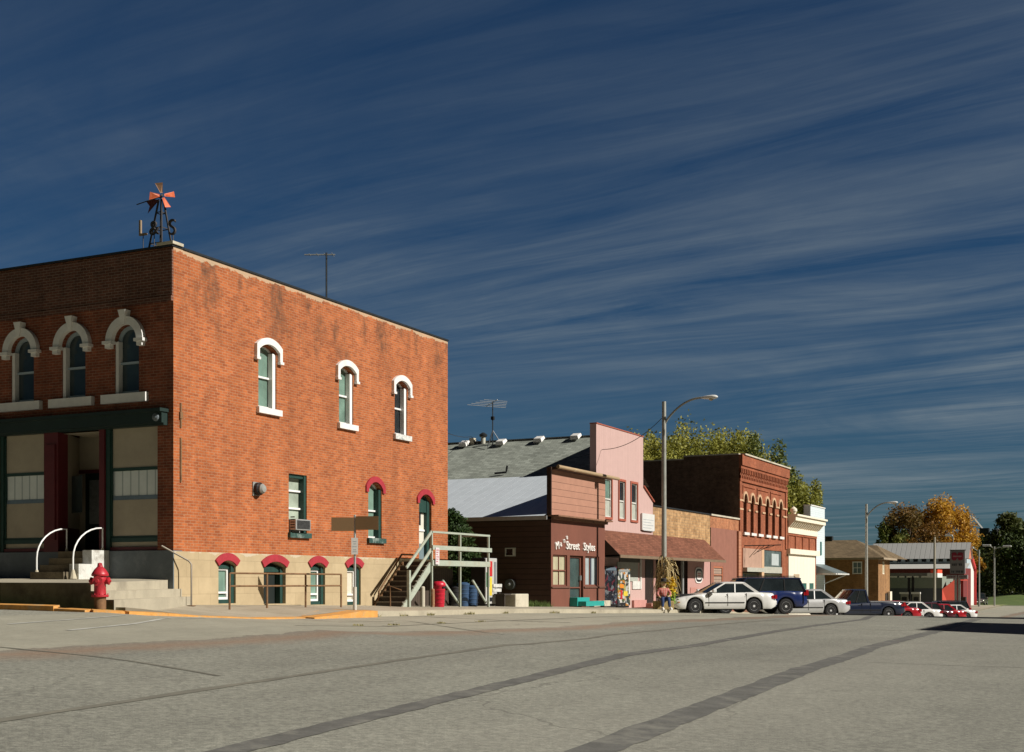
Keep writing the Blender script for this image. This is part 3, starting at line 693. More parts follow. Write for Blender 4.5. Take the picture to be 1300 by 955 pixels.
# front arched windows
for i, f in enumerate(FHs):
    u0, u1, v0, v1, rise = f
    wo = window(B, Pf, u0, u1, v0, v1, rise, .16, pm('shaded_sash', (.34,.42,.47), .5, .1), gblue, .085, .46)
    mb = MB(); arc_band(mb, Pf, u0-.01, u1+.01, v1-rise, rise+.01, .20, -.01, .12, legs=.02, n=18)
    for s in (u0-.01-.20, u1+.03): 
        mb.pbox(Pf, s-.06, s+.225, v1-rise-.07, v1-rise+.005, -.01, .17); mb.pbox(Pf, s-.0, s+.165, v1-rise-.17, v1-rise-.07, -.01, .13)
    uc = (u0+u1)/2; vt_ = v1+.05
    mb.add([Pf(uc-.04,vt_-.03,-.01), Pf(uc+.04,vt_-.03,-.01), Pf(uc+.12,vt_+.30,-.01), Pf(uc-.12,vt_+.30,-.01), Pf(uc-.04,vt_-.05,.15), Pf(uc+.04,vt_-.05,.15), Pf(uc+.12,vt_+.30,.20), Pf(uc-.12,vt_+.30,.20)],
           [(4,5,6,7),(0,1,5,4),(1,2,6,5),(2,3,7,6),(3,0,4,7)])
    mb.build('window_hood', white, wo)
    mb = MB(); mb.pbox(Pf, u0-.36, u1+.30, v0-.22, v0-.0, -.14, .12); mb.build('sill', white, wo)
    mb = MB(); mb.pbox(Pf, u0+.004, u0+.10, v0+.002, v1-rise, -.16, -.02); mb.build('jamb', white, wo)
# storefront
zc0, zc1 = onY(170, 543, YB0)[1], ZS1+.02
mb = MB(); mb.pbox(Pf, SFL, fx(213), zc0+.05, zc1-.05, -.05, .22); mb.pbox(Pf, SFL, fx(214.5), zc1-.05, zc1+.03, -.05, .32); mb.pbox(Pf, SFL, fx(213), zc0, zc0+.05, -.05, .15)
sfc = mb.build('storefront_cornice', pm('black_green_cornice', (.012,.028,.024), .5, .3, 3), B)
M = Matrix.Translation((fx(206), YB0-.22, (zc0+zc1)/2)) @ Matrix.Rotation(math.radians(90), 4, 'X')
mb = MB(); mb.lathe([(.10,0),(.09,.04),(.03,.07)], M, 12); mb.build('rosette', greyblue, sfc)
D = .12
def bayfront(xa, xb, lab=None):
    "one shop window bay: beige board, blind, beige board, rails"
    a, b = min(xa, xb), max(xa, xb)
    zr = [onY(169, p, YB0)[1] for p in (699, 693.5, 688, 680, 656.5, 634, 597, 593, 545)]
    zr = [z_ for z_ in zr]
    mb = MB(); mb.pbox(Pf, a, b, zr[0], zr[1]-.02, -D-.05, -D+.07); fr = mb.build('storefront_bay', maroon, B, label=lab)
    mb = MB(); mb.pbox(Pf, a, b, zr[1]-.02, zr[2], -D-.05, -D); mb.pbox(Pf, a+.04, b-.002, zr[3], zr[5]-.0, -D-.05, -D+.01); mb.pbox(Pf, a+.04, b-.002, zr[7], zr[8]+.2, -D-.05, -D+.01); mb.build('board', beige_panel, fr)
    mb = MB(); mb.pbox(Pf, a, b, zr[2], zr[3]-.05, -D-.05, -D+.05); mb.pbox(Pf, a, b, zr[3]-.05, zr[3], -D-.05, -D+.02); mb.pbox(Pf, a, a+.04, zr[3], zr[8], -D-.05, -D+.04)
    mb.pbox(Pf, a+.04, b, zr[6], zr[7], -D-.05, -D+.03); mb.build('rail', green_trim, fr)
    mb = MB(); mb.pbox(Pf, a+.04, b-.002, zr[5], zr[6], -D-.05, -D-.01); mb.build('pane', blind, fr)
    mb = MB(); mb.pbox(Pf, a+.04, b-.002, zr[5], zr[5]+.10, -D-.01, -D+.005); mb.build('window_sill', pm('blue_grey_sill', (.14,.2,.25), .5), fr)
def column(x0, x1, mat, dd=.08, name='storefront_column'):
    mb = MB(); mb.pbox(Pf, min(x0,x1), max(x0,x1), ZS0, zc0+.1, -D-.15, -D+dd+.06)
    if abs(x1-x0) > .3: mb.pbox(Pf, min(x0,x1)+.08, max(x0,x1)-.08, ZS0+.3, zc0-.3, -D+dd+.06, -D+dd+.1)
    mb.build(name, mat, B)
bayfront(fx(138), XP); column(fx(133.3), fx(138), green_trim, .03); column(fx(126.5), fx(133), maroon)
column(fx(58), fx(76), maroon, .12)
bayfront(fx(3), fx(58)); column(fx(-1), fx(3), green_trim, .03); column(fx(-8), fx(-1.2), maroon)
x_ = fx(-8); per = fx(58)-fx(138)
k = 0
while x_ > SFL+2.2:
    bayfront(x_-bay, x_-.002); column(x_-bay-.25, x_-bay-.002, maroon if k % 2 else green_trim, .05); x_ -= bay+.25; k += 1
mb = MB(); mb.pbox(Pf, SFL, x_, ZS0, ZS1, -.3, -.1); mb.build('board', beige_panel, B)
# recessed entrance between the two bays
xa, xb_ = fx(76), fx(126.5); RD = 1.25
mb = MB(); Pb = FY(YB0+RD)
xd0, xd1 = xY(103, YB0+RD)-.05, xb_+.1
mb.pbox(Pb, xd0, xd1, ZS0+2.17, zc0+.1, -.05, .0); mb.add([(xa,YB0+.2,ZS0+.62),(xd0,YB0+RD,ZS0+.62),(xd0,YB0+RD,zc0),(xa,YB0+.2,zc0)], [(0,1,2,3)])
en = mb.build('entrance_recess', beige_panel, B, label='recessed entry between the shop windows')
mb = MB(); mb.pbox(Pb, xd0-.12, xd0, ZS0, zc0, -.05, .08); mb.pbox(Pb, xd1-.18, xd1, ZS0, zc0, -.05, .08); mb.pbox(Pb, xd0, xd1-.18, ZS0+2.08, ZS0+2.17, -.05, .06)
mb.add([(xa,YB0+.2,ZS0),(xd0,YB0+RD,ZS0),(xd0,YB0+RD,ZS0+.62),(xa,YB0+.2,ZS0+.62)], [(0,1,2,3)]); mb.build('door_frame', maroon, en)
mb = MB(); mb.pbox(Pb, xd0+.22, xd1-.18, ZS0, ZS0+2.08, -.05, .02); dd = mb.build('door', pm('green_door', (.01,.03,.025), .4), en)
mb = MB(); mb.pbox(Pb, xd0, xd0+.22, ZS0, ZS0+2.08, -.05, .01); mb.build('sidelight', beige_panel, en)
mb = MB(); mb.poly([(xa,YB0+.1,zc0-.02),(xb_,YB0+.1,zc0-.02),(xb_,YB0+RD,zc0-.02),(xa,YB0+RD,zc0-.02)]); mb.poly([(xa,YB0-.02,ZS0-.005),(xb_,YB0-.02,ZS0-.005),(xb_,YB0+RD,ZS0-.005),(xa,YB0+RD,ZS0-.005)])
mb.poly([(xb_+.1,YB0+.1,ZS0),(xb_+.1,YB0+RD,ZS0),(xb_+.1,YB0+RD,zc0),(xb_+.1,YB0+.1,zc0)]); mb.build('soffit', beige_panel, en)
door_lace = pm('lace_curtain', (.22,.24,.24), .5, .5, 9)
mb = MB(); mb.pbox(Pb, xd0+.36, xd1-.3, ZS0+.75, ZS0+1.9, .02, .024); mb.build('curtained_pane', door_lace, en)
mb = MB()   # blue shop interior panel beside the door
z5, z6 = onY(90, 652, YB0+.7)[1], onY(90, 605, YB0+.7)[1]
mb.add([(xa+.35,YB0+.41+.0,z5),(xd0-.35,YB0+RD-.35,z5),(xd0-.35,YB0+RD-.35,z6),(xa+.35,YB0+.41,z6)], [(0,1,2,3)]); mb.build('side_pane', gblue, en)
# entrance steps with the two white hooped handrails
zt0 = terr(-23.5, 24)
es = thing('entrance_steps', 'concrete entrance steps with a white painted end block under the shop door', 'steps', (fx(80), 23.9, zt0))
sx0, sx1 = xY(40, 23.3), xY(94, 23.3)-.30
mb = MB(); n = 4; H = ZS0-zt0
for k in range(n):
    mb.box(sx0, sx1, YB0-.04-.3*(n-k), YB0-.035, zt0-.02 if k == 0 else zt0+H/n*k-.001, zt0+H/n*(k+1)-.003)
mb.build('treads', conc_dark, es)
mb = MB(); xw0, xw1 = fx(94), fx(118)
mb.box(sx1+.004, sx1+.30, YB0-1.05, YB0-.035, zt0-.02, zt0+.36); mb.box(sx1+.004, sx1+.30, YB0-.62, YB0-.036, zt0+.36, zt0+.70)
mb.build('end_block', dirty_white, es)
def hoop(x, lab):
    z0 = zt0+.28; pts = []
    yb = YB0-1.15
    pts = [(x,yb,zt0), (x,yb,zt0+.50)]
    for i in range(1, 9):
        a = math.pi/2*i/8; pts.append((x, yb+.95*(1-math.cos(a)), zt0+.50+.75*math.sin(a)))
    pts += [(x, yb+.98, zt0+1.25), (x, yb+.98, zt0+H-.1)]
    o = thing('handrail', lab, 'handrail', (x, YB0-.6, zt0), 'white hooped handrails')
    mb = MB(); mb.tube(pts, .019, 8); mb.build('rail', trimwhite, o, smooth=True)
    mb = MB(); mb.lathe([(.09,0),(.03,.22)], Matrix.Translation((x,yb,zt0)), 8); mb.lathe([(.09,0),(.03,.26)], Matrix.Translation((x,yb+.98,zt0+.5)), 8); mb.build('base', pm('stained_footing', (.5,.45,.33), .8, .3, 9), o)
hoop(sx0+.12, 'left white hooped handrail rising from the entrance steps'); hoop(sx1+.22, 'white hooped handrail on the painted end block near the red hydrant')
# handrail down the corner steps
A = (xY(205, 24.2), 24.2, onY(205, 693, 24.2)[1])
xq = -20.62; yq, zq = onX(243, 715, xq)
o = thing('pipe_handrail', 'bare pipe handrail sloping down the corner steps beside the foundation', 'handrail', (xq, yq, S(xq,yq)))
mb = MB(); mb.tube([A, (xq-.06, yq-.02, zq+.05), (xq, yq, zq-.03), (xq, yq, S(xq,yq))], .021, 8); mb.build('rail', pm('dull_pipe', (.22,.19,.15), .5, .3, 6, metal=.3), o, smooth=True)
mb = MB(); mb.lathe([(.10,0),(.10,.02)], Matrix.Translation((xq,yq,S(xq,yq))), 10); mb.build('base_plate', rust, o)
# pipe railing guarding the basement windows
o = thing('pipe_railing', 'low rusty two rail pipe railing in front of the basement windows', 'railing', (-19.7, 27.4, 1.0))
XR = -19.75
mb = MB(); ys3 = [yX(p, XR) for p in (291.5, 339, 388, 433)]
for y in ys3:
    mb = MB(); mb.tube([(XR,y,S(XR,y)-.02),(XR,y,1.73)], .026, 8); mb.build('post', rust, o, smooth=True)
for z_ in (1.73, 1.42):
    mb = MB(); mb.tube([(XR,ys3[0]-.0,z_),(XR,ys3[-1],z_)], .022, 8); mb.build('rail', rust, o, smooth=True)
# ================================================================== text helper
def text_part(s, size, P, u, v, w, mat, parent, name='lettering', depth=.01, rot=0., align='LEFT', cond=1.):
    cu = bpy.data.curves.new('t', 'FONT'); cu.body = s; cu.size = size; cu.extrude = depth/2; cu.align_x = align
    t = bpy.data.objects.new('t', cu); C.objects.link(t); bpy.context.view_layer.update()
    me = bpy.data.meshes.new_from_object(t.evaluated_get(bpy.context.evaluated_depsgraph_get()))
    C.objects.unlink(t); bpy.data.objects.remove(t)
    org = ORG[parent.name]; cr, sr = math.cos(rot), math.sin(rot)
    for q in me.vertices:
        x, y, z_ = q.co.x*cond, q.co.y, q.co.z
        q.co = Vector(P(u+x*cr-y*sr, v+x*sr+y*cr, w+z_))-org
    me.materials.clear(); me.materials.append(mat); me.name = name
    o = bpy.data.objects.new(name, me); C.objects.link(o); o.parent = parent; ORG[o.name] = org.copy(); return o
# ================================================================== wooden stairs and deck
XD = -19.8
d0, d1, d2 = yX(548, XD), yX(584, XD), yX(620, XD)
zdk = onX(560, 711.5, XD)[1]; zdb = onX(560, 718.5, XD)[1]
zr1 = onX(550, 675, XD)[1]; zr2 = onX(552, 693, XD)[1]
dk = thing('wooden_deck', 'weathered wooden landing with side stairs leading to the cream side door', 'deck', (-20.4, d0, .8))
mb = MB(); mb.box(XB+.03, XD, d0, d2, zdk-.04, zdk); mb.build('floor', oldwood, dk)
mb = MB(); mb.box(XB+.10, XB+.14, d0+.15, YB1+.1, .5, zdb-.05); mb.build('shade_boards', stripes('dark_shade_boards', (.06,.042,.03), (.02,.015,.01), .14, 'y', .85), dk)  # dark boards added to stand for the shade beneath the deck
mb = MB(); mb.box(XD-.0, XD+.05, d0-.02, d2+.05, zdb, zdk-.0); mb.build('fascia', oldwood, dk)
mb = MB(); mb.box(XB+.03, XD-.002, d2, d2+.04, zdb, zdk-.0); mb.build('fascia', oldwood, dk)
for y in (d0, d1, d2):
    mb = MB(); mb.box(XD-.035, XD+.03, y-.03, y+.03, S(XD,y)-.05, zr1-.045); mb.build('post', oldwood, dk)
for y in (d1, d2):
    mb = MB(); mb.box(XB+.05, XB+.14, y-.045, y+.045, S(XB,y)-.05, zr1-.1 if y > YB1 else zdk-.06); mb.build('post', darkwood, dk)
mb = MB(); mb.box(XD-.04, XD+.04, d0-.0, d2+.05, zr1-.04, zr1+.02); mb.build('top_rail', oldwood, dk)
mb = MB(); mb.box(XD+.04, XD+.075, d0-.05, d2+.12, zr2-.125, zr2+.01); mb.build('middle_rail', oldwood, dk)
mb = MB(); mb.box(XB+.1, XD-.06, d2-.02, d2+.03, zr1-.04, zr1+.02); mb.box(XB+.1, XD-.06, d2-.02, d2+.03, zr2-.1, zr2); mb.build('end_rail', oldwood, dk)
for pa, pb, y_ in (((562,737),(583,767),0), ((600,737),(617,765),0)):
    a = onX(*pa, XD-.1); b = onX(*pb, XD-.1)
    mb = MB(); mb.bar((XD-.1,a[0],a[1]), (XD-.1,b[0],b[1]), .05, .06); mb.build('brace', oldwood, dk)
# stairs
yb = yX(514, XD); zb0 = S(XD, yb); ns = 9
x0s, x1s = XB+.18, XD-.05
st_ = thing('wooden_stairs', 'dark wooden stairs climbing beside the brick wall to the deck', 'stairs', (-20.4, yb, zb0))
rz = (zdk-zb0)/ns; ry = (d0-yb)/(ns-1)
for k in range(ns):
    mb = MB(); y = yb+ry*k; z_ = zb0+rz*(k+1)
    if k < ns-1: mb.box(x0s+.03, x1s-.03, y-.02, y+ry+.02, z_-.035, z_); mb.build('tread', pm('worn_tread', (.16,.14,.11), .8, .3, 6), st_)
for k in range(ns):
    mb = MB(); y = yb+ry*k; z_ = zb0+rz*(k+1); mb.box(x0s+.035, x1s-.035, y+.002, y+.02, z_-rz, z_-.036); mb.build('riser', darkwood, st_)
for x, m_, nm in ((x0s, rust, 'stringer'), (x1s, oldwood, 'stringer')):
    mb = MB(); mb.prism(lambda a, b, c: (c, a, b), [(yb-.12,zb0-.02),(yb+.16,zb0-.02),(d0+.02,zdk-.32),(d0+.02,zdk-.02)], x-.025, x+.025)
    if m_ is oldwood:
        for k in range(ns-1):
            y = yb+ry*k; z_ = zb0+rz*(k+1); mb.prism(lambda a, b, c: (c, a, b), [(y-.03,z_-.04-rz*.9),(y+ry,z_-.04),(y-.03,z_-.04)], x-.02, x+.02)
    mb.build(nm, m_, st_)
def P3(px, py, X): y, z_ = onX(px, py, X); return Vector((X, y, z_))
mb = MB(); a = P3(516,721,XD); b = P3(548,675,XD); mb.bar(a, b, .04, .085); mb.build('handrail', oldwood, st_)
mb = MB(); a = P3(519,741,XD); b = P3(549,695,XD); mb.bar(a, b, .035, .10); mb.build('lower_rail', oldwood, st_)
mb = MB(); mb.box(XD-.045, XD+.045, a.y-.045, a.y+.045, zb0-.02, P3(518,724,XD).z); mb.build('newel', oldwood, st_)
mb = MB(); a = P3(481,751,x0s); b = P3(510,704,x0s); mb.tube([(x0s,a.y,S(x0s,a.y)), a, b, (x0s,d0+.6,b.z)], .03, 8); mb.build('wall_rail', rust, st_)
mb = MB(); yy = a.y+.1; xr = XD-.35; mb.tube([(xr-.0,yb-.25,zb0),(xr,yb-.25,zb0+.62),(XD,yb-.2,zb0+.5)], .02, 6); mb.build('brace', rust, st_)
# small notice on the corner post
mb = MB(); y, z_ = onX(551.5, 706, XD); nt_ = thing('notice_board', 'narrow white notice with faded red print on the deck corner post', 'sign', (XD+.1, y, z_))
mb.box(XD+.092, XD+.10, y-.10, y+.14, z_-.26, z_+.26); mb.build('panel', pm('faded_notice', (.62,.55,.56), .6, .2, 9), nt_)
mb = MB()
for i in range(6): mb.box(XD+.101, XD+.104, y-.06, y+.10-(i % 3)*.03, z_+.17-i*.07, z_+.195-i*.07)
mb.build('print', pm('red_print', (.45,.12,.14), .6), nt_)
# ------------------------------------------------------------------ bins, bollards under the deck
def bin_(name, label, x, y, r, h, mat, dome, mat2=None, group=None):
    z0 = S(x, y); o = thing(name, label, 'trash can', (x, y, z0), group)
    mb = MB(); mb.lathe([(r*.80,0),(r*.82,.01),(r*.97,h*.80),(r,h*.81),(r,h*.83)], Matrix.Translation((x,y,z0)), 20)
    for k in range(4):
        q = h*(.15+.16*k); rr = r*(.82+.15*q/(h*.8)); mb.lathe([(rr*.99,q),(rr+.012,q+.01),(rr+.012,q+.03),(rr*.99,q+.04)], Matrix.Translation((x,y,z0)), 20)
    mb.build('body', mat, o, smooth=True)
    if dome:
        mb = MB(); mb.lathe([(r*1.06,h*.83),(r*1.06,h*.87),(r*.98,h*.93),(r*.70,h*.985),(r*.25,h*1.0),(0.01,h)], Matrix.Translation((x,y,z0)), 20); ld = mb.build('lid', mat, o, smooth=True)
        mb = MB(); mb.box(x+r*.92, x+r*1.02, y-.10, y+.10, z0+h*.72, z0+h*.80); mb.build('push_flap', mat2 or mat, ld)
    else:
        mb = MB(); mb.lathe([(r*1.05,h*.83),(r*1.05,h*.88)], Matrix.Translation((x,y,z0)), 20); mb.build('rim', mat, o, smooth=True)
        mb = MB(); mb.lathe([(r*.99,h*.881),(r*.6,h*.93),(.01,h*.94)], Matrix.Translation((x,y,z0)), 20); mb.build('lid', mat2 or mat, o, smooth=True)
xx = -20.0; y = yX(557.5, xx)
bin_('trash_can', 'bright red dome topped trash can at the foot of the wooden deck', xx+.25, yX(557.3, xx+.25), .20, .80, pm('red_plastic', (.52,.012,.035), .4, .1, 3, spec=.5), True, black)
bl = pm('blue_plastic', (.04,.085,.17), .45, .15, 3)
bin_('trash_can', 'blue trash can nearer the deck post, half hidden behind it', -20.5, yX(588, -20.5), .21, .86, bl, False, group='blue bins')
bin_('trash_can', 'blue trash can standing right of its twin, beside the leaning brace', -20.4, yX(599, -20.4), .23, .76, bl, False, group='blue bins')
bin_('trash_can', 'black bin in the shade left of the two blue bins', -20.75, yX(577, -20.75), .22, .72, pm('black_plastic', (.015,.015,.017), .5), False)
for pxx, x, h, r, m_, lb in ((536.5, -20.0, .62, .07, conc2, 'short pale concrete bollard beneath the deck stairs'), (549.5, -19.55, .56, .055, pm('rust_post', (.32,.16,.08), .8, .5, 9, dirt=(.45,.38,.28)), 'rust stained bollard left of the red can')):
    y = yX(pxx, x); z0 = S(x, y); o = thing('bollard', lb, 'bollard', (x, y, z0))
    mb = MB(); mb.lathe([(r,0),(r,h-.04)], Matrix.Translation((x,y,z0)), 14); mb.build('post', m_, o, smooth=True)
    mb = MB(); mb.lathe([(r*1.04,h-.04),(r*.8,h),(.01,h+.01)], Matrix.Translation((x,y,z0)), 14); mb.build('cap', m_, o, smooth=True)
# ------------------------------------------------------------------ vending machine, bench, planter block
def graphic(name, seed, cols, scale):
    m, nt, b = newmat(name); co = objco(nt)
    v = nt.nodes.new('ShaderNodeTexVoronoi'); v.inputs['Scale'].default_value = scale
    n = nt.nodes.new('ShaderNodeTexNoise'); n.inputs['Scale'].default_value = 2.; nt.links.new(co, n.inputs['Vector'])
    vm = nt.nodes.new('ShaderNodeMixRGB'); vm.blend_type = 'ADD'; vm.inputs[0].default_value = .6
    nt.links.new(co, vm.inputs[1]); nt.links.new(n.outputs['Color'], vm.inputs[2]); nt.links.new(vm.outputs[0], v.inputs['Vector'])
    sp = nt.nodes.new('ShaderNodeSeparateColor'); nt.links.new(v.outputs['Color'], sp.inputs[0])
    r = nt.nodes.new('ShaderNodeValToRGB'); r.color_ramp.interpolation = 'CONSTANT'; e = r.color_ramp.elements
    e[0].color = col(cols[0]); e[1].color = col(cols[-1]); e[1].position = (len(cols)-1)/len(cols)
    for i in range(1, len(cols)-1): k = e.new(i/len(cols)); k.color = col(cols[i])
    nt.links.new(sp.outputs[seed % 3], r.inputs[0]); nt.links.new(r.outputs[0], b.inputs['Base Color'])
    b.inputs['Roughness'].default_value = .2; b.inputs['Coat Weight'].default_value = .6
    return m
def vending(name, label, x, y, rz, w_, h, dp, body, front, deco, slot=True):
    z0 = S(x, y); o = thing('vending_machine', label, 'vending machine', (x, y, z0), rz=rz)
    mb = MB(); mb.box(-dp, -.06, -w_/2, w_/2, .07, h); mb.build('cabinet', body, o, local=True, bevel=.02)
    mb = MB(); mb.box(-dp+.05, -.05, -w_/2+.05, w_/2-.05, 0, .07); mb.build('plinth', black, o, local=True)
    mb = MB(); mb.box(-.058, 0, -w_/2+.01, w_/2-.01, .08, h-.01); fr = mb.build('door', front, o, local=True, bevel=.02)
    for nm, a, b, c, d, m_ in deco:
        mb = MB(); mb.box(.001, .012, -w_/2+w_*a, -w_/2+w_*b, h*c, h*d); mb.build(nm, m_, fr, local=True)
    return o
wp = pm('machine_white', (.66,.66,.63), .3, .06, 2, spec=.5)
red_p = pm('print_red', (.5,.03,.03), .4); gr_p = pm('print_green', (.03,.22,.08), .4); ye_p = pm('print_yellow', (.72,.55,.06), .4)
xv = -21.0; yv_ = yX(624, xv)
vending('v', 'white drinks machine with red green and yellow stripes beside the wooden deck', xv, yv_, math.radians(-4), .80, 1.72, .62, black, pm('dull_white', (.46,.46,.44), .35, .1, 3),
   [('picture_panel', .30,.55,.62,.93, red_p), ('picture_panel', .05,.35,.40,.70, gr_p), ('picture_panel', .28,.52,.22,.60, ye_p), ('coin_panel', .72,.9,.35,.92, pm('machine_grey', (.2,.21,.22), .4)), ('delivery_slot', .2,.55,.10,.18, black)])
xb2, yb2 = -20.7, yX(636.5, -20.7)
zb2 = S(xb2, yb2); o = thing('park_bench', 'white slatted bench back and seat between the drinks machine and the concrete block', 'bench', (xb2, yb2, zb2))
def L(x, y, z_): return (xb2+x, yb2+y, zb2+z_)
for k, z_ in enumerate((.58, .74)):
    mb = MB(); mb.pbox(L, -.30+.02*k, -.27+.02*k, -.12, .55, z_-.06, z_+.06); mb.build('back_slat', dirty_white, o)
mb = MB(); mb.pbox(L, -.25, .18, -.12, .85, .40, .45); mb.build('seat', darkwood, o)
for y_ in (.0, .48):
    mb = MB(); mb.pbox(L, -.22, .14, y_-.03, y_+.03, 0, .40); mb.build('leg', darkwood, o)
    mb = MB(); mb.pbox(L, -.34, -.30, y_-.03, y_+.03, .0, .82); mb.build('back_post', darkwood, o)
x, y = -20.75, yX(651, -20.75); z0 = S(x, y)
tag(MB().box(x-.42, x+.42, y-.62, y+.48, z0-.05, z0+.46).build('concrete_block', conc2, None, (x, y, z0), bevel=.03), 'low rough concrete block between the bench and the brown shop', 'block')

# ================================================================== brown hair shop with the metal shed roof
XS_, YS0, YS1 = -21.0, 46.5, 52.2
brown_b = thing('brown_shop', 'small brown one storey shop with a false front and metal shed roof', 'building', (XS_, YS0, .6))
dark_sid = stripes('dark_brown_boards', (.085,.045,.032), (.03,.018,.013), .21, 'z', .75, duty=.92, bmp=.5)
P1 = FX(XS_); P2 = FY(YS0); zev = onY(697, 656, YS0)[1]
zl0 = onX(700, 659, XS_)[1]; zt1 = onX(699, 592, XS_)[1]
yw0, yw1, yw2, yw3 = [yX(p, XS_) for p in (702, 720, 742, 760.5)]
zw0 = onX(700, 744, XS_)[1]; zw1 = onX(700, 704, XS_)[1]
mb = MB(); wall_holes(mb, P1, YS0, YS1, .3, zl0, [[yw0,yw1,zw0,zw1,0], [yX(723.5,XS_),yX(740.5,XS_),.74,zw1,0], [yw2+.1,yw3,zw0,zw1,0]], .22)
mb.build('front_wall', brown_paint, brown_b)
pinksid = stripes('pink_brown_siding', (.37,.19,.13), (.13,.06,.035), .272, 'z', .75, duty=.93, bmp=.5, vary=.12)
mb = MB(); mb.box(XS_-.16, XS_+.02, YS0+.07, YS1, zl0+.16, zt1-.12); mb.build('false_front', pinksid, brown_b)
mb = MB(); mb.box(XS_-.16, XS_+.028, YS0, YS0+.068, zl0+.0, zt1-.02); mb.box(XS_-.16, XS_+.26, YS0+.07, YS1+.02, zt1-.118, zt1-.02); mb.box(XS_-.158, XS_-.0, YS0+.002, YS0+.06, .3, zl0-.002)
mb.build('corner_board', pm('dark_brown_trim', (.055,.03,.022), .6), brown_b)
mb = MB(); mb.box(XS_-.1, XS_+.36, YS0-.02, YS1+.05, zl0+.10, zl0+.16); mb.box(XS_-.1, XS_+.14, YS0+.0, YS1+.02, zl0-.0, zl0+.099); mb.build('ledge', pm('rusty_ledge', (.23,.12,.07), .7, .35, 5, dirt=(.12,.06,.04)), brown_b)
xw_ = -40
xm = xY(648, YS0); zm = onY(648, 701, YS0)[1]
mb = MB(); wall_holes(mb, P2, xw_, XS_, .3, zev-.02, [[xm-.24, xm+.24, zm-.17, zm+.17, 0]], .1); mb.poly([(XS_,YS1,.3),(xw_,YS1,.3),(xw_,YS1,6.1),(XS_,YS1,6.1)])
mb.poly([(XS_-.165,YS0,zev-.02),(XS_-.165,YS1,6.15),(XS_-.165,YS1,.3),(XS_-.165,YS0,.3)])
mb.build('side_wall', dark_sid, brown_b)
fr = window(brown_b, P2, xm-.24, xm+.24, zm-.17, zm+.17, 0, .03, dirty_white, gdark, .045, 0)
mb = MB(); mb.box(xm+.10, xm+.24, YS0-.01, YS0+.02, zm-.16, zm+.16); mb.build('fan_cover', white, fr)
roofmetal = stripes('standing_seam_metal', (.54,.59,.63), (.46,.51,.55), .42, 'x', .45, .05, duty=.94, bmp=.35, vary=.10)
zr0 = zev; zr1_ = 6.22
mb = MB()
mb.add([(xw_,YS0-.32,zr0),(XS_-.17,YS0-.32,zr0),(XS_-.17,YS1,zr1_),(xw_,YS1,zr1_)], [(0,1,2,3)])
mb.build('metal_roof', roofmetal, brown_b)
mb = MB(); mb.box(xw_, XS_-.0, YS0-.36, YS0-.322, zr0-.13, zr0+.025); mb.build('eave_trim', pm('aluminium_trim', (.55,.56,.56), .4, .15, 5, metal=.3), brown_b)
curt = stripes('cream_curtain', (.42,.39,.26), (.20,.18,.11), .17, 'y', .8, duty=.85, vary=.3)
w1 = window(brown_b, P1, yw0, yw1, zw0, zw1, 0, .1, brown_paint, curt, .05, .5, (.52,), label='shop window with cream curtains')
w2 = window(brown_b, P1, yw2+.1, yw3, zw0, zw1, 0, .1, brown_paint, stripes('pale_drape', (.33,.38,.39), (.03,.04,.06), .74, 'y', .6, duty=.62, vary=.2), .05, 0, (.42,), label='shop window with pale blue drapes')
dd = window(brown_b, P1, yX(723.5,XS_), yX(740.5,XS_), .74, zw1, 0, .16, brown_paint, glass('door_glass', (.06,.09,.085), .1), .09, rails=(.30,), name='door', label='brown glazed shop door')
mb = MB(); mb.pbox(P1, yX(738.8,XS_), yX(739.8,XS_), 1.6, 1.8, -.15, -.06); mb.build('handle', galv, dd)
mb = MB(); mb.pbox(P1, YS0+.08, yX(723,XS_), zw0-.09, zw0-.03, .0, .05); mb.pbox(P1, yX(741,XS_), YS1, zw0-.09, zw0-.03, .0, .05); mb.build('sill_band', pm('dull_brown_trim', (.13,.06,.04), .7), brown_b)
teal = pm('teal_paint', (.02,.30,.27), .6, .1, 3)
ya, yb_ = yX(722,XS_), yX(741.5,XS_+.1)
mb = MB(); mb.box(XS_+.004, XS_+.35, ya+.08, yb_, .55, .90); mb.box(XS_+.352, XS_+.70, ya+.15, yb_+.75, .55, .745); mb.build('entrance_step', teal, brown_b, label='teal painted entrance step')
mb = MB(); mb.box(XS_+.01, XS_+.22, yb_+.82, YS1+.1, .5, .74); mb.build('plinth_block', conc2, brown_b)
mb = MB(); zg = zt1-.02; yg1 = yX(777,XS_)
mb.tube([(XS_+.30,YS0+.05,zg),(XS_+.30,yg1,zg-.02)], .075, 10); mb.build('gutter', pm('tan_gutter', (.40,.29,.17), .5, .3, 3, stretch=(1,.3,1)), brown_b, smooth=True)
# sign: diagonal word then straight words
signm = pm('sign_white', (.82,.80,.76), .5, .05)
zsg = onX(716, 697.5, XS_)[1]
ys = [yX(p, XS_) for p in (705.0, 711.0, 715.0, 718.6)]; zs_ = [onX(p, q, XS_)[1] for p, q in ((706.2,698),(711.5,694),(715.2,689.5),(718.5,685))]
for ch, y, z_, sz in zip(('M','a','n','e'), ys, zs_, (.44,.34,.32,.30)):
    text_part(ch, sz*.98, P1, y-.07, z_, .03, signm, brown_b, 'sign_letter', .05, .12, cond=1.15)
x_ = yX(716.3, XS_)
text_part('Street', .46, P1, x_+.10, onX(716,697,XS_)[1], .03, signm, brown_b, 'sign_lettering', .05, -.0, cond=1.2)
text_part('Styles', .46, P1, yX(739.5,XS_), onX(738,700.5,XS_)[1]+.06, .03, signm, brown_b, 'sign_lettering', .05, -.0, cond=1.2)
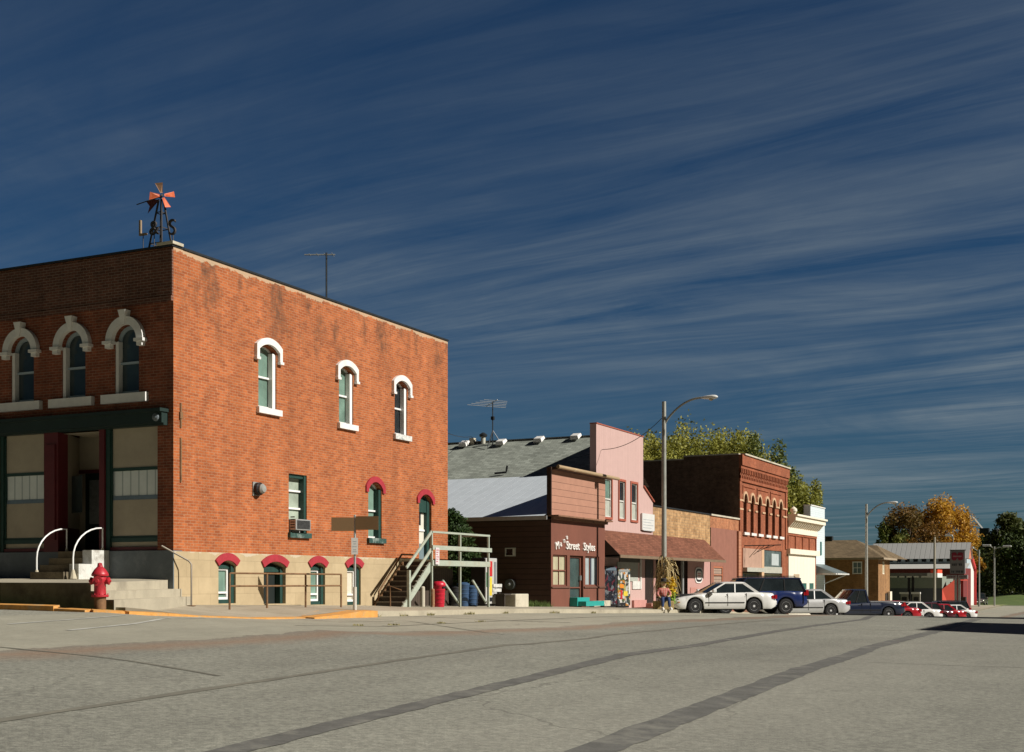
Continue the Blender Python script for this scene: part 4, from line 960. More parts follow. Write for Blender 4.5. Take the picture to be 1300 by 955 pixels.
# hose reel on the dark wall
xh, zh = onY(650, 742, YS0); o = thing('hose_reel', 'round grey hose reel hung on the dark brown side wall', 'hose reel', (xh, YS0-.12, zh))
M = Matrix.Translation((xh, YS0-.16, zh)) @ Matrix.Rotation(math.radians(90), 4, 'X') @ Matrix.Scale(.7, 4)
mb = MB(); mb.lathe([(.16,-.12),(.30,-.12),(.31,-.07),(.17,-.06),(.17,.06),(.30,.07),(.30,.12),(.05,.12)], M, 20); mb.build('drum', pm('reel_grey', (.12,.13,.13), .5), o, smooth=True)
mb = MB(); mb.lathe([(.05,.12),(.09,.16),(.02,.2)], M, 12); mb.build('hub', galv, o)

# ================================================================== pink building with shingle roof
XK = -21.5; YK0, YK1 = yX(757, XK), yX(816.5, XK)
pk = thing('pink_building', 'tall pink false fronted shop with three narrow red windows and grey shingle roof', 'building', (XK, YK0, .5))
pinkm = stripes('pink_boards', (.51,.345,.315), (.41,.265,.23), .21, 'y', .7, duty=.93, bmp=.3, vary=.06)
ztk = onX(757.5, 538, XK)[1]; zaw = onX(765, 673, XK)[1]
Pk = FX(XK)
WK_ = []
for pl, pr, pt, pb in ((765, 776, 607, 658), (785.6, 793, 609.5, 660), (801, 808.5, 612.5, 661.5)):
    WK_.append([yX(pl,XK), yX(pr,XK), 0, 0, 0])
zwk1 = onX(787, 611, XK)[1]; zwk0 = onX(787, 658.5, XK)[1]
for h in WK_: h[2] = zwk0; h[3] = zwk1
mb = MB(); wall_holes(mb, Pk, YK0, YK1, .3, ztk, WK_, .15)
mb.poly([(XK,YK0,.3),(XK-.3,YK0,.3),(XK-.3,YK0,ztk),(XK,YK0,ztk)]); mb.poly([(XK,YK1,.3),(XK,YK1,ztk),(XK-.3,YK1,ztk),(XK-.3,YK1,.3)])
mb.poly([(XK-.3,YK0,.3),(XK-.3,YK1,.3),(XK-.3,YK1,ztk),(XK-.3,YK0,ztk)]); mb.poly([(XK,YK0,ztk),(XK,YK1,ztk),(XK-.3,YK1,ztk),(XK-.3,YK0,ztk)])
YW = yX(829, XK); zwg0 = onX(829.5, 638, XK)[1]; zwg1 = onX(817, 618, XK)[1]
mb.prism(lambda a, b, c: (XK+c, a, b), [(YK1+.002,.3),(YW,.3),(YW,zwg0),(YK1+.002,zwg1)], -.25, -.004)
mb.build('front_wall', pinkm, pk)
redw = pm('red_window_trim', (.36,.10,.06), .6, .15)
mb = MB(); mb.bar((XK-.1,YK1,zwg1+.03), (XK-.1,YW+.05,zwg0+.03), .35, .06); mb.box(XK-.31, XK+.03, YK0-.02, YK1+.02, ztk+.002, ztk+.05); mb.build('coping', redw, pk)
for i, h in enumerate(WK_):
    wo = window(pk, Pk, h[0], h[1], h[2], h[3], 0, .07, dirty_white, gdark if i else ggreen, .05, .47, name='window')
    mb = MB(); e = .10
    mb.pbox(Pk, h[0]-e, h[0]-.002, h[2]-e, h[3]+e, -.01, .04); mb.pbox(Pk, h[1]+.002, h[1]+e, h[2]-e, h[3]+e, -.01, .04)
    mb.pbox(Pk, h[0]-.002, h[1]+.002, h[3], h[3]+e, -.01, .04); mb.pbox(Pk, h[0]-.002, h[1]+.002, h[2]-e, h[2], -.01, .06); mb.build('casing', redw, wo)
    mb = MB(); mb.pbox(Pk, h[0]+.05, h[1]-.05, h[2]+.05, h[2]+.5*(h[3]-h[2]), -.066, -.06); mb.build('shade', pm('pale_shade', (.42,.44,.38), .6), wo)
def shingles(name, c):
    m, nt, b = newmat(name); co = objco(nt); sp = nt.nodes.new('ShaderNodeSeparateXYZ'); nt.links.new(co, sp.inputs[0])
    cb = nt.nodes.new('ShaderNodeCombineXYZ'); nt.links.new(math_(nt, 'ADD', sp.outputs[0], sp.outputs[1]) if c[0] < .22 and c[2] < .1 else sp.outputs[0], cb.inputs[0]); nt.links.new(sp.outputs[2], cb.inputs[1])
    br = nt.nodes.new('ShaderNodeTexBrick'); nt.links.new(cb.outputs[0], br.inputs['Vector'])
    for k, v in (('Scale',1.), ('Mortar Size',.008), ('Brick Width',.30), ('Row Height',.085), ('Mortar Smooth',.3)): br.inputs[k].default_value = v
    br.inputs['Color1'].default_value = col(tuple(x*1.2 for x in c)); br.inputs['Color2'].default_value = col(tuple(x*.8 for x in c)); br.inputs['Mortar'].default_value = col(tuple(x*.5 for x in c))
    n = noise(nt, co, .9, 9, .75, (1,.5,1)); cc = mix(nt, .8, br.outputs[0], ramp(nt, n, .32, .68, (.68,.68,.66), (1.25,1.25,1.22)), 'MULTIPLY')
    nt.links.new(cc, b.inputs['Base Color']); b.inputs['Roughness'].default_value = .95; b.inputs['Specular IOR Level'].default_value = .2
    bump(nt, b, br.outputs['Fac'], -.4, .02); return m
grey_sh = shingles('grey_shingles', (.29,.315,.28))
Yr = 56.1; zrg = 8.33; yev = YS1+.05; zevg = 6.17
mb = MB(); xe_ = -42
mb.add([(xe_,yev,zevg),(XK-.3,yev,zevg),(XK-.3,Yr,zrg),(xe_,Yr,zrg),(xe_,60.0,zevg),(XK-.3,60.0,zevg)], [(0,1,2,3),(3,2,5,4)])
mb.build('shingle_roof', grey_sh, pk)
mb = MB(); mb.box(xe_, XK-.3, Yr-.10, Yr+.10, zrg-.005, zrg+.05); mb.build('ridge_cap', pm('ridge_grey', (.2,.21,.19), .9), pk)
mb = MB(); mb.poly([(xe_,yev+.3,.3),(XK-.3,yev+.3,.3),(XK-.3,yev+.3,zevg),(xe_,yev+.3,zevg)]); mb.poly([(xe_,59.7,.3),(XK-.3,59.7,.3),(XK-.3,59.7,zevg),(xe_,59.7,zevg)]); mb.build('side_wall', dark_sid, pk)
mroof = (zrg-zevg)/(Yr-yev)
def on_roof(px, py):
    u = (px-650)/FP; k = (HZ-py)/FP; q = st*u+ct
    d = (zevg-EYE-mroof*yev)/(k-mroof*q); return (ct*u-st)*d, q*d, EYE+k*d
for px, py in ((590,567),(637,565),(685,561.5),(731.5,558)):
    x, y, z_ = on_roof(px, py); mb = MB()
    mb.add([(x-.22,y-.25,z_-.03),(x+.22,y-.25,z_-.03),(x+.22,y+.15,z_+.20),(x-.22,y+.15,z_+.20),(x-.18,y-.28,z_+.15),(x+.18,y-.28,z_+.15),(x+.18,y+.1,z_+.30),(x-.18,y+.1,z_+.30)], [(0,1,5,4),(4,5,6,7),(1,2,6,5),(3,0,4,7),(2,3,7,6)])
    mb.build('roof_vent', white, pk)
x, y, z_ = on_roof(613.5, 563); mb = MB(); mb.lathe([(.11,-.3),(.11,.32)], Matrix.Translation((x,y,z_)), 12); ch = mb.build('flue', pm('buff_flue', (.5,.5,.42), .6), pk)
mb = MB(); mb.lathe([(.18,.32),(.2,.42),(.06,.52)], Matrix.Translation((x,y,z_)), 12); mb.build('flue_cap', darkmetal, ch)
x, y, z_ = on_roof(643, 603); mb = MB(); mb.tube([(x-.55,y-.1,z_+.08),(x-.02,y,z_+.12),(x,y,z_+.2),(x+.04,y,z_+.42)], .045, 8); mb.build('stove_pipe', black, pk)
x, y, z_ = on_roof(600, 563); mb = MB(); mb.box(x-.12, x+.12, y-.12, y+.12, z_-.2, z_+.25); mb.build('chimney', conc2, pk)
# rooftop aerials
def aerial(label, base, top, boomdir, booml, nel, ell, tripod, tilt=0., off=.35):
    base, top = Vector(base), Vector(top); o = thing('tv_aerial', label, 'aerial', base)
    mb = MB(); mb.tube([base, top], .028, 6); mb.build('mast', darkmetal, o)
    bd = Vector(boomdir).normalized(); c = top-Vector((0,0,.06)); a = c-bd*booml*off; b = c+bd*booml*(1-off)
    mb = MB(); mb.tube([a, b], .02, 6); mb.build('boom', galv, o)
    side = bd.cross(Vector((0,0,1))).normalized(); side = (side+Vector((0,0,tilt))).normalized()
    for i in range(nel):
        p = a+(b-a)*(i+.3)/nel; l = ell*(1-.5*i/nel)/2
        mb = MB(); mb.tube([p-side*l, p+side*l], .011, 5); mb.build('element', galv, o)
    if tripod:
        f = Vector((0,0,tripod))
        for k in range(3):
            an = k*2.1+.4; mb = MB(); mb.tube([base+Vector((0,0,tripod)), base+Vector((math.cos(an)*.45, math.sin(an)*.45, 0.05-(.15 if k else .0)))], .02, 5); mb.build('leg', darkmetal, o)
        mb = MB(); m2 = base+(top-base)*.62; mb.box(m2.x-.07, m2.x+.07, m2.y-.07, m2.y+.07, m2.z-.08, m2.z+.08); mb.build('rotor', black, o)
    return o
x, y, z_ = on_roof(625.5, 565); zt_ = onY(625.5, 509.5, y)[1]
aerial('tv aerial on a tripod mast on the grey shingle roof ridge', (x,y,z_-.05), (x,y,zt_), (.75,-.66,.10), 1.5, 5, 2.0, .75, .02, .6)
xa_, ya_ = xY(414, 34.5), 34.5
zb_, zt_ = ZT-.9, onY(414, 321, 34.5)[1]
xa_ = xY(414.5, 33.5); ya_ = 33.5; zt_ = onY(414.5, 321, ya_)[1]
aerial('thin tv aerial rising behind the parapet of the brick corner building', (xa_,ya_,ZT-.9), (xa_,ya_,zt_), (-.9,-.42,.0), .95, 4, .45, 0, .0, .28)
# ------------------------------------------------------------------ shingled canopy over two shops, shopfronts beneath
Yc0, Yc1 = YS1+.05, yX(921, -20.32); zc_b = onX(795, 707, -20.32)[1]
cn = thing('shingled_canopy', 'long brown shingled canopy over the pink and tan shopfronts', 'canopy', (XK, Yc0, zc_b))
brown_sh = shingles('brown_shingles', (.175,.072,.046))
mb = MB(); mb.add([(XK+.01,Yc0,zaw),(XK+.01,Yc1,zaw),(-20.32,Yc1,zc_b+.07),(-20.32,Yc0,zc_b+.07)], [(0,3,2,1)])
mb.poly([(XK+.01,Yc1,zaw),(-20.32,Yc1,zc_b+.07),(XK+.01,Yc1,zc_b+.07)]); mb.build('shingles', brown_sh, cn)
mb = MB(); mb.poly([(XK+.01,Yc0,zaw),(-20.32,Yc0,zc_b+.07),(XK+.01,Yc0,zc_b+.07)]); mb.poly([(XK+.01,Yc0,zc_b),(-20.32,Yc0,zc_b),(-20.32,Yc1,zc_b),(XK+.01,Yc1,zc_b)]); mb.build('soffit', darkwood, cn)
mb = MB(); mb.box(-20.33, -20.29, Yc0-.02, Yc1+.02, zc_b-.05, zc_b+.08); mb.build('fascia', pm('tan_fascia', (.20,.14,.09), .6), cn)
# pink ground floor pieces
def front_piece(parent, Pf_, p0, p1, t, b, X, w0, w1, mat, name, lab=None):
    y0, y1 = yX(p0, X), yX(p1, X); zb_ = onX((p0+p1)/2, b, X)[1]; zt_ = onX((p0+p1)/2, t, X)[1]
    return MB().pbox(Pf_, y0, y1, zb_, zt_, w0, w1).build(name, mat, parent, label=lab)
shade_pink = pm('pink_paint', (.46,.26,.23), .7, .12, 3)
front_piece(pk, Pk, 786, 812, 708, 714, XK, .004, .03, pm('transom_dark', (.06,.05,.035), .5), 'transom')
front_piece(pk, Pk, 783, 809, 714, 738, XK, .004, .035, pm('grey_green_board', (.38,.40,.35), .6), 'upper_board')
front_piece(pk, Pk, 802, 812, 738, 748, XK, .004, .05, dirty_white, 'display_case')
front_piece(pk, Pk, 811.8, 813.5, 708, 748, XK, .004, .05, dirty_white, 'door_post')
front_piece(pk, Pk, 819, 828.5, 711, 768, XK, .004, .02, pm('dark_door', (.03,.018,.015), .5), 'door')
mb = MB(); y0, y1 = yX(819,XK)-.2, yX(829,XK)+.05; mb.box(XK+.004, XK+.4, y0, y1, .3, S(XK,y0)+.26); mb.box(XK+.402, XK+.75, y0, y1, .3, S(XK,y0)+.12); mb.build('doorstep', pm('pink_step', (.42,.21,.17), .8), pk)
front_piece(pk, Pk, 802, 818, 762, 771, XK, .01, .12, pm('pink_base', (.50,.24,.21), .8), 'plinth')
# drinks machines under the canopy
vending('v', 'black drinks machine with dark graphics under the brown canopy', -20.9, yX(775.5,-20.9), math.radians(-14), .95, 1.78, .75, black, graphic('dark_graphic', 0, [(.015,.015,.02),(.03,.04,.06),(.10,.02,.03),(.015,.015,.02),(.12,.13,.14)], 6.5),
   [('header', .1,.9,.90,.97, pm('header_grey', (.12,.16,.2), .3)), ('coin_panel', .80,.93,.35,.80, darkmetal), ('delivery_slot', .15,.6,.08,.16, pm('slot_grey', (.16,.16,.15), .4))])
vending('v', 'colourful drinks machine with white and orange splashes beside the black one', -20.9, yX(792.5,-20.9), math.radians(-14), .98, 1.74, .75, black, graphic('bright_graphic', 1, [(.42,.42,.38),(.35,.32,.12),(.05,.07,.08),(.50,.50,.47),(.06,.08,.05),(.08,.10,.05),(.04,.05,.05),(.42,.18,.04),(.05,.05,.06)], 8.5),
   [('header', .08,.9,.92,.98, galv), ('coin_panel', .84,.94,.35,.85, wp), ('picture_panel', .15,.45,.50,.60, pm('print_orange', (.7,.25,.03), .4)), ('picture_panel', .45,.75,.30,.42, ye_p), ('picture_panel', .2,.35,.22,.45, red_p), ('delivery_slot', .2,.6,.06,.13, black)])

# white hanging sign board on the pink wing
y0, y1 = yX(815.5, XK+.1), yX(831, XK+.1); zb_, zt_ = onX(823, 673.5, XK+.1)[1], onX(823, 652.5, XK+.1)[1]
o = thing('sign_board', 'square white sign board with faint grey writing on the pink wall', 'sign', (XK+.1, y0, zb_))
MB().box(XK+.03, XK+.10, y0, y1, zb_, zt_).build('panel', wp, o)
mb = MB()
for i in range(5): mb.box(XK+.101, XK+.106, y0+.15, y1-.15-(i % 2)*.3, zt_-.30-i*.13, zt_-.27-i*.13)
mb.build('print', pm('faint_print', (.42,.45,.46), .6), o)
# ================================================================== tan brick shop
Yt0, Yt1 = YW+.02, yX(901.5, XK); zt_ = onX(830, 643, XK)[1]
tb = thing('tan_brick_shop', 'low tan brick shop with a plain parapet behind the lamp post', 'building', (XK, Yt0, .4))
tanb = brick('tan_brick', (.50,.33,.17), (.36,.22,.105), (.34,.25,.16), .42, .14, .012, patch=.8, stain=(.55,.42,.25))
Pt = FX(XK)
yts = [yX(p, XK) for p in (833, 846, 852, 871)]
mb = MB(); wall_holes(mb, Pt, Yt0, Yt1, zc_b+.2, zt_, [], .1); mb.poly([(XK,Yt0,.3),(XK-20,Yt0,.3),(XK-20,Yt0,zt_),(XK,Yt0,zt_)]); mb.poly([(XK,Yt1,.3),(XK-20,Yt1,.3),(XK-20,Yt1,zt_),(XK,Yt1,zt_)])
mb.build('wall', tanb, tb)
MB().box(XK-20, XK-.05, Yt0+.05, Yt1-.05, zt_-.25, zt_-.15).build('roof', pm('tar_roof', (.06,.06,.06), .9), tb)
MB().box(XK-.3, XK+.05, Yt0, Yt1, zt_+.002, zt_+.07).build('coping', darkmetal, tb)
# shopfront below the canopy: dark display window, post, pink wall with an oval notice
yA, yB_, yC = yX(829.5,XK), yX(868,XK), yX(873,XK)
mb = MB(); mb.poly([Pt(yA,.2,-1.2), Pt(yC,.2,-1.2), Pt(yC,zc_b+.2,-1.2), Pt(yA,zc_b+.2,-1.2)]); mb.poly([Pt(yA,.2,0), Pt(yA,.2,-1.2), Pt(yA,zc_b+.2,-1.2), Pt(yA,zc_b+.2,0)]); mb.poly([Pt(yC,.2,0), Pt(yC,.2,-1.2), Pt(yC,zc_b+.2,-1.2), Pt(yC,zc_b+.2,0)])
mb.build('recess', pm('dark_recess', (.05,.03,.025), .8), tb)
wo = window(tb, Pt, yX(846,XK), yX(866,XK), .95, 2.45, 0, .9, darkwood, gdark, .08, 0, (.4,), name='shop_window')
MB().pbox(Pt, yA+.02, yA+.35, .3, zc_b+.19, -.25, 0).build('pier', shade_pink, tb)
MB().pbox(Pt, yX(866.7,XK), yX(868.3,XK), .3, zc_b+.19, -.1, -.0).build('post', galv, tb)
MB().pbox(Pt, yC, Yt1, .2, zc_b+.2, -.05, -.0).build('lower_wall', shade_pink, tb)
MB().pbox(Pt, yX(876,XK), yX(884,XK), .35, onX(880,746,XK)[1], .002, .03).build('access_panel', pm('pink_panel', (.46,.22,.18), .7), tb)
yo, zo = onX(886.5, 730.5, XK); o = thing('oval_sign', 'white oval notice with a dark rim on the pink shop wall', 'sign', (XK+.03, yo, zo))
def rounded(cx, cz, a, b, n=28, p=3.2):
    return [(cx+a*math.copysign(abs(math.cos(t))**(2/p), math.cos(t)), cz+b*math.copysign(abs(math.sin(t))**(2/p), math.sin(t))) for t in [2*math.pi*i/n for i in range(n)]]
MB().prism(Pt, rounded(yo, zo, .64, .42), .01, .04).build('rim', white, o)
MB().prism(Pt, rounded(yo, zo, .53, .35), .041, .05).build('border', black, o); MB().prism(Pt, rounded(yo, zo, .43, .24), .051, .058).build('face', wp, o)
for i_ in range(3): MB().pbox(Pt, yo-.26, yo+.26-.08*(i_ % 2), zo-.13+.10*i_, zo-.09+.10*i_, .059, .063).build('print', red_p, o)
# ================================================================== remaining shops of the block
# low orange brick shop
Yo0, Yo1 = Yt1+.02, 74.5-.02; XO = XK
ob = thing('orange_brick_shop', 'low orange brick shop with vertical reddish boards and a small panelled window', 'building', (XO, Yo0, .1))
orb = brick('orange_brick', (.46,.19,.09), (.36,.13,.06), (.40,.27,.18))
red_board = stripes('reddish_boards', (.27,.115,.08), (.15,.06,.04), .24, 'y', .75, duty=.92, vary=.15)
zo_t = onX(905, 655, XO)[1]; zo_m = onX(920, 672, XO)[1]; Po = FX(XO)
mb = MB(); mb.poly([Po(Yo0,zo_m,0),Po(Yo1,zo_m,0),Po(Yo1,zo_t,0),Po(Yo0,zo_t,0)]); mb.poly([Po(Yo0,0,0),Po(Yo0,0,-15),Po(Yo0,zo_t,-15),Po(Yo0,zo_t,0)]); mb.build('wall', orb, ob)
hw = [yX(905,XO), yX(917,XO), onX(911,748,XO)[1], onX(911,719,XO)[1], 0]
mb = MB(); wall_holes(mb, FX(XO+.04), Yo0, Yo1, -.4, zo_m, [hw], .1); mb.poly([(XO+.04,Yo0,zo_m),(XO+.04,Yo1,zo_m),(XO,Yo1,zo_m),(XO,Yo0,zo_m)]); mb.build('boarded_front', red_board, ob)
MB().box(XO-14, XO-.1, Yo0, Yo1, zo_t-.3, zo_t-.2).build('roof', pm('tar_roof', (.06,.06,.06), .9), ob)
MB().box(XO-.3, XO+.08, Yo0, Yo1, zo_t+.002, zo_t+.09).build('coping', conc2, ob)
window(ob, FX(XO+.04), *hw[:4], 0, .06, pm('orange_trim', (.42,.15,.08), .6), stripes('slatted_blind', (.34,.25,.19), (.16,.10,.08), .16, 'z', .6, duty=.8), .10, .62)
MB().pbox(Po, Yo1-.55, Yo1-.02, -.4, zo_m-.02, .042, .16).build('pilaster', stripes('pilaster_boards', (.42,.19,.11), (.3,.12,.07), .2, 'z', .7), ob)
# ------------------------------------------------------------------ two storey red brick block
Y20, Y21 = 74.5, yX(998.5, XK); z2t = onX(938, 577, XK)[1]
tb2 = thing('red_brick_block', 'two storey red brick commercial block with six tall arched windows', 'building', (XK, Y20, -.1))
rb = brick('red_brick', (.34,.10,.045), (.25,.07,.033), (.32,.18,.12), patch=.3)
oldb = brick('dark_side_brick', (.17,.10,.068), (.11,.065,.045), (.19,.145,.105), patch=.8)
P2f = FX(XK); nW = 6; W2 = []
ws = [yX(p, XK) for p in (945.8, 954.8, 963.8, 973.5, 982, 990.5)]
zsp = onX(946, 676, XK)[1]; zap = onX(946, 627.5, XK)[1]
for c in ws: W2.append([c-.36, c+.36, zsp, zap, .36])
zgf = onX(942, 692, XK)[1]
yq = [yX(p, XK) for p in (942.5, 966, 969, 992.5)]
zsh0 = onX(968, 724, XK)[1]; zsh1 = onX(968, 700, XK)[1]
mb = MB(); wall_holes(mb, P2f, Y20, Y21, -.6, z2t, W2+[[yq[0],yq[3],-.6,zsh1+.1,0]], .3)
mb.poly([(XK,Y21,-.6),(XK-22,Y21,-.6),(XK-22,Y21,z2t-.9),(XK,Y21,z2t)]); mb.poly([(XK-.33,Y20,5),(XK-.33,Y21,5),(XK-.33,Y21,z2t),(XK-.33,Y20,z2t)]); mb.build('front_wall', rb, tb2)
mb = MB(); steps_ = [(0,0),(3.4,0),(3.4,-.18),(7,-.18),(7,-.36),(11,-.36),(11,-.55),(15,-.55),(15,-.75),(22,-.75)]
mb.prism(lambda a, b, c: (XK-a, Y20+c, b), [(0,-.6)]+[(0,z2t)]+[(a, z2t+b) for a, b in steps_[1:]]+[(22,-.6)], 0.0, .32); mb.build('side_wall', oldb, tb2)
mb = MB()
for (a, b), (c, d) in zip(steps_[::2], steps_[1::2]): mb.box(XK-c, XK-a, Y20-.04, Y20+.36, z2t+b+.002, z2t+b+.07)
mb.box(XK-.34, XK+.30, Y20+.361, Y21+.05, z2t+.002, z2t+.09); mb.build('coping', conc2, tb2)
MB().box(XK-22, XK-.35, Y20+.33, Y21-.02, z2t-1.6, z2t-1.5).build('roof', pm('tar_roof', (.06,.06,.06), .9), tb2)
mb = MB(); H_ = z2t
mb.pbox(P2f, Y20, Y21, H_-.62, H_, .0, .22); mb.pbox(P2f, Y20, Y21, H_-.80, H_-.622, .0, .14); mb.pbox(P2f, Y20, Y21, H_-1.55, H_-1.38, .0, .10); mb.pbox(P2f, Y20, Y20+.45, zgf, H_-1.552, .0, .07); mb.pbox(P2f, Y21-.45, Y21, zgf, H_-1.552, .0, .07); mb.build('cornice', rb, tb2)
mb = MB(); n = 30
for i in range(n):
    y = Y20+.12+(Y21-Y20-.4)*i/(n-1); mb.pbox(P2f, y, y+.16, H_-1.06, H_-.802, .0, .13); mb.pbox(P2f, y, y+.16, H_-1.378, H_-1.20, .0, .10)
mb.build('corbels', rb, tb2)
mb = MB(); zpn = H_-2.55
for i in range(3):
    a = Y20+.75+i*3.15; mb.pbox(P2f, a, a+2.7, zpn+.72, zpn+.80, .0, .05); mb.pbox(P2f, a, a+.08, zpn+.3, zpn+.719, .0, .05)
mb.build('panel_moulding', rb, tb2)
buff = pm('buff_stone', (.55,.36,.22), .8, .15, 4)
zb1 = zap-.36
for i, h in enumerate(W2):
    wo = window(tb2, P2f, *h, .24, pm('brown_sash', (.09,.05,.04), .6), gdark, .06, .45)
    mb = MB(); arc_band(mb, P2f, h[0]-.03, h[1]+.03, zb1, .39, .14, -.01, .07, legs=.12); mb.build('window_hood', buff, wo)
    mb = MB(); mb.pbox(P2f, h[0]-.18, h[1]+.18, zsp-.16, zsp-.002, -.2, .14); mb.build('sill', white, wo)
    a = Y20 if i == 0 else W2[i-1][1]+.05; b = h[0]-.05
    if i == 0: pass
mb = MB(); edges = [Y20+.0]+sum([[h[0]-.20, h[1]+.20] for h in W2], [])+[Y21]
for a, b in zip(edges[::2], edges[1::2]):
    for z_ in (zb1-.10, zb1-.62): mb.pbox(P2f, a, b, z_, z_+.10, .0, .075)
mb.build('string_course', buff, tb2)
# shop front of the red block
mb = MB(); mb.pbox(P2f, yq[0], yq[1], zsh1-1.05, zsh1+.1, -.2, .05); sf = mb.build('shop_fascia', stripes('striped_fascia', (.42,.27,.20), (.30,.17,.12), .18, 'y', .7), tb2)
mb = MB(); mb.pbox(P2f, yq[1], yq[2], -.5, zsh1+.1, -.2, .06); mb.build('shop_post', buff, tb2)
mb = MB(); mb.pbox(P2f, yq[2], yq[3], zsh1-.95, zsh1+.1, -.2, -.05); mb.build('transom', glass('grey_transom', (.12,.16,.16), .2), tb2)
mb = MB(); mb.pbox(P2f, yX(980,XK), yX(989,XK), zsh1-.85, zsh1-.1, -.05, -.02); mb.build('transom_sign', pm('pale_sign', (.45,.5,.5), .5), tb2)
mb = MB(); mb.pbox(P2f, yq[2], yq[3], zsh1-1.35, zsh1-.952, -.2, .02); mb.pbox(P2f, yq[0], yq[1], zsh1-1.3, zsh1-1.052, -.2, .3); mb.build('shop_lintel', pm('pale_lintel', (.42,.42,.36), .6), tb2)
for k, (a, b) in enumerate(((yq[0], yq[1]), (yq[2], yq[3]))):
    wo = window(tb2, P2f, a, b, -.1, zsh1-1.36, 0, .15, pm('olive_frame', (.14,.12,.06), .6), glass('shop_glass', (.07,.075,.05), .12), .1, 0, (.3,.62), name='shop_window')
MB().pbox(P2f, yq[0], yq[3], -.6, -.1, -.2, .0).build('stall_riser', pm('riser_brown', (.2,.1,.06), .8), tb2)
o = thing('bracket_sign', 'thin iron bracket arm for a hanging sign on the red brick block', 'sign bracket', (XK, yX(945,XK), onX(945,695,XK)[1]))
zq_ = onX(945,693,XK)[1]; yq_ = yX(945,XK); mb = MB(); mb.tube([(XK,yq_,zq_),(XK+2.2,yq_,zq_+.02)], .03, 6); mb.build('arm', darkmetal, o)
for i in range(4): mb = MB(); mb.tube([(XK+.3+.25*i,yq_,zq_-.7+.16*i),(XK+.9+.3*i,yq_,zq_-.02)], .018, 5); mb.build('stay', darkmetal, o)
# ------------------------------------------------------------------ small brick building with white bracketed cornice
Yc_0, Yc_1 = Y21+.02, yX(1036, XK); zct = onX(1000, 655, XK)[1]
cb_ = thing('cornice_building', 'small brick building with a deep cream bracketed cornice and boarded front', 'building', (XK, Yc_0, -.4))
cream = pm('cream_paint', (.78,.72,.58), .6, .08, 3)
zc1 = onX(1003, 677, XK)[1]; zc2 = onX(1003, 703.5, XK)[1]
MB().box(XK-14, XK, Yc_0, Yc_1, -.9, zct-.25).build('wall', rb, cb_)
Pc = FX(XK); n = 16
mb = MB(); mb.pbox(Pc, Yc_0, Yc_1+.02, zc1, zct-.75, .002, .12); mb.pbox(Pc, Yc_0-.02, Yc_1+.35, zct-.32, zct-.02, .002, .62); mb.pbox(Pc, Yc_0-.05, Yc_1+.42, zct-.02, zct+.10, .002, .75)
mb.box(XK-.6, XK, Yc_0, Yc_1+.3, zct-.24, zct+.10); mb.build('cornice', cream, cb_)
for i in range(n):
    y = Yc_0+.1+(Yc_1-Yc_0-.1)*i/(n-1); mb = MB(); mb.prism(lambda a, b, c: (XK+a, c, b), [(.12,zct-.74),(.22,zct-.72),(.55,zct-.321),(.12,zct-.321)], y-.10, y+.10); mb.build('bracket', cream, cb_)
mb = MB(); mb.pbox(Pc, Yc_0, Yc_1, zct-.749, zct-.321, .002, .10); mb.build('bracket_panel', pm('ochre_panel', (.42,.27,.13), .7), cb_)
M = Matrix.Translation((XK+.45, Yc_0+.1, zct+.10)); mb = MB(); mb.lathe([(.14,0),(.16,.08),(.24,.2),(.22,.34),(.08,.46),(.02,.5)], M, 14); mb.build('finial', cream, cb_, smooth=True)
mb = MB()
for i in range(5):
    y = Yc_0+.3+(Yc_1-Yc_0-.5)*i/4; mb.pbox(Pc, y-.09, y+.09, zc2+.35, zc1-.15, .0, .07)
mb.pbox(Pc, Yc_0, Yc_1, zc1-.15, zc1-.002, .0, .07); mb.build('brick_piers', rb, cb_)
mb = MB(); mb.pbox(Pc, Yc_0, Yc_1+.1, zc2, zc2+.35, .0, .25); mb.build('lintel', cream, cb_)
cr_b = stripes('cream_boards', (.76,.71,.59), (.5,.42,.3), .93, 'y', .6, duty=.975, vary=.05)
yl, yr = Yc_0+.35, Yc_1-.55
mb = MB(); mb.pbox(Pc, yl, yr, -.9, zc2-.002, .0, .06); fb = mb.build('boarded_shopfront', cr_b, cb_)
ya_, yb2_ = yX(1008,XK), yX(1016,XK); mb = MB(); mb.pbox(Pc, yX(1006.5,XK), yX(1013.5,XK), onX(1010,751,XK)[1], onX(1010,729,XK)[1], .062, .08); mb.build('hatch', pm('ochre_hatch', (.42,.33,.22), .6), fb)
for p in (1017.5, 1026.5):
    mb = MB(); mb.pbox(Pc, yX(p,XK), yX(p+5,XK), onX(p,756,XK)[1], onX(p,740.5,XK)[1], .062, .08); mb.build('window', glass('teal_glass', (.03,.14,.13), .15), fb)
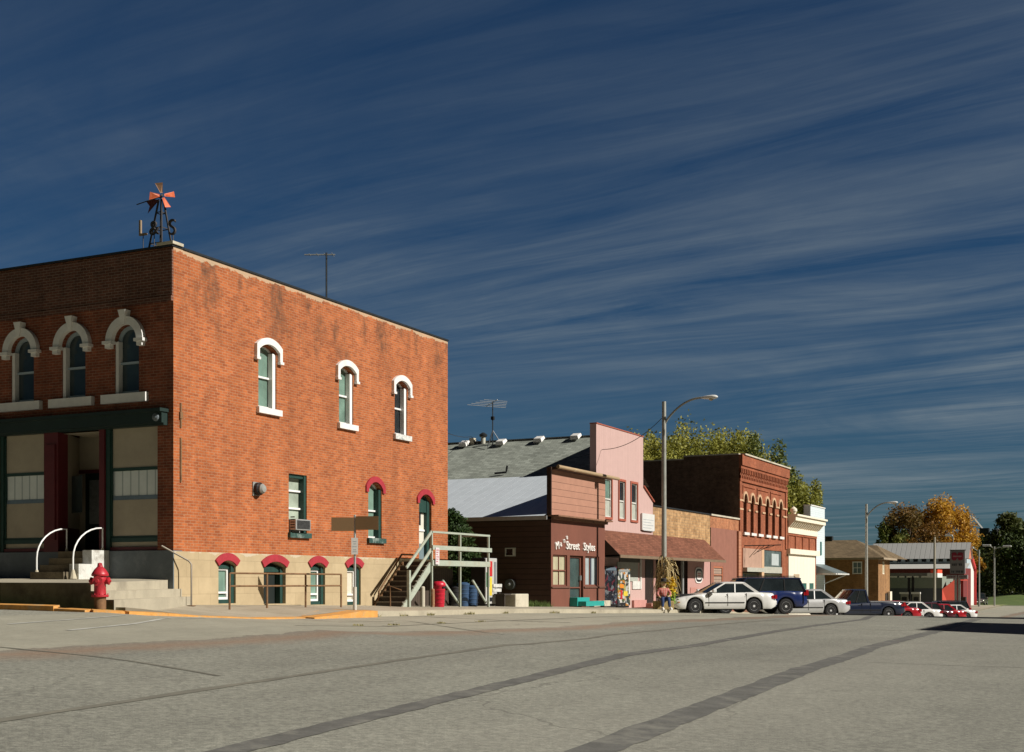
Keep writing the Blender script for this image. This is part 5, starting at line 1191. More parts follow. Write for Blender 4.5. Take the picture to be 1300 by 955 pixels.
# ------------------------------------------------------------------ tall white boarded building with metal awning
XWb = -22.0; Yw0, Yw1 = yX(1029, XWb), yX(1047, XWb); zwt = onX(1029, 642, XWb)[1]
wb = thing('white_boarded_building', 'tall narrow white boarded false front with a hipped metal awning', 'building', (XWb, Yw0, -.8))
wbd = stripes('white_clapboard', (.60,.68,.70), (.42,.50,.53), .16, 'z', .65, duty=.9, vary=.05)
MB().box(XWb-.5, XWb, Yw0, Yw1, -1.6, zwt).build('front_wall', wbd, wb)
MB().box(XWb-12, XWb-.5, Yw0+.3, Yw1-.1, -1.6, zwt-1.6).build('rear_wall', wbd, wb)
mb = MB(); mb.add([(XWb-12,Yw0+.1,zwt-1.6),(XWb-.5,Yw0+.1,zwt-1.6),(XWb-.5,(Yw0+Yw1)/2,zwt-.5),(XWb-12,(Yw0+Yw1)/2,zwt-.5),(XWb-12,Yw1,zwt-1.6),(XWb-.5,Yw1,zwt-1.6)], [(0,1,2,3),(3,2,5,4)]); mb.build('roof', pm('dark_roof', (.03,.035,.04), .8), wb)
MB().box(XWb-.52, XWb+.05, Yw0-.03, Yw1+.03, zwt+.002, zwt+.08).build('coping', white, wb)
tg = pm('teal_green_trim', (.02,.14,.12), .6)
yw_ = yX(1041.8, XWb); MB().pbox(FX(XWb), yw_-.18, yw_+.18, onX(1042,705,XWb)[1], onX(1042,688,XWb)[1], .0, .05).build('window', tg, wb)
mb = MB(); mb.pbox(FX(XWb), Yw0+.5, Yw0+1.6, -1.0, 1.9, .0, .04); mb.build('door', pm('grey_door', (.3,.36,.36), .6), wb)
zaw1, zaw0 = onX(1035, 716, XWb)[1], onX(1066, 728, -20.2)[1]
aw = MB(); xo = -20.2
aw.add([(XWb+.01,Yw0+.2,zaw1),(XWb+.01,Yw1-.3,zaw1),(xo,Yw1,zaw0),(xo,Yw0-.1,zaw0),(XWb+.01,Yw0-.1,zaw0),(XWb+.01,Yw1,zaw0)], [(0,3,2,1),(0,4,3),(1,2,5)]); awo = aw.build('awning', pm('grey_tin', (.22,.26,.25), .4, .3, 3, metal=.4), wb)
mb = MB(); mb.box(XWb+.01, xo+.05, Yw0-.12, Yw1+.02, zaw0-.10, zaw0-.003); mb.build('awning_edge', dirty_white, awo)
mb = MB(); mb.bar((XWb+.02,Yw1-.1,zaw0-.75), (xo-.2,Yw1-.1,zaw0-.12), .07); mb.build('awning_brace', dirty_white, awo)
# ================================================================== hip roofed brick house beyond the side street
YH = 110.4; xh1 = xY(1115, YH); YH1 = yX(1129.5, xh1); xh0 = xh1-15
hs = thing('brick_house', 'brown brick house with a low hip roof beyond the navy pickup', 'house', (xh1, YH, -1.6))
hb = brick('house_brick', (.36,.20,.085), (.28,.15,.065), (.30,.21,.13), .22, .075)
ze = onY(1115, 708, YH)[1]; Ph = FY(YH); Phx = FX(xh1)
xw0, xw1, zw0_, zw1_ = xY(1082,YH), xY(1094.5,YH), onY(1088,729,YH)[1], onY(1088,713,YH)[1]
xx0, xx1 = xY(1064,YH), xY(1077,YH)
mb = MB(); wall_holes(mb, Ph, xh0, xh1, -2.2, ze, [[xw0,xw1,zw0_,zw1_,0],[xx0,xx1,-1.3,.45,0]], .1)
yn0, yn1 = yX(1120.5,xh1), yX(1123,xh1)
wall_holes(mb, Phx, YH, YH1, -2.2, ze, [[yn0,yn1,onX(1121,729,xh1)[1],onX(1121,713,xh1)[1],0]], .1)
mb.poly([(xh0,YH,-2.2),(xh0,YH1,-2.2),(xh0,YH1,ze),(xh0,YH,ze)]); mb.poly([(xh0,YH1,-2.2),(xh1,YH1,-2.2),(xh1,YH1,ze),(xh0,YH1,ze)]); mb.build('wall', hb, hs)
window(hs, Ph, xw0, xw1, zw0_, zw1_, 0, .06, trimwhite, glass('grey_glass', (.12,.17,.16), .15), .09, .5, (.5,))
window(hs, Ph, xx0, xx1, -1.3, .45, 0, .06, pm('tan_frame', (.3,.22,.14), .6), gdark, .09, 0, (.5,))
window(hs, Phx, yn0, yn1, onX(1121,729,xh1)[1], onX(1121,713,xh1)[1], 0, .06, cream, pm('cream_blind', (.6,.55,.4), .6), .07, 0)
mb = MB(); y_ = yX(1124.5,xh1); mb.pbox(Phx, y_-.3, y_+.8, -1.7, .6, .0, .05); mb.build('door', darkwood, hs)
mb = MB(); y_ = yX(1118,xh1); mb.pbox(Phx, y_-.3, y_+.5, -1.7, -.6, .0, .6); mb.pbox(Phx, yX(1125.5,xh1), yX(1128,xh1), -1.7, .75, .1, .3); mb.build('porch_post', cream, hs)
roofb = shingles('brown_roof_shingles', (.17,.125,.075))
zrh = onY(1070, 685.5, YH+4)[1]; e = .5; hh = 4.8; xm0 = xY(1050, YH+hh); xm1 = xY(1087, YH+hh)
mb = MB(); mb.add([(xh0-e,YH-e,ze),(xh1+e,YH-e,ze),(xh1+e,YH+2*hh,ze),(xh0-e,YH+2*hh,ze),(xm0-3,YH+hh,zrh),(xm1,YH+hh,zrh)], [(0,1,5,4),(1,2,5),(2,3,4,5),(3,0,4)])
zr2_ = onY(1100, 692.5, YH+hh)[1]; x9 = xY(1113, YH+hh)
mb.add([(xm1-1.5,YH+hh,zr2_-.0),(x9,YH+hh,zr2_),(xh1+e,YH+2*hh+2,ze),(xh1+e,YH+1.5,ze),(xm1,YH+1.5,ze)], [(0,1,3,4),(1,2,3)])
mb.build('hip_roof', roofb, hs)
MB().box(xh0-e-.05, xh1+e+.05, YH-e-.05, YH1+e, ze-.16, ze-.004).build('eaves', pm('tan_eaves', (.36,.29,.2), .7), hs)
xc, yc = xY(1052, YH+hh), YH+hh; MB().box(xc-.35, xc+.35, yc-.3, yc+.3, zrh-.4, zrh+.35).build('chimney', darkmetal, hs)
# ================================================================== filling station and barn roofed store
YG = 146.; Pg = FY(YG)
def gx(p, Y=YG): return xY(p, Y)
def gz(p, py, Y=YG): return onY(p, py, Y)[1]
gs = thing('filling_station', 'grey and dark red filling station building with a slanting lit red end wall', 'building', (gx(1170), YG, -1.9))
x0, x1 = gx(1105), gx(1196)
MB().box(x0, x1, YG, YG+9, gz(1160,747), gz(1160,731.8)).build('upper_wall', pm('grey_green_wall', (.24,.27,.22), .7, .12, 1), gs)
MB().box(x0, x1+.02, YG-.02, YG+9, -2.6, gz(1160,747)-.002).build('lower_wall', pm('charcoal_wall', (.085,.095,.11), .6, .15, 1), gs)
mb = MB(); mb.add([(x1+.02,YG-.03,-2.6),(gx(1206),YG+3.2,-2.6),(gx(1206),YG+3.2,gz(1200,731)),(x1+1.3,YG+.9,gz(1200,735)),(x1+.02,YG-.03,gz(1196,748))], [(0,1,2,3,4)])
mb.build('end_wall', pm('bright_red_wall', (.52,.075,.045), .6, .12, 1), gs)
barnred = pm('dark_red_boards', (.17,.028,.028), .7, .15, 1)
mb = MB(); mb.box(gx(1205.5), gx(1218), YG+3.3, YG+9, -2.6, gz(1210,737)); fr_ = mb.build('office_wall', barnred, gs)
mb = MB(); mb.box(gx(1206,149.2), gx(1213,149.2), YG+3.2, YG+3.28, gz(1209,757), gz(1209,739)); mb.build('window_frame', pm('grey_frame', (.3,.3,.3), .6), gs)
mb = MB(); mb.box(gx(1207.3,149.2), gx(1211,149.2), YG+3.1, YG+3.19, gz(1209,754.5), gz(1209,743)); mb.build('window', gdark, gs)
# office with a white framed window facing the street
mb = MB(); y0_ = 150; xx_ = gx(1216,y0_); mb.add([(gx(1216,150),150,-2.6),(gx(1227,152),153,-2.6),(gx(1227,152),153,gz(1222,736,151)),(gx(1216,150),150,gz(1222,736,151))], [(0,1,2,3)]); mb.build('street_wall', pm('bright_red_wall', (.52,.075,.045), .6, .12, 1), gs)
mb = MB(); a = Vector((gx(1217.5,150.3),150.35,0)); b = Vector((gx(1223.5,151.4),151.6,0)); 
nrm = Vector(((b-a).y, -(b-a).x, 0)).normalized()*.12
def wq(t0, t1, za, zb, k): 
    p = a+(b-a)*t0+nrm*k; q = a+(b-a)*t1+nrm*k; return [(p.x,p.y,za),(q.x,q.y,za),(q.x,q.y,zb),(p.x,p.y,zb)]
mb.poly(wq(0,1,gz(1220,757,151),gz(1220,743,151),1.0)); wf = mb.build('window_frame', white, gs)
mb = MB(); mb.poly(wq(.22,.78,gz(1220,755,151),gz(1220,745,151),1.4)); mb.build('window', gdark, wf)
# planter under it
mb = MB(); mb.box(gx(1216,149), gx(1226,149), 149, 149.8, -2.0, gz(1220,758,149)); tag(mb.build('planter_box', pm('dark_planter', (.03,.035,.03), .8), None, (gx(1220,149),149,-2)), 'dark low planter box below the white framed station window', 'planter')
# canopy over the pumps
cpY = 138.; cp = thing('pump_canopy', 'flat grey canopy with a red and white end box over the fuel pumps', 'canopy', (gx(1150,cpY), cpY, -1.9))
xa_, xb9 = xY(1122,cpY), xY(1181,cpY); zc0_, zc1_ = onY(1150,731.5,cpY)[1], onY(1150,727.6,cpY)[1]
MB().box(xa_, xb9, cpY, cpY+4, zc0_, zc1_).build('roof_slab', pm('canopy_grey', (.20,.20,.19), .6), cp)
MB().box(xb9+.002, xY(1190,cpY), cpY+.1, cpY+3.5, zc0_+.3, zc1_+.35).build('end_box', pm('orange_red', (.75,.09,.04), .5), cp)
MB().box(xb9-.3, xY(1190,cpY)+.02, cpY-.05, cpY+3.5, zc0_-.15, zc0_+.298).build('end_box_base', white, cp)
for i in range(5):
    x = xa_+.6+i*(xb9-xa_-1)/5; MB().box(x, x+.9, cpY+.2, cpY+.6, zc0_-.14, zc0_-.002).build('light_fitting', white, cp)
for p in (1154, 1159): x = xY(p,cpY+2); MB().box(x-.13, x+.13, cpY+1.9, cpY+2.1, -2.1, zc0_-.002).build('post', black, cp)
for p, lb in ((1148.5, 'grey fuel pump left of the dark canopy posts'), (1163.5, 'fuel pump right of the dark canopy posts')):
    x = xY(p, cpY+1.5); o = thing('fuel_pump', lb, 'fuel pump', (x, cpY+1.5, -1.9), 'fuel pumps under the canopy')
    z0, z1 = onY(p, 769, cpY)[1], onY(p, 752, cpY)[1]
    MB().box(x-.38, x+.38, cpY+1.3, cpY+1.7, -2.1, z1-.2).build('body', pm('pump_grey', (.28,.27,.23), .5), o); MB().box(x-.5, x+.4, cpY+1.28, cpY+1.72, z1-.198, z1).build('topper', white, o)
    MB().box(x-.25, x+.25, cpY+1.27, cpY+1.295, z1-.9, z1-.5).build('display', black, o)
# dark red store wall with barn roof
YBn = 172.; bn = thing('barn_roofed_store', 'long dark red store with a ribbed metal roof and a row of small clerestory windows', 'building', (xY(1170,YBn), YBn, -1.8))
bx0, bx1 = xY(1100,YBn), xY(1224,YBn)
bz = lambda py, Y=YBn: onY(1170, py, Y)[1]
MB().box(bx0, bx1, YBn, YBn+7, -2.6, bz(721.5)).build('wall', barnred, bn)
ribr = stripes('ribbed_roof', (.50,.50,.48), (.30,.30,.29), .62, 'x', .5, .2, duty=.88, vary=.06)
Yk = YBn+2.6
MB().box(bx0, bx1, Yk, Yk+4.2, bz(716,Yk)-.6, bz(709,Yk)).build('clerestory_wall', pm('pale_blue_band', (.42,.50,.54), .6, .08), bn)
mb = MB(); mb.add([(bx0,YBn-.4,bz(722,YBn-.4)),(bx1+.4,YBn-.4,bz(722,YBn-.4)),(bx1+.4,Yk+.0,bz(715.5,Yk)),(bx0,Yk,bz(715.5,Yk))], [(0,1,2,3)]); mb.build('lower_roof', pm('pale_metal', (.55,.55,.51), .5, .1, 2, metal=.1), bn)
Yrr = Yk+2.1
mb = MB(); mb.add([(bx0,Yk-.3,bz(709.5,Yk-.3)),(bx1+.3,Yk-.3,bz(709.5,Yk-.3)),(bx1+.3,Yrr,bz(689.5,Yrr)),(bx0,Yrr,bz(689.5,Yrr)),(bx0,Yk+4.5,bz(709.5,Yk)),(bx1+.3,Yk+4.5,bz(709.5,Yk))], [(0,1,2,3),(3,2,5,4)]); mb.build('upper_roof', ribr, bn)
mb = MB(); mb.poly([(bx1+.1,Yk,bz(709.5,Yk)),(bx1+.1,Yk+4.2,bz(709.5,Yk)),(bx1+.1,Yrr,bz(690.5,Yrr))]); mb.build('gable', pm('orange_red_gable', (.6,.2,.12), .6), bn)
for i in range(10):
    x = xY(1120+i*10.6, Yk); MB().box(x-.28, x+.28, Yk-.06, Yk-.003, bz(713.4,Yk), bz(709.8,Yk)).build('clerestory_window', gdark, bn)
# white gable building beyond with red edge
YWg = 186.; xg = xY(1228, YWg); yg2 = yX(1236.5, xg)
wg = thing('white_gabled_shed', 'white gabled shed wall edged in red behind the station sign', 'shed', (xg, YWg, -1.8)); ymid = (YWg+yg2)/2
z0g, z1g, z2g = -2.4, onX(1236,722,xg)[1], onX(1230,707,xg)[1]
mb = MB(); mb.prism(lambda p, q, c: (xg-c, p, q), [(YWg,z0g),(yg2,z0g),(yg2,z1g),(YWg+3.5,z2g),(YWg,z2g-.5)], 0, 8); mb.build('wall', white, wg)
mb = MB(); mb.bar((xg+.1,yg2,z1g), (xg+.1,YWg+3.5,z2g), .4, .5); mb.bar((xg+.1,yg2,z0g), (xg+.1,yg2,z1g), .4, .4); mb.build('red_edge', pm('bright_red_edge', (.6,.05,.05), .6), wg)
# station sign on two posts
YSg = 128.; sx = lambda p: xY(p, YSg); sz = lambda py: onY(1215, py, YSg)[1]; Pg2 = FY(YSg)
sg = thing('station_sign', 'tall grey station sign with a split dark red emblem above two price rows', 'sign', (sx(1216), YSg, -1.85))
for p in (1213, 1217.5): MB().box(sx(p)-.10, sx(p)+.10, YSg+.05, YSg+.25, -2.2, sz(735)).build('post', galv, sg)
sgrey = pm('sign_grey', (.24,.23,.24), .6, .1, 2)
mb = MB(); mb.box(sx(1206), sx(1225), YSg, YSg+.4, sz(728.5), sz(699)); pn = mb.build('panel', sgrey, sg)
mb = MB(); mb.box(sx(1205.6), sx(1225.4), YSg-.02, YSg+.42, sz(698.9), sz(698)); mb.build('panel_edge', darkmetal, sg)
dred = pm('emblem_red', (.28,.015,.04), .5, .05)
cxs, czs = sx(1215.4), sz(706.5); wv, hv = (sx(1222.5)-sx(1208.5))/2, (sz(701.5)-sz(711.5))/2
pts = [(-1,-.75),(-.75,-1),(-.24,-1),(-.08,-.45),(.08,-.45),(.24,-1),(.75,-1),(1,-.75),(1,.75),(.75,1),(.24,1),(.08,.45),(-.08,.45),(-.24,1),(-.75,1),(-1,.75)]
mb = MB(); mb.prism(Pg2, [(cxs+a*wv, czs+b*hv) for a, b in pts], .004, .05); em = mb.build('emblem', dred, sg)
mb = MB(); mb.box(cxs-wv*.78, cxs+wv*.78, YSg-.07, YSg-.052, czs-hv*.16, czs+hv*.2); mb.build('emblem_band', pm('emblem_pale', (.42,.22,.25), .5), em)
darkprint = pm('dark_print', (.05,.05,.06), .6)
mb = MB()
for r_, (py, items) in enumerate(((717, [(1209,1210.3),(1211,1212.4),(1213,1214.5),(1217.5,1219),(1219.7,1221.2)]), (726, [(1208,1209),(1210,1211.2),(1213.5,1214.6),(1215.4,1217),(1217.6,1219),(1220,1222.5)]))):
    for a, b in items: mb.box(sx(a), sx(b), YSg-.02, YSg-.002, sz(py+1.4), sz(py-1.4))
mb.build('price_figures', darkprint, sg)
for a, b, t, s_ in ((1201.5, 1215, 'CO-OP', -.02), (1216.5, 1228.5, 'STORE', .0)):
    pnl = MB().box(sx(a), sx(b), YSg-.05, YSg+.3, sz(735), sz(730)).build('name_board', pm('board_grey', (.42,.38,.38), .6), sg)
    mb = MB(); w_ = sx(b)-sx(a)
    for i in range(5): mb.box(sx(a)+w_*(.12+.155*i), sx(a)+w_*(.22+.155*i), YSg-.08, YSg-.052, sz(733.6), sz(731.4))
    mb.build('faint_letters', pm('faint_red_print', (.2,.12,.14), .6), pnl)
# ================================================================== trees
def leaves(mb, pts, size, r, flat=.0, tint=None):
    for p, t in pts:
        s = size*r.uniform(.6, 1.35)
        a = Vector((r.gauss(0,1), r.gauss(0,1), r.gauss(0,1)*(1-flat))).normalized()
        b = a.orthogonal().normalized(); b = (Matrix.Rotation(r.uniform(0, 6.28), 3, a) @ b); c = a.cross(b)
        p = Vector(p)
        mb.add([p-b*s, p+c*s*.55, p+b*s, p-c*s*.55], [(0,1,2,3)]); mb.c.append(max(0., min(1., t+r.gauss(0, .10))))
def tree(name, label, base, h, rx, ry, crown0, mat, seed, n=6000, leaf=.16, group=None, clumps=26, shape='round', trunk=None, tintf=None, lean=0):
    r = random.Random(seed); base = Vector(base); o = thing(name, label, 'tree', base, group)
    trunk = trunk or pm('bark', (.10,.075,.055), .9, .35, 4)
    mb = MB(); top = base+Vector((r.uniform(-.3,.3), r.uniform(-.3,.3), h*.78))
    mb.tube([base-Vector((0,0,.3)), base+Vector((0,0,crown0*.9)), top], [h*.032, h*.022, h*.006], 8)
    cl = []
    zc = crown0+(h-crown0)/2; rz_ = (h-crown0)/2
    for k in range(clumps):
        if shape == 'round':
            while True:
                q = Vector((r.uniform(-1,1), r.uniform(-1,1), r.uniform(-1,1)))
                if .25 < q.length < 1: break
            q = q.normalized()*(.45+.5*r.random()**.7)
            if q.z < 0: q.x *= 1.05; q.y *= 1.05
            p = base+Vector((q.x*rx*.82, q.y*ry*.82, zc+q.z*rz_*.86)); cr = min(rx, rz_)*r.uniform(.24, .42)
        elif shape == 'cone':
            t = (k+.5)/clumps; z_ = crown0+(h-crown0)*t; w = (1-t)**.8*1.0+.05; an = r.uniform(0, 6.28)
            p = base+Vector((math.cos(an)*rx*w*.62, math.sin(an)*ry*w*.62, z_)); cr = rx*(.22+.33*w)
        else:   # upright spires
            an = r.uniform(0, 6.28); rr = r.random()**.5; z_ = crown0+(h-crown0)*r.uniform(.25,.97)*(1-.16*rr)
            p = base+Vector((math.cos(an)*rx*rr*.9, math.sin(an)*ry*rr*.9, z_)); cr = rx*r.uniform(.18,.30)
        cl.append((p, cr, r.uniform(-.22,.22)))
        s = base+(top-base)*min(.95, max(.25, (p.z-base.z)/h*.72)); mb.tube([s, (s+p)/2+Vector((0,0,-.2)), p], [h*.009, h*.006, h*.002], 5)
    mb.build('trunk', trunk, o, smooth=True)
    cm = MB(); cm.c = []; pts = []
    for i in range(n):
        p, cr, tt = cl[r.randrange(len(cl))]
        d = Vector((r.gauss(0,1), r.gauss(0,1), r.gauss(0,1))).normalized()*cr*(r.random()**.42)*r.choice((1,1,1,1.18))
        if shape == 'spire': d.z *= 2.2
        if shape == 'cone': d.z *= .6
        q = p+d; rel = (q.z-base.z)/h
        t = .5+tt+(tintf(q-base, rel) if tintf else 0)
        pts.append((q, t))
    leaves(cm, pts, leaf, r); cm.build('crown', mat, o)
    return o
yg = leafmat('yellow_green_leaves', (.14,.165,.035), (.30,.30,.055), (.48,.43,.09))
gold = leafmat('golden_leaves', (.24,.12,.015), (.52,.28,.03), (.68,.42,.04))
bronze = leafmat('bronze_green_leaves', (.075,.09,.022), (.20,.115,.03), (.33,.15,.03))
greenl = leafmat('fading_green_leaves', (.085,.12,.028), (.17,.20,.045), (.30,.27,.07))
dgreen = leafmat('conifer_needles', (.035,.06,.018), (.075,.105,.03), (.14,.15,.045))
cedar = leafmat('cedar_needles', (.018,.045,.012), (.04,.075,.02), (.08,.11,.03))
def gz_(x, y): return land(x, y)
def ttop(px, py, d): return atD(px, py, d)
# row of yellow green trees behind the red brick block
for i, (px, top, d, rx, sd) in enumerate(((822,556,104,3.2,1), (842,551,108,3.4,2), (868,548,106,3.8,3), (893,542,110,4.2,4), (921,550,107,3.6,5), (944,560,112,3.4,6))):
    p = ttop(px, top, d); z0 = gz_(p.x, p.y)
    tree('yellowing_tree', ['yellow green treetop beside the pink false front', 'yellow green treetop right behind the near lamp post', 'dense yellow green treetop above the dark side wall, second from the lamp post', 'tallest yellow green treetop above the middle of the dark side wall',
        'yellow green treetop above the step in the dark parapet', 'low yellow green treetop just left of the red cornice corner'][i], (p.x, p.y, z0), p.z-z0, rx, rx, 4.5, yg, sd, 17000, .125, 'trees behind the red brick block', 44, 'spire')
for px, top, d, rx, lb, sd, m_ in ((968,557,104,3.0,'feathery green yellow tree rising behind the red block cornice',11,greenl), (998,598,101,2.7,'leafy green yellow tree standing right of the red brick block',12,yg)):
    p = ttop(px, top, d); z0 = gz_(p.x, p.y)
    tree('yellowing_tree', lb, (p.x, p.y, z0), p.z-z0, rx, rx, 3.5, m_, sd, 16000, .12, 'trees behind the red brick block', 34, 'round' if px == 1000 else 'spire')
# autumn maples behind the barn roofed store
p = ttop(1199, 618, 215); z0 = -1.7
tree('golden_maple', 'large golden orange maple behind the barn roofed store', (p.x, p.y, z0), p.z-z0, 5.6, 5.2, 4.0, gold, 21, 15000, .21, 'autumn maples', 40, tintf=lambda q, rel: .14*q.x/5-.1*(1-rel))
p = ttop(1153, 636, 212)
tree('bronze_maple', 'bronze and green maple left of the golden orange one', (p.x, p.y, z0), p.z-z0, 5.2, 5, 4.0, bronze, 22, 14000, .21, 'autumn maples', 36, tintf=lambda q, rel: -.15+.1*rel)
p = ttop(1131, 655, 210)
tree('green_maple', 'small still green maple at the far left of the autumn trees', (p.x, p.y, z0), p.z-z0, 3.0, 3, 4.0, greenl, 23, 4500, .26, 'autumn maples', 22)
p = ttop(1233, 694, 222)
tree('orange_shrub_tree', 'low orange tree tucked right of the station sign', (p.x, p.y, z0), p.z-z0, 2.4, 2.4, 3.0, gold, 24, 2500, .26, None, 14, tintf=lambda q, rel: -.12)
for px, top, d, rx, lb, sd in ((1232,690,236,3.4,'dark conifer left of the white bin pole',31), (1246,684,245,3.6,'dark conifer behind the tall pole at the road bend',32), (1259,700,250,3.4,'shorter dark conifer between the pole and the twin armed lamp',33)):
    p = ttop(px, top, d)
    tree('dark_conifer', lb, (p.x, p.y, -1.6), p.z+1.6, rx, rx, 1.0, dgreen, sd, 5000, .30, 'dark conifers at the end of the street', 26, 'cone')
for px, top, d, rx, lb, sd, shp in ((1281,657,228,7.0,'big dark green tree with pointed top by the right edge',41,'cone'), (1303,668,214,6.2,'broad dark green tree cut by the right edge of the view',42,'round'), (1268,700,262,5.0,'dark broad tree filling in behind the twin armed lamp',43,'round'), (1290,690,275,8.0,'darkest tree at the back of the right hand group',44,'round')):
    p = ttop(px, top, d)
    tree('dark_tree', lb, (p.x, p.y, -1.6), p.z+1.6, rx, rx, 1.6, dgreen if shp == 'round' else leafmat('deep_green', (.04,.058,.018), (.08,.10,.03), (.15,.15,.045)), sd, 8500, .34, 'dark trees by the right edge', 36, shp)
for k, (px, d, hh_, rx) in enumerate(((1120,330,13,9), (1160,340,12,9), (1205,330,11,8), (1250,350,11,8), (1300,360,13,9), (1340,300,13,8), (1075,320,9,8), (1385,280,12,8))):
    p = ttop(px, 740, d)
    tree('distant_tree', ['distant dark tree far left behind the house roof', 'distant tree hidden behind the bronze maple', 'distant tree behind the golden maple', 'distant tree behind the conifers', 'distant tree behind the right hand group', 'distant tree just beyond the right edge',
         'distant low tree behind the lamp post', 'distant tree well right of the view'][k], (p.x, p.y, -1.8), hh_, rx, rx, .8, dgreen, 60+k, 3200, .5, 'distant trees on the skyline', 22)
# cedar between the brick building and the brown shop
px_c = 583; d_c = 53.5; p = ttop(px_c, 652, d_c); 
p = Vector((xY(582, 42.2), 42.2, onY(578, 652, 42.2)[1]))
tree('cedar_tree', 'dense green cedar between the brick building and the dark brown shop', (p.x-.3, p.y, .7), p.z-.7, 1.5, 1.4, .1, cedar, 51, 12000, .075, None, 46, 'cone')
# trees whose shade crosses the far end of the street (right of the view)
for k, (x, y, h_) in enumerate(((3.5,176,11), (4.5,199,12), (2,226,11))):
    tree('roadside_tree', ['roadside tree right of the view, nearest of three', 'roadside tree right of the view, middle of three', 'roadside tree right of the view, farthest of three'][k], (x, y, -1.8), h_, 4, 3.2, 2.5, greenl, 70+k, 3500, .4, 'roadside trees right of the view', 22)
# ================================================================== buildings across the street that throw the shadows on the road
def opposite(name, label, x, y0, y1, h, m_):
    z0 = G(7, y0)+.1; o = thing(name, label, 'building', (x, y0, z0)); P = FX(x, -1)
    holes = []; n = int((y1-y0)/2.2)
    for i in range(n):
        a = y0+.7+i*(y1-y0-.6)/n; holes.append([a, a+.95, 5.2, 7.2, .3])
    holes.append([y0+.8, y1-.8, .8, 3.2, 0])
    mb = MB(); wall_holes(mb, P, y0, y1, -1, h, holes, .25)
    mb.poly([(x,y0,-1),(x+14,y0,-1),(x+14,y0,h),(x,y0,h)]); mb.poly([(x,y1,-1),(x+14,y1,-1),(x+14,y1,h),(x,y1,h)]); mb.poly([(x+14,y0,-1),(x+14,y1,-1),(x+14,y1,h),(x+14,y0,h)])
    mb.build('wall', m_, o); MB().box(x+.02, x+13.9, y0+.02, y1-.02, h-.6, h-.5).build('roof', pm('tar_roof', (.06,.06,.06), .9), o)
    MB().box(x-.25, x+.3, y0-.02, y1+.02, h, h+.12).build('cornice', cream, o)
    for hh_ in holes: window(o, P, *hh_[:4], hh_[4], .15, darkwood, gdark, .07, .5 if hh_[4] else 0, (.33,.66) if not hh_[4] else ())
opposite('opposite_building', 'two storey red brick building across the street throwing the nearer shadow', 9.4, 39.4, 48.6, 10.6, rb)
opposite('opposite_building', 'two storey tan building across the street throwing the farther shadow', 9.4, 55.0, 70.0, 12.2, tanb)
# ================================================================== lamp posts and poles
def lamp(label, x, y, ztop, arm, hgt, group='street lamps'):
    z0 = S(x, y) if x < -17.9 else G(x, y); o = thing('street_lamp', label, 'street lamp', (x, y, z0), group)
    mb = MB(); mb.tube([(x,y,z0-.1),(x,y,z0+.5),(x,y,ztop)], [.125,.115,.085], 12); mb.build('pole', galv2, o, smooth=True)
    mb = MB(); mb.lathe([(.19,0),(.19,.05),(.14,.09)], Matrix.Translation((x,y,z0)), 12); mb.build('base_flange', galv2, o)
    zs = ztop-1.0; pts = []
    for i in range(13):
        t = i/12; pts.append((x+arm*(1-(1-t)**1.6)*.0+arm*t, y, zs+1.12*math.sin(t**.8*math.pi/2)*1.0-(.06*t*t)))
    mb = MB(); mb.tube(pts, .045, 8); am = mb.build('arm', galv2, o, smooth=True)
    e_ = Vector(pts[-1]); M = Matrix.Translation(e_)
    mb = MB(); L_ = .62
    prof = [(0,.03),(.1,.09),(.3,.13),(.5,.15),(.62,.13),(.70,.07),(.73,.01)]
    MM = Matrix.Translation(e_-Vector((.12,0,0))) @ Matrix.Rotation(math.radians(90), 4, 'Y') 
    mb.lathe([(b, a) for a, b in prof], MM @ Matrix.Scale(.62, 4, (1,0,0)), 14); mb.build('lamp_head', pm('lamp_white', (.66,.67,.64), .4, .08), am, smooth=True)
    mb = MB(); mb.lathe([(.11,.02),(.10,-.05),(.05,-.10),(.01,-.11)], Matrix.Translation(e_+Vector((.32,0,-.04))), 12); mb.build('lens', pm('lens_amber', (.40,.36,.24), .25), am, smooth=True)
    return o
galv2 = pm('lamp_post_steel', (.34,.345,.31), .55, .3, 3, metal=.2, dirt=(.22,.20,.16), stretch=(1,1,.4))
xl = -18.12
yl1 = yX(843, xl); zt1_ = onX(843, 510, xl)[1]
lamp('near street lamp with corn stalks tied to its pole', xl, yl1, zt1_, 1.72, 8)
yl2 = yX(1100, xl); zt2_ = onX(1100, 640, xl)[1]
lamp('second street lamp behind the navy pickup and the brick house', xl, yl2, zt2_, 1.6, 8)
p = atD(1243, 700, 168)
def simple_pole(name, label, cat, px, ptop, d, r, mat, heads=()):
    t = atD(px, ptop, d); z0 = land(t.x, t.y); o = thing(name, label, cat, (t.x, t.y, z0))
    mb = MB(); mb.tube([(t.x,t.y,z0-.2),(t.x,t.y,t.z)], r, 8, r*.7); mb.build('pole', mat, o, smooth=True)
    for dx, dz in heads:
        mb = MB(); e_ = Vector((t.x+dx, t.y, t.z+dz)); mb.tube([(t.x,t.y,t.z-.3),(t.x+dx*.5,t.y,t.z+dz-.1),e_], .05, 6); am = mb.build('arm', mat, o)
        mb = MB(); mb.box(e_.x-.55, e_.x+.55, e_.y-.2, e_.y+.2, e_.z-.10, e_.z+.14); mb.build('lamp_head', pm('lamp_white', (.66,.67,.64), .4, .08), am, bevel=.06)
    return o
simple_pole('utility_pole', 'bare wooden pole in front of the fuel canopy', 'pole', 1186.5, 682, 132, .15, pm('pole_wood', (.36,.33,.26), .8, .2, 3))
simple_pole('street_lamp', 'tall slim lamp at the road bend beyond the station sign', 'street lamp', 1243, 698, 172, .13, galv2, ((-1.2,.25),))
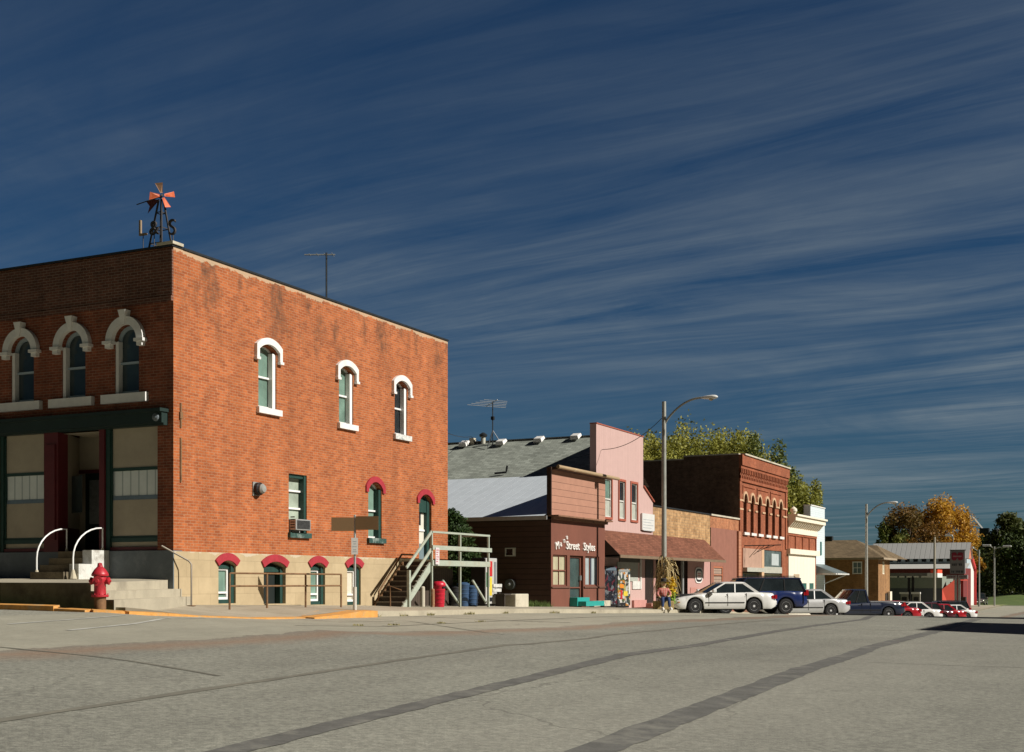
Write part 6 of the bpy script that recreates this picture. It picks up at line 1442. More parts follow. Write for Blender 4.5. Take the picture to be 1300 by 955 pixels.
simple_pole('street_lamp', 'twin armed street lamp in front of the dark trees', 'street lamp', 1262.5, 694, 176, .12, galv2, ((-1.0,.15),(1.6,.0)))
simple_pole('flag_stand', 'thin far lamp with a pale head beside the golden maple', 'street lamp', 1210, 681, 190, .08, galv2, ((-.6,.1),))
# silver bin and loading spout
t = atD(1267, 672, 300); o = thing('grain_bin', 'pale grey grain bin roof between the dark trees', 'grain bin', (t.x, t.y, -1.6))
MB().lathe([(4.6,0),(4.6,9.5)], Matrix.Translation((t.x,t.y,-1.6)), 24).build('drum', galv, o); MB().lathe([(4.8,9.5),(.6,t.z+1.6),(.05,t.z+1.7)], Matrix.Translation((t.x,t.y,-1.6)), 24).build('cone_roof', pm('pale_tin', (.5,.5,.47), .5), o)
a, b = atD(1234, 655, 262), atD(1248, 672, 262); o = thing('grain_elevator', 'dark grain elevator leg with a bright sloping spout', 'grain elevator', (a.x-.8, a.y, -1.6))
MB().box(a.x-1.4, a.x-.5, a.y-.4, a.y+.4, -1.6, atD(1230,651,262).z).build('tower', darkmetal, o); mb = MB(); mb.bar(a, b, .28); mb.build('spout', white, o)
c_ = atD(1250, 680, 262); mb = MB(); mb.box(c_.x-.9, c_.x+.9, c_.y-1, c_.y+1, c_.z-.9, b.z+.2); mb.build('hopper', darkmetal, o)
t = atD(1256, 733, 235); o = thing('farm_shed', 'small pale grey gabled shed under the dark conifers', 'shed', (t.x, t.y, -1.6)); w_ = 3.2
mb = MB(); mb.prism(lambda p_, q_, c: (t.x+p_, t.y+c, q_), [(-w_,-1.7),(w_,-1.7),(w_,t.z-.4),(0,t.z+1.1),(-w_,t.z-.4)], 0, 6); mb.build('wall', pm('pale_shed', (.42,.45,.46), .6, .1), o)
# grass bank and rocks at the bend
def mound(x, y): return -1.72+1.6*math.exp(-((x+19)/7)**2-((y-232)/16)**2)
sheet('grass_bank', pm('mown_grass', (.09,.135,.03), .95, .45, .8, dirt=(.13,.14,.05), fine=6, bmp=.8), lin(-34, -6, 14), lin(196, 262, 20), mound)
strip('far_road', [(-30,196), (-14,199), (10,199)], 9, asphalt, .03, 3)
# ================================================================== fire hydrant
hy = Vector((*[xY(127, 19.22)], 19.22, 0)); hy.z = G(hy.x, hy.y)+.06
o = thing('fire_hydrant', 'red fire hydrant with a rusty base at the corner of the yellow kerb', 'fire hydrant', hy)
M = Matrix.Translation(hy)
hs_ = .86/.86
MB().lathe([(.115,-.1),(.115,.25)], M, 16).build('standpipe', rust, o, smooth=True)
mb = MB(); mb.lathe([(.15,.24),(.165,.25),(.165,.285),(.12,.29),(.115,.33),(.112,.53),(.125,.55),(.13,.60),(.12,.645),(.155,.65),(.165,.665),(.165,.69)], M, 20); bd = mb.build('barrel', hydrant_red, o, smooth=True)
mb = MB(); mb.lathe([(.160,.69),(.155,.705),(.135,.74),(.10,.79),(.07,.82),(.055,.83),(.05,.86)], M, 20); bn_ = mb.build('bonnet', hydrant_red, o, smooth=True)
mb = MB(); mb.lathe([(.05,.86),(.045,.90),(.02,.91)], M, 5); mb.build('operating_nut', hydrant_red, bn_)
for ang, rr, ln in ((0,.062,.10), (180,.062,.10), (-62,.082,.11)):
    MM = M @ Matrix.Rotation(math.radians(ang+(26 if ang != -62 else 0)), 4, 'Z') @ Matrix.Translation((.10,0,.555)) @ Matrix.Rotation(math.radians(90), 4, 'Y')
    mb = MB(); mb.lathe([(rr,0),(rr,ln*.5),(rr*1.2,ln*.52),(rr*1.2,ln*.85),(rr*.5,ln*.9),(rr*.4,ln*1.15),(.01,ln*1.15)], MM, 10); mb.build('nozzle_cap', hydrant_red, o, smooth=False)
for k in range(8):
    a_ = k*math.pi/4; MM = M @ Matrix.Translation((math.cos(a_)*.145, math.sin(a_)*.145, .292)); mb = MB(); mb.lathe([(.014,0),(.014,.02)], MM, 6); mb.build('flange_bolt', hydrant_red, o)
# ================================================================== street sign seen from behind
sp_ = (-18.35, yX(450.5, -18.35)); z0 = S(*sp_); o = thing('street_sign', 'blank brown backed pair of sign blades on a steel post by the kerb ramp', 'sign', (sp_[0], sp_[1], z0))
x, y = sp_; zt_ = onX(450, 654, x)[1]
mb = MB(); mb.tube([(x,y,z0-.1),(x,y,zt_)], .032, 8); mb.build('post', galv, o, smooth=True)
mb = MB(); mb.tube([(x,y,z0-.02),(x,y,z0+.60)], .05, 8); mb.build('post_sleeve', pm('rusty_white_sleeve', (.6,.57,.5), .7, .3, 6, dirt=(.33,.17,.08)), o, smooth=True)
browns = pm('brown_sign_back', (.16,.095,.042), .6, .08, 2)
dep = 33.4; z_a, z_b = onX(436, 673.5, x)[1], onX(436, 656, x)[1]
cr = Vector((ct, st, 0))
def blade(w0, w1, yaw, dz):
    d = (Matrix.Rotation(math.radians(yaw), 3, 'Z') @ cr); n_ = Vector((d.y, -d.x, 0)); mb = MB(); c = Vector((x, y, 0))+n_*.045
    a, b = c+d*w0, c+d*w1; t_ = n_*.006
    pts = [(q.x,q.y,zz_) for q in (a-t_, b-t_, b+t_, a+t_) for zz_ in (z_a+dz, z_b+dz)]
    mb.add(pts, [(0,2,3,1),(2,4,5,3),(4,6,7,5),(6,0,1,7),(1,3,5,7),(0,6,4,2)]); mb.build('sign_blade', browns, o)
blade(-.60, -.025, 6, -.0); blade(.025, .63, -7, .03)
z_c, z_d = onX(451, 704, x)[1], onX(451, 683, x)[1]
mb = MB(); n_ = Vector((cr.y, -cr.x, 0)); c = Vector((x, y, 0))+n_*.04
a, b = c-cr*.085, c+cr*.085; mb.add([(q.x,q.y,zz_) for q in (a, b) for zz_ in (z_c, z_d)]+[(q.x+n_.x*.006,q.y+n_.y*.006,zz_) for q in (a, b) for zz_ in (z_c, z_d)], [(0,1,3,2),(4,6,7,5),(0,2,6,4),(1,5,7,3),(0,4,5,1),(2,3,7,6)])
pl_ = mb.build('parking_plate', wp, o)
for i, (w_, zz_) in enumerate(((.05,.33),(.035,.27),(.055,.20),(.04,.12),(.05,.07))):
    mb = MB(); q = c+n_*.0075; mb.poly([(q.x-cr.x*w_,q.y-cr.y*w_,z_c+zz_-.012),(q.x+cr.x*w_,q.y+cr.y*w_,z_c+zz_-.012),(q.x+cr.x*w_,q.y+cr.y*w_,z_c+zz_+.012),(q.x-cr.x*w_,q.y-cr.y*w_,z_c+zz_+.012)]); mb.build('print', pm('faint_print', (.42,.45,.46), .6), pl_)
# ================================================================== roof windmill with letters
wx, wy, wz = xY(204, 25.6), 25.6, ZT+.06
o = thing('windmill_ornament', 'small rusty windmill with orange blades and a dark tail on the roof corner', 'windmill', (wx, wy, wz))
hub = Vector((wx+.06, wy-.05, onY(207.5, 250, wy)[1]))
leg = pm('windmill_iron', (.05,.045,.045), .6, .3, 6)
for sx_, sy_ in ((-1,-1),(1,-1),(1,1),(-1,1)):
    mb = MB(); mb.bar((wx+sx_*.24, wy+sy_*.24, wz), (hub.x+sx_*.04, hub.y+sy_*.04, hub.z-.08), .035); mb.build('leg', leg, o)
for f_ in (.25, .5, .75):
    mb = MB(); s_ = .24*(1-f_)+.04*f_; z_ = wz+(hub.z-wz)*f_
    for (a, b), (c, d) in zip(((-1,-1),(1,-1),(1,1),(-1,1)), ((1,-1),(1,1),(-1,1),(-1,-1))): mb.bar((wx+a*s_,wy+b*s_,z_), (wx+c*s_,wy+d*s_,z_), .02)
    mb.build('cross_brace', leg, o)
orange = pm('orange_blade', (.62,.13,.05), .5, .25, 8, dirt=(.45,.28,.2))
fn = Vector((.80,-.60,0)); fr_ = Vector((.60,.80,0)); up_ = Vector((0,0,1))
for k, a_ in enumerate((105, 12, -62, 190)):
    a_ = math.radians(a_); d = (fr_*math.cos(a_)+up_*math.sin(a_)); t_ = fn.cross(d)
    c0 = hub+fn*.10; mb = MB(); tw = fn*.05
    pts = [c0+d*.06-t_*.03, c0+d*.30-t_*.085+tw, c0+d*.33+t_*.085-tw, c0+d*.06+t_*.03]
    mb.add(pts+[q+fn*.008 for q in pts], [(3,2,1,0),(4,5,6,7),(0,1,5,4),(1,2,6,5),(2,3,7,6),(3,0,4,7)]); mb.build('blade', orange if k else pm('tan_blade', (.30,.17,.10), .6), o)
mb = MB(); mb.tube([hub+fn*.13, hub-fn*.1], .03, 8); mb.bar(hub, hub-Vector((.62,.2,.18)), .02); mb.build('shaft', leg, o)
tq = [hub+Vector(v) for v in ((-.18,-.05,-.08), (-.36,-.13,.02), (-.55,-.19,-.12), (-.50,-.16,-.26), (-.53,-.18,-.46))]
tq = [Vector((onY(a,b,25.5)[0],25.5,onY(a,b,25.5)[1])) for a, b in ((202,254),(196,253),(186,256.5),(190,262),(187.5,271))]
mb = MB(); mb.add(tq+[q+Vector((0,.01,0)) for q in tq], [(0,1,2,3,4),(9,8,7,6,5)]+[(i,(i+1)%5,5+(i+1)%5,5+i) for i in range(5)]); mb.build('tail_vane', pm('dark_red_vane', (.10,.02,.02), .6, .2), o)
Pw = FY(24.75)
for ch, px, py0, sz_, m_, lb in (('L', 175.5, 300, .56, pm('tan_letter', (.26,.19,.12), .6, .2), 'tan metal letter L at the left end of the roof sign'), ('&', 189.5, 299, .50, leg, 'dark metal ampersand behind the windmill legs'), ('S', 213.5, 299, .55, leg, 'dark metal letter S right of the windmill')):
    x_, z_ = onY(px, py0, 24.75); lt = thing('sign_letter', lb, 'sign letter', (x_, 24.75, ZT+.1), 'letters of the roof sign')
    text_part(ch, sz_, Pw, x_, z_, 0, m_, lt, 'letter', .05)
    mb = MB(); mb.tube([(x_+.15,24.76,z_+.03),(x_+.15,24.76,ZT+.04)], .012, 5); mb.build('stay', leg, lt)
# ================================================================== wires
def wire(label, a, b, sag, r=.012, name='overhead_wire'):
    a, b = Vector(a), Vector(b); pts = [a+(b-a)*t-Vector((0,0,4*sag*t*(1-t))) for t in [i/24 for i in range(25)]]
    mb = MB(); mb.tube(pts, r, 5); return tag(mb.build(name, black, None, tuple(a)), label, 'wire')
pw = Vector((xl, yl1, onX(843, 528, xl)[1]))
q1 = Vector((XK-.1, yX(760, XK-.1), onX(760, 571, XK-.1)[1]+.0)); q1.x = XK+.1
wire('thin service wire from the near lamp post to the pink false front', pw, q1, .35, .014)
x_, y_, z_ = on_roof(598, 561)
wire('thin wire slung from the pink false front to the roof ridge', q1, (x_, y_, z_+.25), .8, .012)
wire('thin wire from the ridge to the back corner of the brick building', (x_, y_, z_+.25), (XB-.2, YB1-.1, onX(567,546,XB)[1]), .1, .012)
# ================================================================== vehicles
tyre = pm('tyre_rubber', (.018,.018,.018), .85, .2, 8); rimm = pm('alloy_rim', (.62,.63,.63), .35, .1, 8, metal=.1); chrome = pm('chrome', (.6,.6,.6), .15, .05, 4, metal=.9)
carglass = glass('car_glass', (.018,.024,.026), .04); under = pm('underbody_black', (.012,.012,.012), .9)
amber = pm('amber_lens', (.45,.13,.03), .25); redl = pm('red_lens', (.35,.01,.015), .25); clearl = pm('clear_lens', (.5,.52,.52), .15, .1, 9, spec=.8)
def car(name, label, cat, loc, heading, paint, kind='sedan', L_=4.95, W=1.82, H=1.38, lower=None, simple=False, R=.32, group=None, roofpaint=None, rimmat=None):
    o = thing(name, label, cat, loc, group, rz=heading)
    X = lambda t: t*L_/2
    if kind == 'sedan':
        top = [(-1,.66),(-.985,.80),(-.94,.885),(-.60,.925),(-.33,.93),(.34,.90),(.40,.875),(.78,.745),(.92,.665),(.985,.57),(1,.50)]
        cab = dict(b0=-.66, b1=.37, t0=-.42, t1=.03, zb=.90)
        wheels = (.59, -.55)
    elif kind == 'suv':
        top = [(-1,.75),(-.99,.98),(-.97,1.05),(-.3,1.07),(.42,1.04),(.47,1.02),(.85,.93),(.95,.82),(1,.62)]
        cab = dict(b0=-.98, b1=.46, t0=-.88, t1=.22, zb=1.03); wheels = (.60, -.56)
    elif kind == 'pickup':
        top = [(-1,.98),(-.985,1.08),(-.16,1.08),(-.1,1.08),(.40,1.04),(.46,1.02),(.85,.96),(.96,.86),(1,.60)]
        cab = dict(b0=-.17, b1=.46, t0=-.12, t1=.20, zb=1.05); wheels = (.60, -.60)
    zlo = .21 if kind == 'sedan' else .34
    xs = sorted(set([round(X(-1)+L_*i/96, 4) for i in range(97)]))
    tk, tv = [X(a) for a, _ in top], [b for _, b in top]
    rings = []
    for x in xs:
        t = abs(x)/(L_/2); hw = W/2*(1-.16*max(0, (t-.80)/.20)**2.2); zt = interp(x, tk, tv); zb = zlo+(.10*max(0, (t-.9)/.1))
        for wx_ in wheels:
            dx = abs(x-X(wx_)); Ra = R+.075
            if dx < Ra: zb = max(zb, R+math.sqrt(Ra*Ra-dx*dx)-.01)
        h_ = zt-zb
        sec = [(hw*.94, zb), (hw*.985, zb+.10*h_), (hw, zb+.42*h_), (hw*.992, zb+.66*h_), (hw*.965, zb+.86*h_), (hw*.90, zb+.965*h_), (hw*.78, zt), (hw*.4, zt+.018), (0, zt+.022)]
        rings.append([(x, y, z_) for y, z_ in sec]+[(x, -y, z_) for y, z_ in sec[-2::-1]])
    mb = MB(); m_ = len(rings[0])
    for i, rg in enumerate(rings): mb.v += [Vector(p) for p in rg]
    for i in range(len(rings)-1):
        for k in range(m_-1): mb.f.append((i*m_+k, i*m_+k+1, (i+1)*m_+k+1, (i+1)*m_+k))
    mb.f.append(tuple(range(m_))); mb.f.append(tuple((len(rings)-1)*m_+k for k in range(m_))[::-1])
    body = mb.build('body', paint, o, local=True, smooth=True)
    # cabin: glass house with painted roof and pillars
    hb, ht = W/2*.90, W/2*(.70 if kind == 'sedan' else .78); zb, zt = cab['zb'], H-.05
    B0, B1, T0, T1 = X(cab['b0']), X(cab['b1']), X(cab['t0']), X(cab['t1'])
    mb = MB()
    def ringc(f, bow=0.):
        x0, x1, hw, z_ = B0+(T0-B0)*f, B1+(T1-B1)*f, hb+(ht-hb)*f, zb+(zt-zb)*f
        return [(x0,-hw*.86,z_),(x0+.08,-hw,z_),(x1-.12,-hw,z_),(x1,-hw*.82,z_),(x1+.05,0,z_),(x1,hw*.82,z_),(x1-.12,hw,z_),(x0+.08,hw,z_),(x0,hw*.86,z_),(x0-.04,0,z_)]
    fs = (0,.35,.7,1.0)
    for f in fs: mb.v += [Vector(p) for p in ringc(f)]
    for i in range(3):
        for k in range(10): mb.f.append((i*10+k, i*10+(k+1)%10, (i+1)*10+(k+1)%10, (i+1)*10+k))
    mb.f.append(tuple(range(30, 40)))
    mb.build('windows', carglass, o, local=True, smooth=True)
    mb = MB(); c_ = [Vector(p) for p in ringc(1.0)]; cen = Vector(((T0+T1)/2, 0, zt)); 
    lay = [[cen+(p-cen)*s+Vector((0,0,dz)) for p in c_] for s, dz in ((1.03,-.035),(1.045,-.005),(1.0,.03),(.82,.052),(.4,.062))]
    for l in lay: mb.v += l
    for i in range(4):
        for k in range(10): mb.f.append((i*10+k, i*10+(k+1)%10, (i+1)*10+(k+1)%10, (i+1)*10+k))
    mb.f.append(tuple(range(40, 50))); mb.f.append(tuple(range(10))[::-1]); rf = mb.build('roof', roofpaint or paint, o, local=True, smooth=True)
    b_, t_ = ringc(-.06), ringc(1.0); k_ = 1.012
    for idx in (2, 6, 1, 7):
        p, q = Vector(b_[idx]), Vector(t_[idx]); p.y *= k_; q.y *= k_
        mb = MB(); mb.bar(p, q, .055 if idx in (2, 6) else (.11 if kind != 'suv' else .06), .03, up=(0,1,0)); mb.build('pillar', roofpaint or paint, o, local=True)
    mids = {'sedan': (.46,), 'suv': (.64,.30), 'pickup': (.5,)}[kind]
    for mf in mids:
        for s in (-1, 1):
            mb = MB(); mb.bar((B0+(B1-B0)*mf, s*hb*k_, zb), (T0+(T1-T0)*mf, s*ht*k_, zt), .05, .02, up=(0,1,0)); mb.build('pillar', under if kind != 'sedan' else paint, o, local=True)
    mb = MB(); mb.box(X(-.95), X(.93), -W/2*.70, W/2*.70, .17 if kind == 'sedan' else .26, .84); mb.build('underbody', under, o, local=True)
    # wheels
    for wx_ in wheels:
        for s in (-1, 1):
            MM = Matrix.Translation((X(wx_), s*(W/2-.02), R)) @ Matrix.Rotation(math.radians(-90*s), 4, 'X')
            mb = MB(); mb.lathe([(R*.60,-.0),(R*.80,.012),(R*.94,.0),(R,-.035),(R,-.17),(R*.9,-.2),(R*.2,-.2)], MM, 24); wh = mb.build('wheel', tyre, o, local=True, smooth=True)
            mb = MB(); mb.lathe([(R*.63,-.01),(R*.60,.008),(R*.54,-.03),(R*.18,-.035),(R*.16,.005),(.01,.008)], MM, 20); 
            rm = mb.build('rim', rimmat or rimm, wh, local=True, smooth=True)
            mb = MB()
            for k in range(5):
                a_ = k*math.pi*2/5+.3; c0 = MM @ Vector((math.cos(a_)*R*.37, math.sin(a_)*R*.37, -.026)); 
                mm2 = MM @ Matrix.Translation((math.cos(a_)*R*.38, math.sin(a_)*R*.38, -.032)); mb.lathe([(R*.085,0),(R*.085,.004)], mm2, 8)
            mb.build('rim_opening', under, wh, local=True)
    # lamps, plates, mirrors, handles, trim
    zh = {'sedan': .60, 'suv': .76, 'pickup': .80}[kind]
    for s in (-1, 1):
        mb = MB(); mb.box(X(.955), X(.975)+.03, s*W/2*.50-.20, s*W/2*.50+.20, zh-.07, zh+.06) if kind != 'sedan' else mb.add([(X(.975),s*.30,zh-.06),(X(.93),s*.80,zh-.05),(X(.90),s*.815,zh+.05),(X(.955),s*.30,zh+.055),(X(.99),s*.30,zh-.06),(X(.945),s*.81,zh-.05),(X(.91),s*.83,zh+.05),(X(.97),s*.30,zh+.055)], [(0,1,2,3),(4,5,6,7),(0,1,5,4),(1,2,6,5),(2,3,7,6),(3,0,4,7)]); mb.build('headlight', clearl, o, local=True)
        zt_ = {'sedan': .74, 'suv': .95, 'pickup': .92}[kind]
        mb = MB(); mb.box(X(-1)-.012, X(-.955), s*W/2*.72-.22+.04*s, s*W/2*.72+.20+.02*s, zt_-.10, zt_+.06 if kind == 'sedan' else zt_+.14); mb.build('tail_light', redl, o, local=True)
        mb = MB(); mb.box(X(-.94), X(-.90), s*W/2*.935-.03, s*W/2*.955+.02, zt_-.10, zt_+.04); mb.build('side_marker', redl, o, local=True)
        mb = MB(); mb.box(X(.88), X(.92), s*W/2*.935-.03, s*W/2*.955+.015, zh-.12, zh-.08); mb.build('side_marker', amber, o, local=True)
        mb = MB(); mb.box(B1-.38, B1-.22, s*(W/2-.02), s*(W/2+.17), zb+.0, zb+.14); mb.build('wing_mirror', paint, o, local=True, bevel=.03)
        for hx in ((-.02, -.40) if kind == 'sedan' else ((.10, -.25) if kind == 'suv' else (.08,))):
            mb = MB(); mb.box(X(hx)-.09, X(hx)+.07, s*(W/2*.97)-.01, s*(W/2*.985)+.008, zb-.17, zb-.14); mb.build('door_handle', under if kind != 'sedan' else paint, o, local=True)
        mb = MB()
        for sx_ in {'sedan': (.33,-.035,-.40), 'suv': (.42,.10,-.28,-.9), 'pickup': (.42,.02,-.18)}[kind]:
            mb.box(X(sx_)-.006, X(sx_)+.006, s*W/2*.975-.01, s*W/2+.004, zlo+.13, zb-.03)
        mb.build('door_seam', under, o, local=True)
        mb = MB(); mb.box(X(wheels[1])+R+.12, X(wheels[0])-R-.12, s*W/2*.99-.01, s*W/2+.014, zlo+.25, zlo+.29); mb.build('side_moulding', under if lower is None else lower, o, local=True)
    mb = MB(); mb.box(X(.97), X(1)+.05, -W/2*.80, W/2*.80, .36 if kind == 'sedan' else .46, .50 if kind == 'sedan' else .62); mb.build('front_bumper', paint if kind == 'sedan' else chrome, o, local=True, bevel=.03)
    mb = MB(); mb.box(X(-1)-.06, X(-.97), -W/2*.82, W/2*.82, .36 if kind == 'sedan' else .48, .55 if kind == 'sedan' else .64); mb.build('rear_bumper', paint if kind == 'sedan' else chrome, o, local=True, bevel=.03)
    mb = MB(); mb.box(X(-1)-.075, X(-1)-.062, -.16, .16, .40 if kind == 'sedan' else .50, .52 if kind == 'sedan' else .62); mb.build('number_plate', wp, o, local=True)
    mb = MB(); mb.box(X(.975), X(1)+.012, -.28, .28, zh-.06, zh+.02); mb.build('grille', under, o, local=True)
    if kind == 'pickup':
        mb = MB(); mb.box(X(-.965), X(-.20), -W/2*.80, W/2*.80, 1.06, 1.115); mb.build('bed_cover', pm('bed_liner', (.03,.03,.035), .6), o, local=True)
        for s in (-1, 1): mb = MB(); mb.box(X(-.985), X(-.19), s*W/2*.86-.05, s*W/2*.86+.05, 1.075, 1.125); mb.build('bed_rail', pm('bright_rail', (.6,.62,.65), .25, .05, metal=.7), o, local=True)
    if kind == 'suv':
        for s in (-1, 1): mb = MB(); mb.tube([(X(-.8),s*ht*.8,H+.01),(X(-.78),s*ht*.8,H+.05),(X(.1),s*ht*.8,H+.05),(X(.13),s*ht*.8,H+.01)], .018, 6); mb.build('roof_rail', under, o, local=True)
    return o
def park(px, d_or_x, heading, **k):
    X_ = d_or_x; y = yX(px, X_); return (X_, y, G(X_, y)+.002), math.radians(heading)
pw_ = carpaint('white_car_paint', (.72,.72,.69)); ps_ = carpaint('silver_car_paint', (.56,.57,.57), .25); pn_ = carpaint('navy_paint', (.008,.015,.038)); pb_ = carpaint('blue_paint', (.010,.024,.105)); pr_ = carpaint('red_car_paint', (.40,.01,.02)); pmn = carpaint('maroon_car_paint', (.08,.012,.02)); pbk = carpaint('black_car_paint', (.012,.013,.016)); pwp = carpaint('bright_white_paint', (.78,.78,.76))
l, h = park(912, -16.6, 180+38)
car('parked_sedan', 'large white four door sedan nosed in beside the scarecrow and lamp post', 'car', l, h, pw_, 'sedan', 4.65, 1.80, 1.36, R=.325)
l, h = park(951, -16.2, 180+38)
car('parked_van', 'long dark blue estate van with black windows behind the white sedan', 'van', l, h, pb_, 'suv', 4.95, 1.9, 1.66, R=.35, roofpaint=pn_)
l, h = park(1015, -16.0, 180+38)
car('parked_sedan', 'silver white four door sedan between the blue van and the navy pickup', 'car', l, h, ps_, 'sedan', 4.8, 1.80, 1.40, R=.32)
l, h = park(1086, -15.8, 180+38)
car('parked_pickup', 'navy blue pickup with a bright bed rail below the second street lamp', 'pickup truck', l, h, pn_, 'pickup', 5.6, 1.95, 1.84, R=.38)
l, h = park(1123, -15.6, 180+34)
car('parked_car', 'bright red car end just showing behind the navy pickup', 'car', l, h, pr_, 'sedan', 4.4, 1.75, 1.36)
l, h = park(1150, -15.2, 180+34)
car('parked_car', 'white sedan half hidden by the crest, right of the red car end', 'car', l, h, pwp, 'sedan', 4.7, 1.8, 1.42)
l, h = park(1170, -15.2, 180+34)
car('parked_car', 'dark maroon car behind the half hidden white sedan', 'car', l, h, pmn, 'sedan', 4.6, 1.8, 1.5)
l, h = park(1186, -14.9, 180+34)
car('parked_car', 'red hatchback roof showing over the crest between dark and white cars', 'car', l, h, pr_, 'sedan', 4.5, 1.8, 1.40)
l, h = park(1195, -15.6, 180+34)
car('parked_van', 'black estate car near the end of the row, left of the last white car', 'van', l, h, pbk, 'suv', 4.5, 1.8, 1.62, R=.34)
l, h = park(1203, -14.8, 180+34)
car('parked_car', 'last white car of the row, mostly sunk behind the crest', 'car', l, h, pwp, 'sedan', 4.4, 1.8, 1.34)
t = atD(1243.5, 768, 186)
car('oncoming_pickup', 'dark old pickup facing the camera far down the road', 'pickup truck', (t.x, t.y, G(t.x, t.y)+.02), math.radians(-90), carpaint('dark_brown_paint', (.05,.042,.035)), 'pickup', 5.2, 1.9, 1.75, R=.36)
# ================================================================== corn stalks, scarecrow and flowers at the near lamp
zl = S(xl, yl1)
straw = pm('dry_corn_straw', (.46,.34,.16), .85, .4, 9); straw2 = pm('pale_corn_leaf', (.56,.44,.22), .85, .35, 7)
o = thing('corn_stalks', 'bundle of dry corn stalks tied around the near lamp post', 'corn stalks', (xl, yl1, zl))
r_ = random.Random(5)
ms, ml = MB(), MB()
for k in range(26):
    a_ = r_.uniform(0, 6.28); rr = r_.uniform(.12, .34); b = Vector((xl+math.cos(a_)*rr, yl1+math.sin(a_)*rr, zl)); h_ = r_.uniform(1.5, 2.25)
    t_ = Vector((xl+math.cos(a_)*(.10+rr*.35)+r_.uniform(-.1,.1), yl1+math.sin(a_)*(.10+rr*.35)+r_.uniform(-.1,.1), zl+h_)); m1 = (b+t_)/2-Vector((math.cos(a_), math.sin(a_), 0))*.05
    ms.tube([b, m1, t_], .013, 5)
    for j in range(9):
        f_ = r_.uniform(.35, 1.0); p = b+(t_-b)*f_; an = r_.uniform(0, 6.28); ln = r_.uniform(.25, .6); d = Vector((math.cos(an), math.sin(an), 0)); s_ = Vector((-d.y, d.x, 0))*r_.uniform(.018, .035)
        up_ = r_.uniform(.05, .3); q = [p, p+d*ln*.35+Vector((0,0,up_)), p+d*ln*.75+Vector((0,0,up_*.5)), p+d*ln*.95+Vector((0,0,-r_.uniform(.1,.45)))]
        for i in range(3):
            w0, w1 = (1-.25*i), (1-.25*(i+1)); ml.poly([q[i]-s_*w0, q[i]+s_*w0, q[i+1]+s_*w1, q[i+1]-s_*w1])
ms.build('stalks', straw, o, smooth=True); ml.build('leaves', straw2, o)
MB().lathe([(.20,1.25),(.215,1.28),(.20,1.31)], Matrix.Translation((xl,yl1,zl)), 14).build('twine', pm('twine', (.3,.2,.1), .9), o)
vd = Vector((-xl, -yl1, 0)).normalized()      # towards the viewer's side of the post
sc0 = Vector((xl, yl1, zl))+vd*.62+Vector((ct, st, 0))*(-.02)
yawc = math.atan2(vd.y, vd.x)+.25
o = thing('hay_bale', 'small straw bale under the seated scarecrow', 'hay bale', sc0-vd*.12, rz=yawc)
mb = MB(); mb.box(-.28,.20,-.40,.40,0,.36); mb.build('bale', pm('hay', (.42,.31,.13), .95, .4, 14, bmp=1.), o, local=True, bevel=.03)
for y_ in (-.2,.2): mb = MB(); mb.box(-.285,.205,y_-.01,y_+.01,-.0,.366); mb.build('twine', pm('twine', (.3,.2,.1), .9), o, local=True)
sc = thing('scarecrow', 'seated scarecrow in a red shirt, blue jeans and dark hat below the corn stalks', 'scarecrow', sc0, rz=yawc)
def skin(name, verts, edges, mat, parent, sub=2):
    me = bpy.data.meshes.new(name); me.from_pydata([v[:3] for v in verts], edges, []); me.update(); ob_ = bpy.data.objects.new(name, me); C.objects.link(ob_); ob_.parent = parent
    m_ = ob_.modifiers.new('skin', 'SKIN'); m_.use_smooth_shade = True
    for i, v in enumerate(verts): me.skin_vertices[0].data[i].radius = (v[3], v[3] if len(v) < 5 else v[4])
    me.skin_vertices[0].data[0].use_root = True
    s_ = ob_.modifiers.new('sub', 'SUBSURF'); s_.levels = sub; s_.render_levels = sub
    me.materials.append(mat); return ob_
sk = pm('sackcloth', (.50,.38,.22), .9, .3, 12)
body_v = [(-.02,0,.46,.10),(-.02,0,.62,.11),(-.01,0,.80,.12),(0,0,.92,.06),(0,0,.98,.05),
 (0,.16,.84,.06),(.04,.27,.66,.045),(.20,.20,.56,.035),(.29,.12,.55,.025), (0,-.16,.84,.06),(.04,-.27,.66,.045),(.20,-.22,.52,.035),(.30,-.17,.47,.025),
 (.02,.09,.43,.08),(.36,.13,.46,.06),(.42,.14,.22,.05),(.44,.15,.08,.04),(.54,.17,.05,.035), (.02,-.09,.43,.08),(.36,-.13,.46,.06),(.43,-.14,.22,.05),(.45,-.16,.08,.04),(.55,-.19,.05,.035)]
body_e = [(0,1),(1,2),(2,3),(3,4),(2,5),(5,6),(6,7),(7,8),(2,9),(9,10),(10,11),(11,12),(0,13),(13,14),(14,15),(15,16),(16,17),(0,18),(18,19),(19,20),(20,21),(21,22)]
bo = skin('body', body_v, body_e, sk, sc, 1)
m, nt, b = newmat('plaid_shirt'); co = objco(nt); sp = nt.nodes.new('ShaderNodeSeparateXYZ'); nt.links.new(co, sp.inputs[0])
pl1 = math_(nt, 'LESS_THAN', math_(nt, 'FRACT', math_(nt, 'DIVIDE', sp.outputs[1], .09)), .3); pl2 = math_(nt, 'LESS_THAN', math_(nt, 'FRACT', math_(nt, 'DIVIDE', sp.outputs[2], .09)), .3)
cc = mix(nt, math_(nt, 'MULTIPLY', math_(nt, 'ADD', pl1, pl2), .4), (.42,.10,.08), (.55,.38,.33)); nt.links.new(cc, b.inputs['Base Color']); b.inputs['Roughness'].default_value = .9
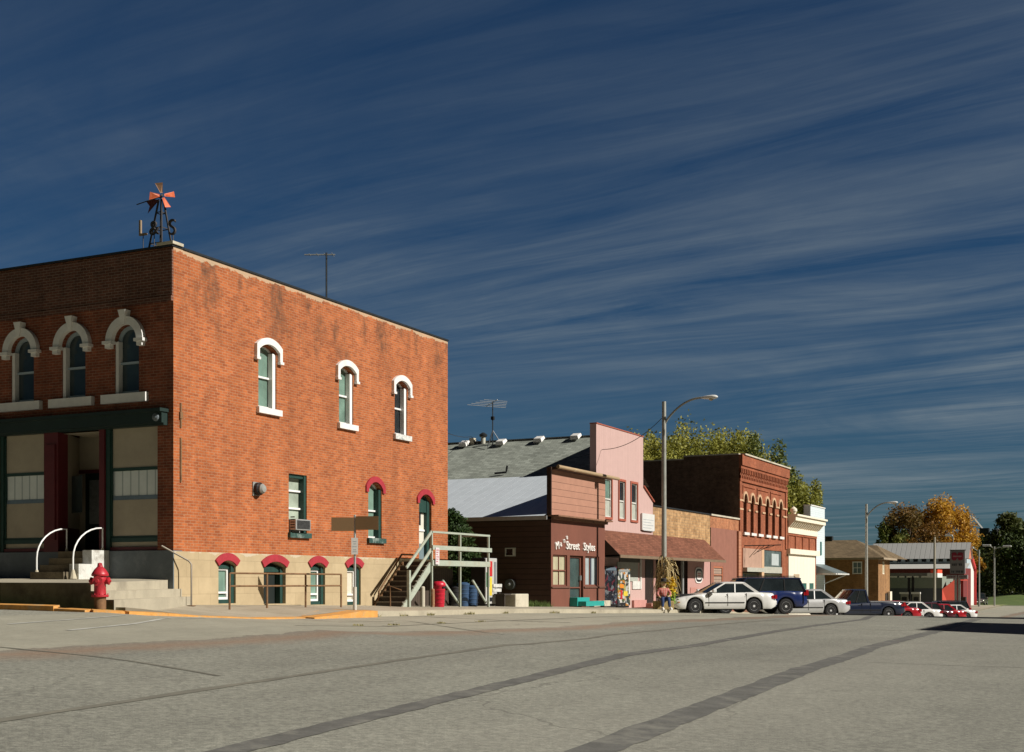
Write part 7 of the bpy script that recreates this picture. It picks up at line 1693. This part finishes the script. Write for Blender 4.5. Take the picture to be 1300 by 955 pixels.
skin('shirt', [(-.02,0,.50,.135,.16),(-.01,0,.66,.135,.16),(0,0,.80,.13,.16),(0,0,.89,.075),(0,.17,.84,.075),(.04,.28,.66,.062),(.19,.21,.565,.052),(0,-.17,.84,.075),(.04,-.28,.66,.062),(.19,-.225,.53,.052)],
     [(0,1),(1,2),(2,3),(2,4),(4,5),(5,6),(2,7),(7,8),(8,9)], m, sc)
skin('jeans', [(-.02,0,.46,.13,.15),(-.02,0,.53,.13,.15),(.06,.10,.44,.095),(.36,.13,.47,.078),(.42,.14,.24,.066),(.44,.15,.11,.062),(.06,-.10,.44,.095),(.36,-.13,.47,.078),(.43,-.14,.24,.066),(.45,-.16,.11,.062)],
     [(0,1),(0,2),(2,3),(3,4),(4,5),(0,6),(6,7),(7,8),(8,9)], pm('denim', (.03,.055,.14), .9, .25, 8), sc)
for s in (-1, 1):
    mb = MB(); MM = Matrix.Translation((.52, s*.17, .05)); mb.lathe([(.02,-.05),(.075,-.045),(.08,0),(.055,.05),(.02,.06)], MM @ Matrix.Diagonal((1.6,.9,1,1)), 12); mb.build('shoe', white, sc, local=True, smooth=True)
    hv = (.30,.12,.55) if s > 0 else (.31,-.17,.47)   # gloved straw hands
    skin('glove', [(hv[0]-.04,hv[1],hv[2],.028),(hv[0],hv[1],hv[2],.03),(hv[0]+.06,hv[1]-.03,hv[2]-.01,.010),(hv[0]+.065,hv[1]-.01,hv[2]-.01,.010),(hv[0]+.065,hv[1]+.01,hv[2]-.01,.010),(hv[0]+.055,hv[1]+.03,hv[2]-.01,.009),(hv[0]+.01,hv[1]-s*.05,hv[2]+.02,.010)],
         [(0,1),(1,2),(1,3),(1,4),(1,5),(1,6)], pm('work_glove', (.6,.5,.35), .9), sc, 1)
mb = MB(); MM = Matrix.Translation((.01,0,.99)); mb.lathe([(.04,-.02),(.085,.02),(.105,.08),(.11,.13),(.10,.18),(.05,.23),(.01,.24)], MM, 18); hd = mb.build('head', sk, sc, local=True, smooth=True)
for s in (-1, 1): mb = MB(); mb.lathe([(.013,0),(.013,.006)], Matrix.Translation((.108, s*.04, 1.11)) @ Matrix.Rotation(math.radians(90), 4, 'Y'), 8); mb.build('eye', black, hd, local=True)
mb = MB(); mb.add([(.118,-.012,1.07),(.118,.012,1.07),(.118,0,1.095),(.145,0,1.075)], [(0,1,3),(1,2,3),(2,0,3)]); mb.build('nose', pm('orange_nose', (.6,.2,.05), .8), hd, local=True)
mb = MB(); mb.tube([(.105,-.045,1.045),(.117,0,1.033),(.105,.045,1.045)], .005, 5); mb.build('mouth', red_p, hd, local=True)
mb = MB(); mb.lathe([(.23,.17),(.235,.18),(.115,.19),(.11,.29),(.085,.31),(.01,.315)], MM, 20); mb.build('hat', pm('dark_felt', (.03,.028,.03), .9), sc, local=True, smooth=True)
mb = MB()
for k in range(26):
    a_ = r_.uniform(0, 6.28); mb.bar((.01+.10*math.cos(a_), .10*math.sin(a_), 1.16), (.01+.135*math.cos(a_), .135*math.sin(a_), 1.16-r_.uniform(.07,.13)), .010, .004)
mb.build('straw_hair', pm('yellow_straw', (.62,.46,.12), .9), hd, local=True)
fl = Vector((xl, yl1, zl))+vd*.28+Vector((ct, st, 0))*.30
o = thing('flower_garland', 'yellow and green garland hanging beside the scarecrow on the lamp post', 'garland', fl)
mb = MB(); mb.c = []; pts = [(fl+Vector((r_.gauss(0,.09), r_.gauss(0,.09), r_.uniform(.55, 1.35)-.0)), .5) for _ in range(420)]; leaves(mb, pts, .055, r_); mb.c = None; mb.build('yellow_blooms', pm('yellow_bloom', (.80,.56,.03), .6, .25, 9), o)
mb = MB(); mb.c = []; pts = [(fl+Vector((r_.gauss(.0,.10), r_.gauss(0,.10), r_.uniform(.25, .75))), .5) for _ in range(260)]; leaves(mb, pts, .05, r_); mb.c = None; mb.build('green_sprays', pm('lime_leaf', (.25,.42,.05), .6, .35, 9), o)
# ================================================================== weeds and tufts in the joints, grass by the dark wall
grs = pm('weed_green', (.10,.15,.035), .9, .4, 12); dry = pm('weed_dry', (.26,.23,.09), .9, .4, 12)
def tufts(name, spots, mat, f):
    mb = MB()
    for (x, y, sp_, h_, n) in spots:
        for _ in range(n):
            a_, q = r_.uniform(0, 6.28), r_.random()**.6; px_q, py_q = x+math.cos(a_)*sp_*q, y+math.sin(a_)*sp_*q*2.2; z0 = f(px_q, py_q)-.01
            hh_ = h_*r_.uniform(.35, 1); lx, ly = r_.gauss(0,.4)*hh_, r_.gauss(0,.4)*hh_; w_ = .008+.006*r_.random(); an = r_.uniform(0, 3.14); wx_, wy_ = math.cos(an)*w_, math.sin(an)*w_
            mb.poly([(px_q-wx_, py_q-wy_, z0), (px_q+wx_, py_q+wy_, z0), (px_q+lx, py_q+ly, z0+hh_)])
    return tag(mb.build(name, mat), kind='stuff')
Sg = lambda x, y: max(S(x, y), G(x, y)) if x < -18 else G(x, y)+.01
def gspot(px, X_): return yX(px, X_)
tufts('grass', [(-20.85, gspot(p, -20.85), .28, .28, 120) for p in (652, 660, 668, 676, 684, 690)], grs, Sg)
tufts('dry_grass', [(-17.8, gspot(p, -17.8), .10, .10, 60) for p in (478, 512, 545, 592, 597, 640, 700, 706, 752)]+[(-15.0, gspot(p, -15.0), .10, .05, 50) for p in (455, 500, 560, 610)], dry, Sg)
tufts('weeds', [(-21.2, 43+i*.45, .25, .3, 60) for i in range(6)]+[(-24-i, 41.5, .6, .35, 160) for i in range(6)], grs, Sg)
tufts('kerb_weeds', [(-19.7-i*2.3, 19.3, .06, .09, 30) for i in range(6)], grs, lambda x, y: G(x, 19)+.02)
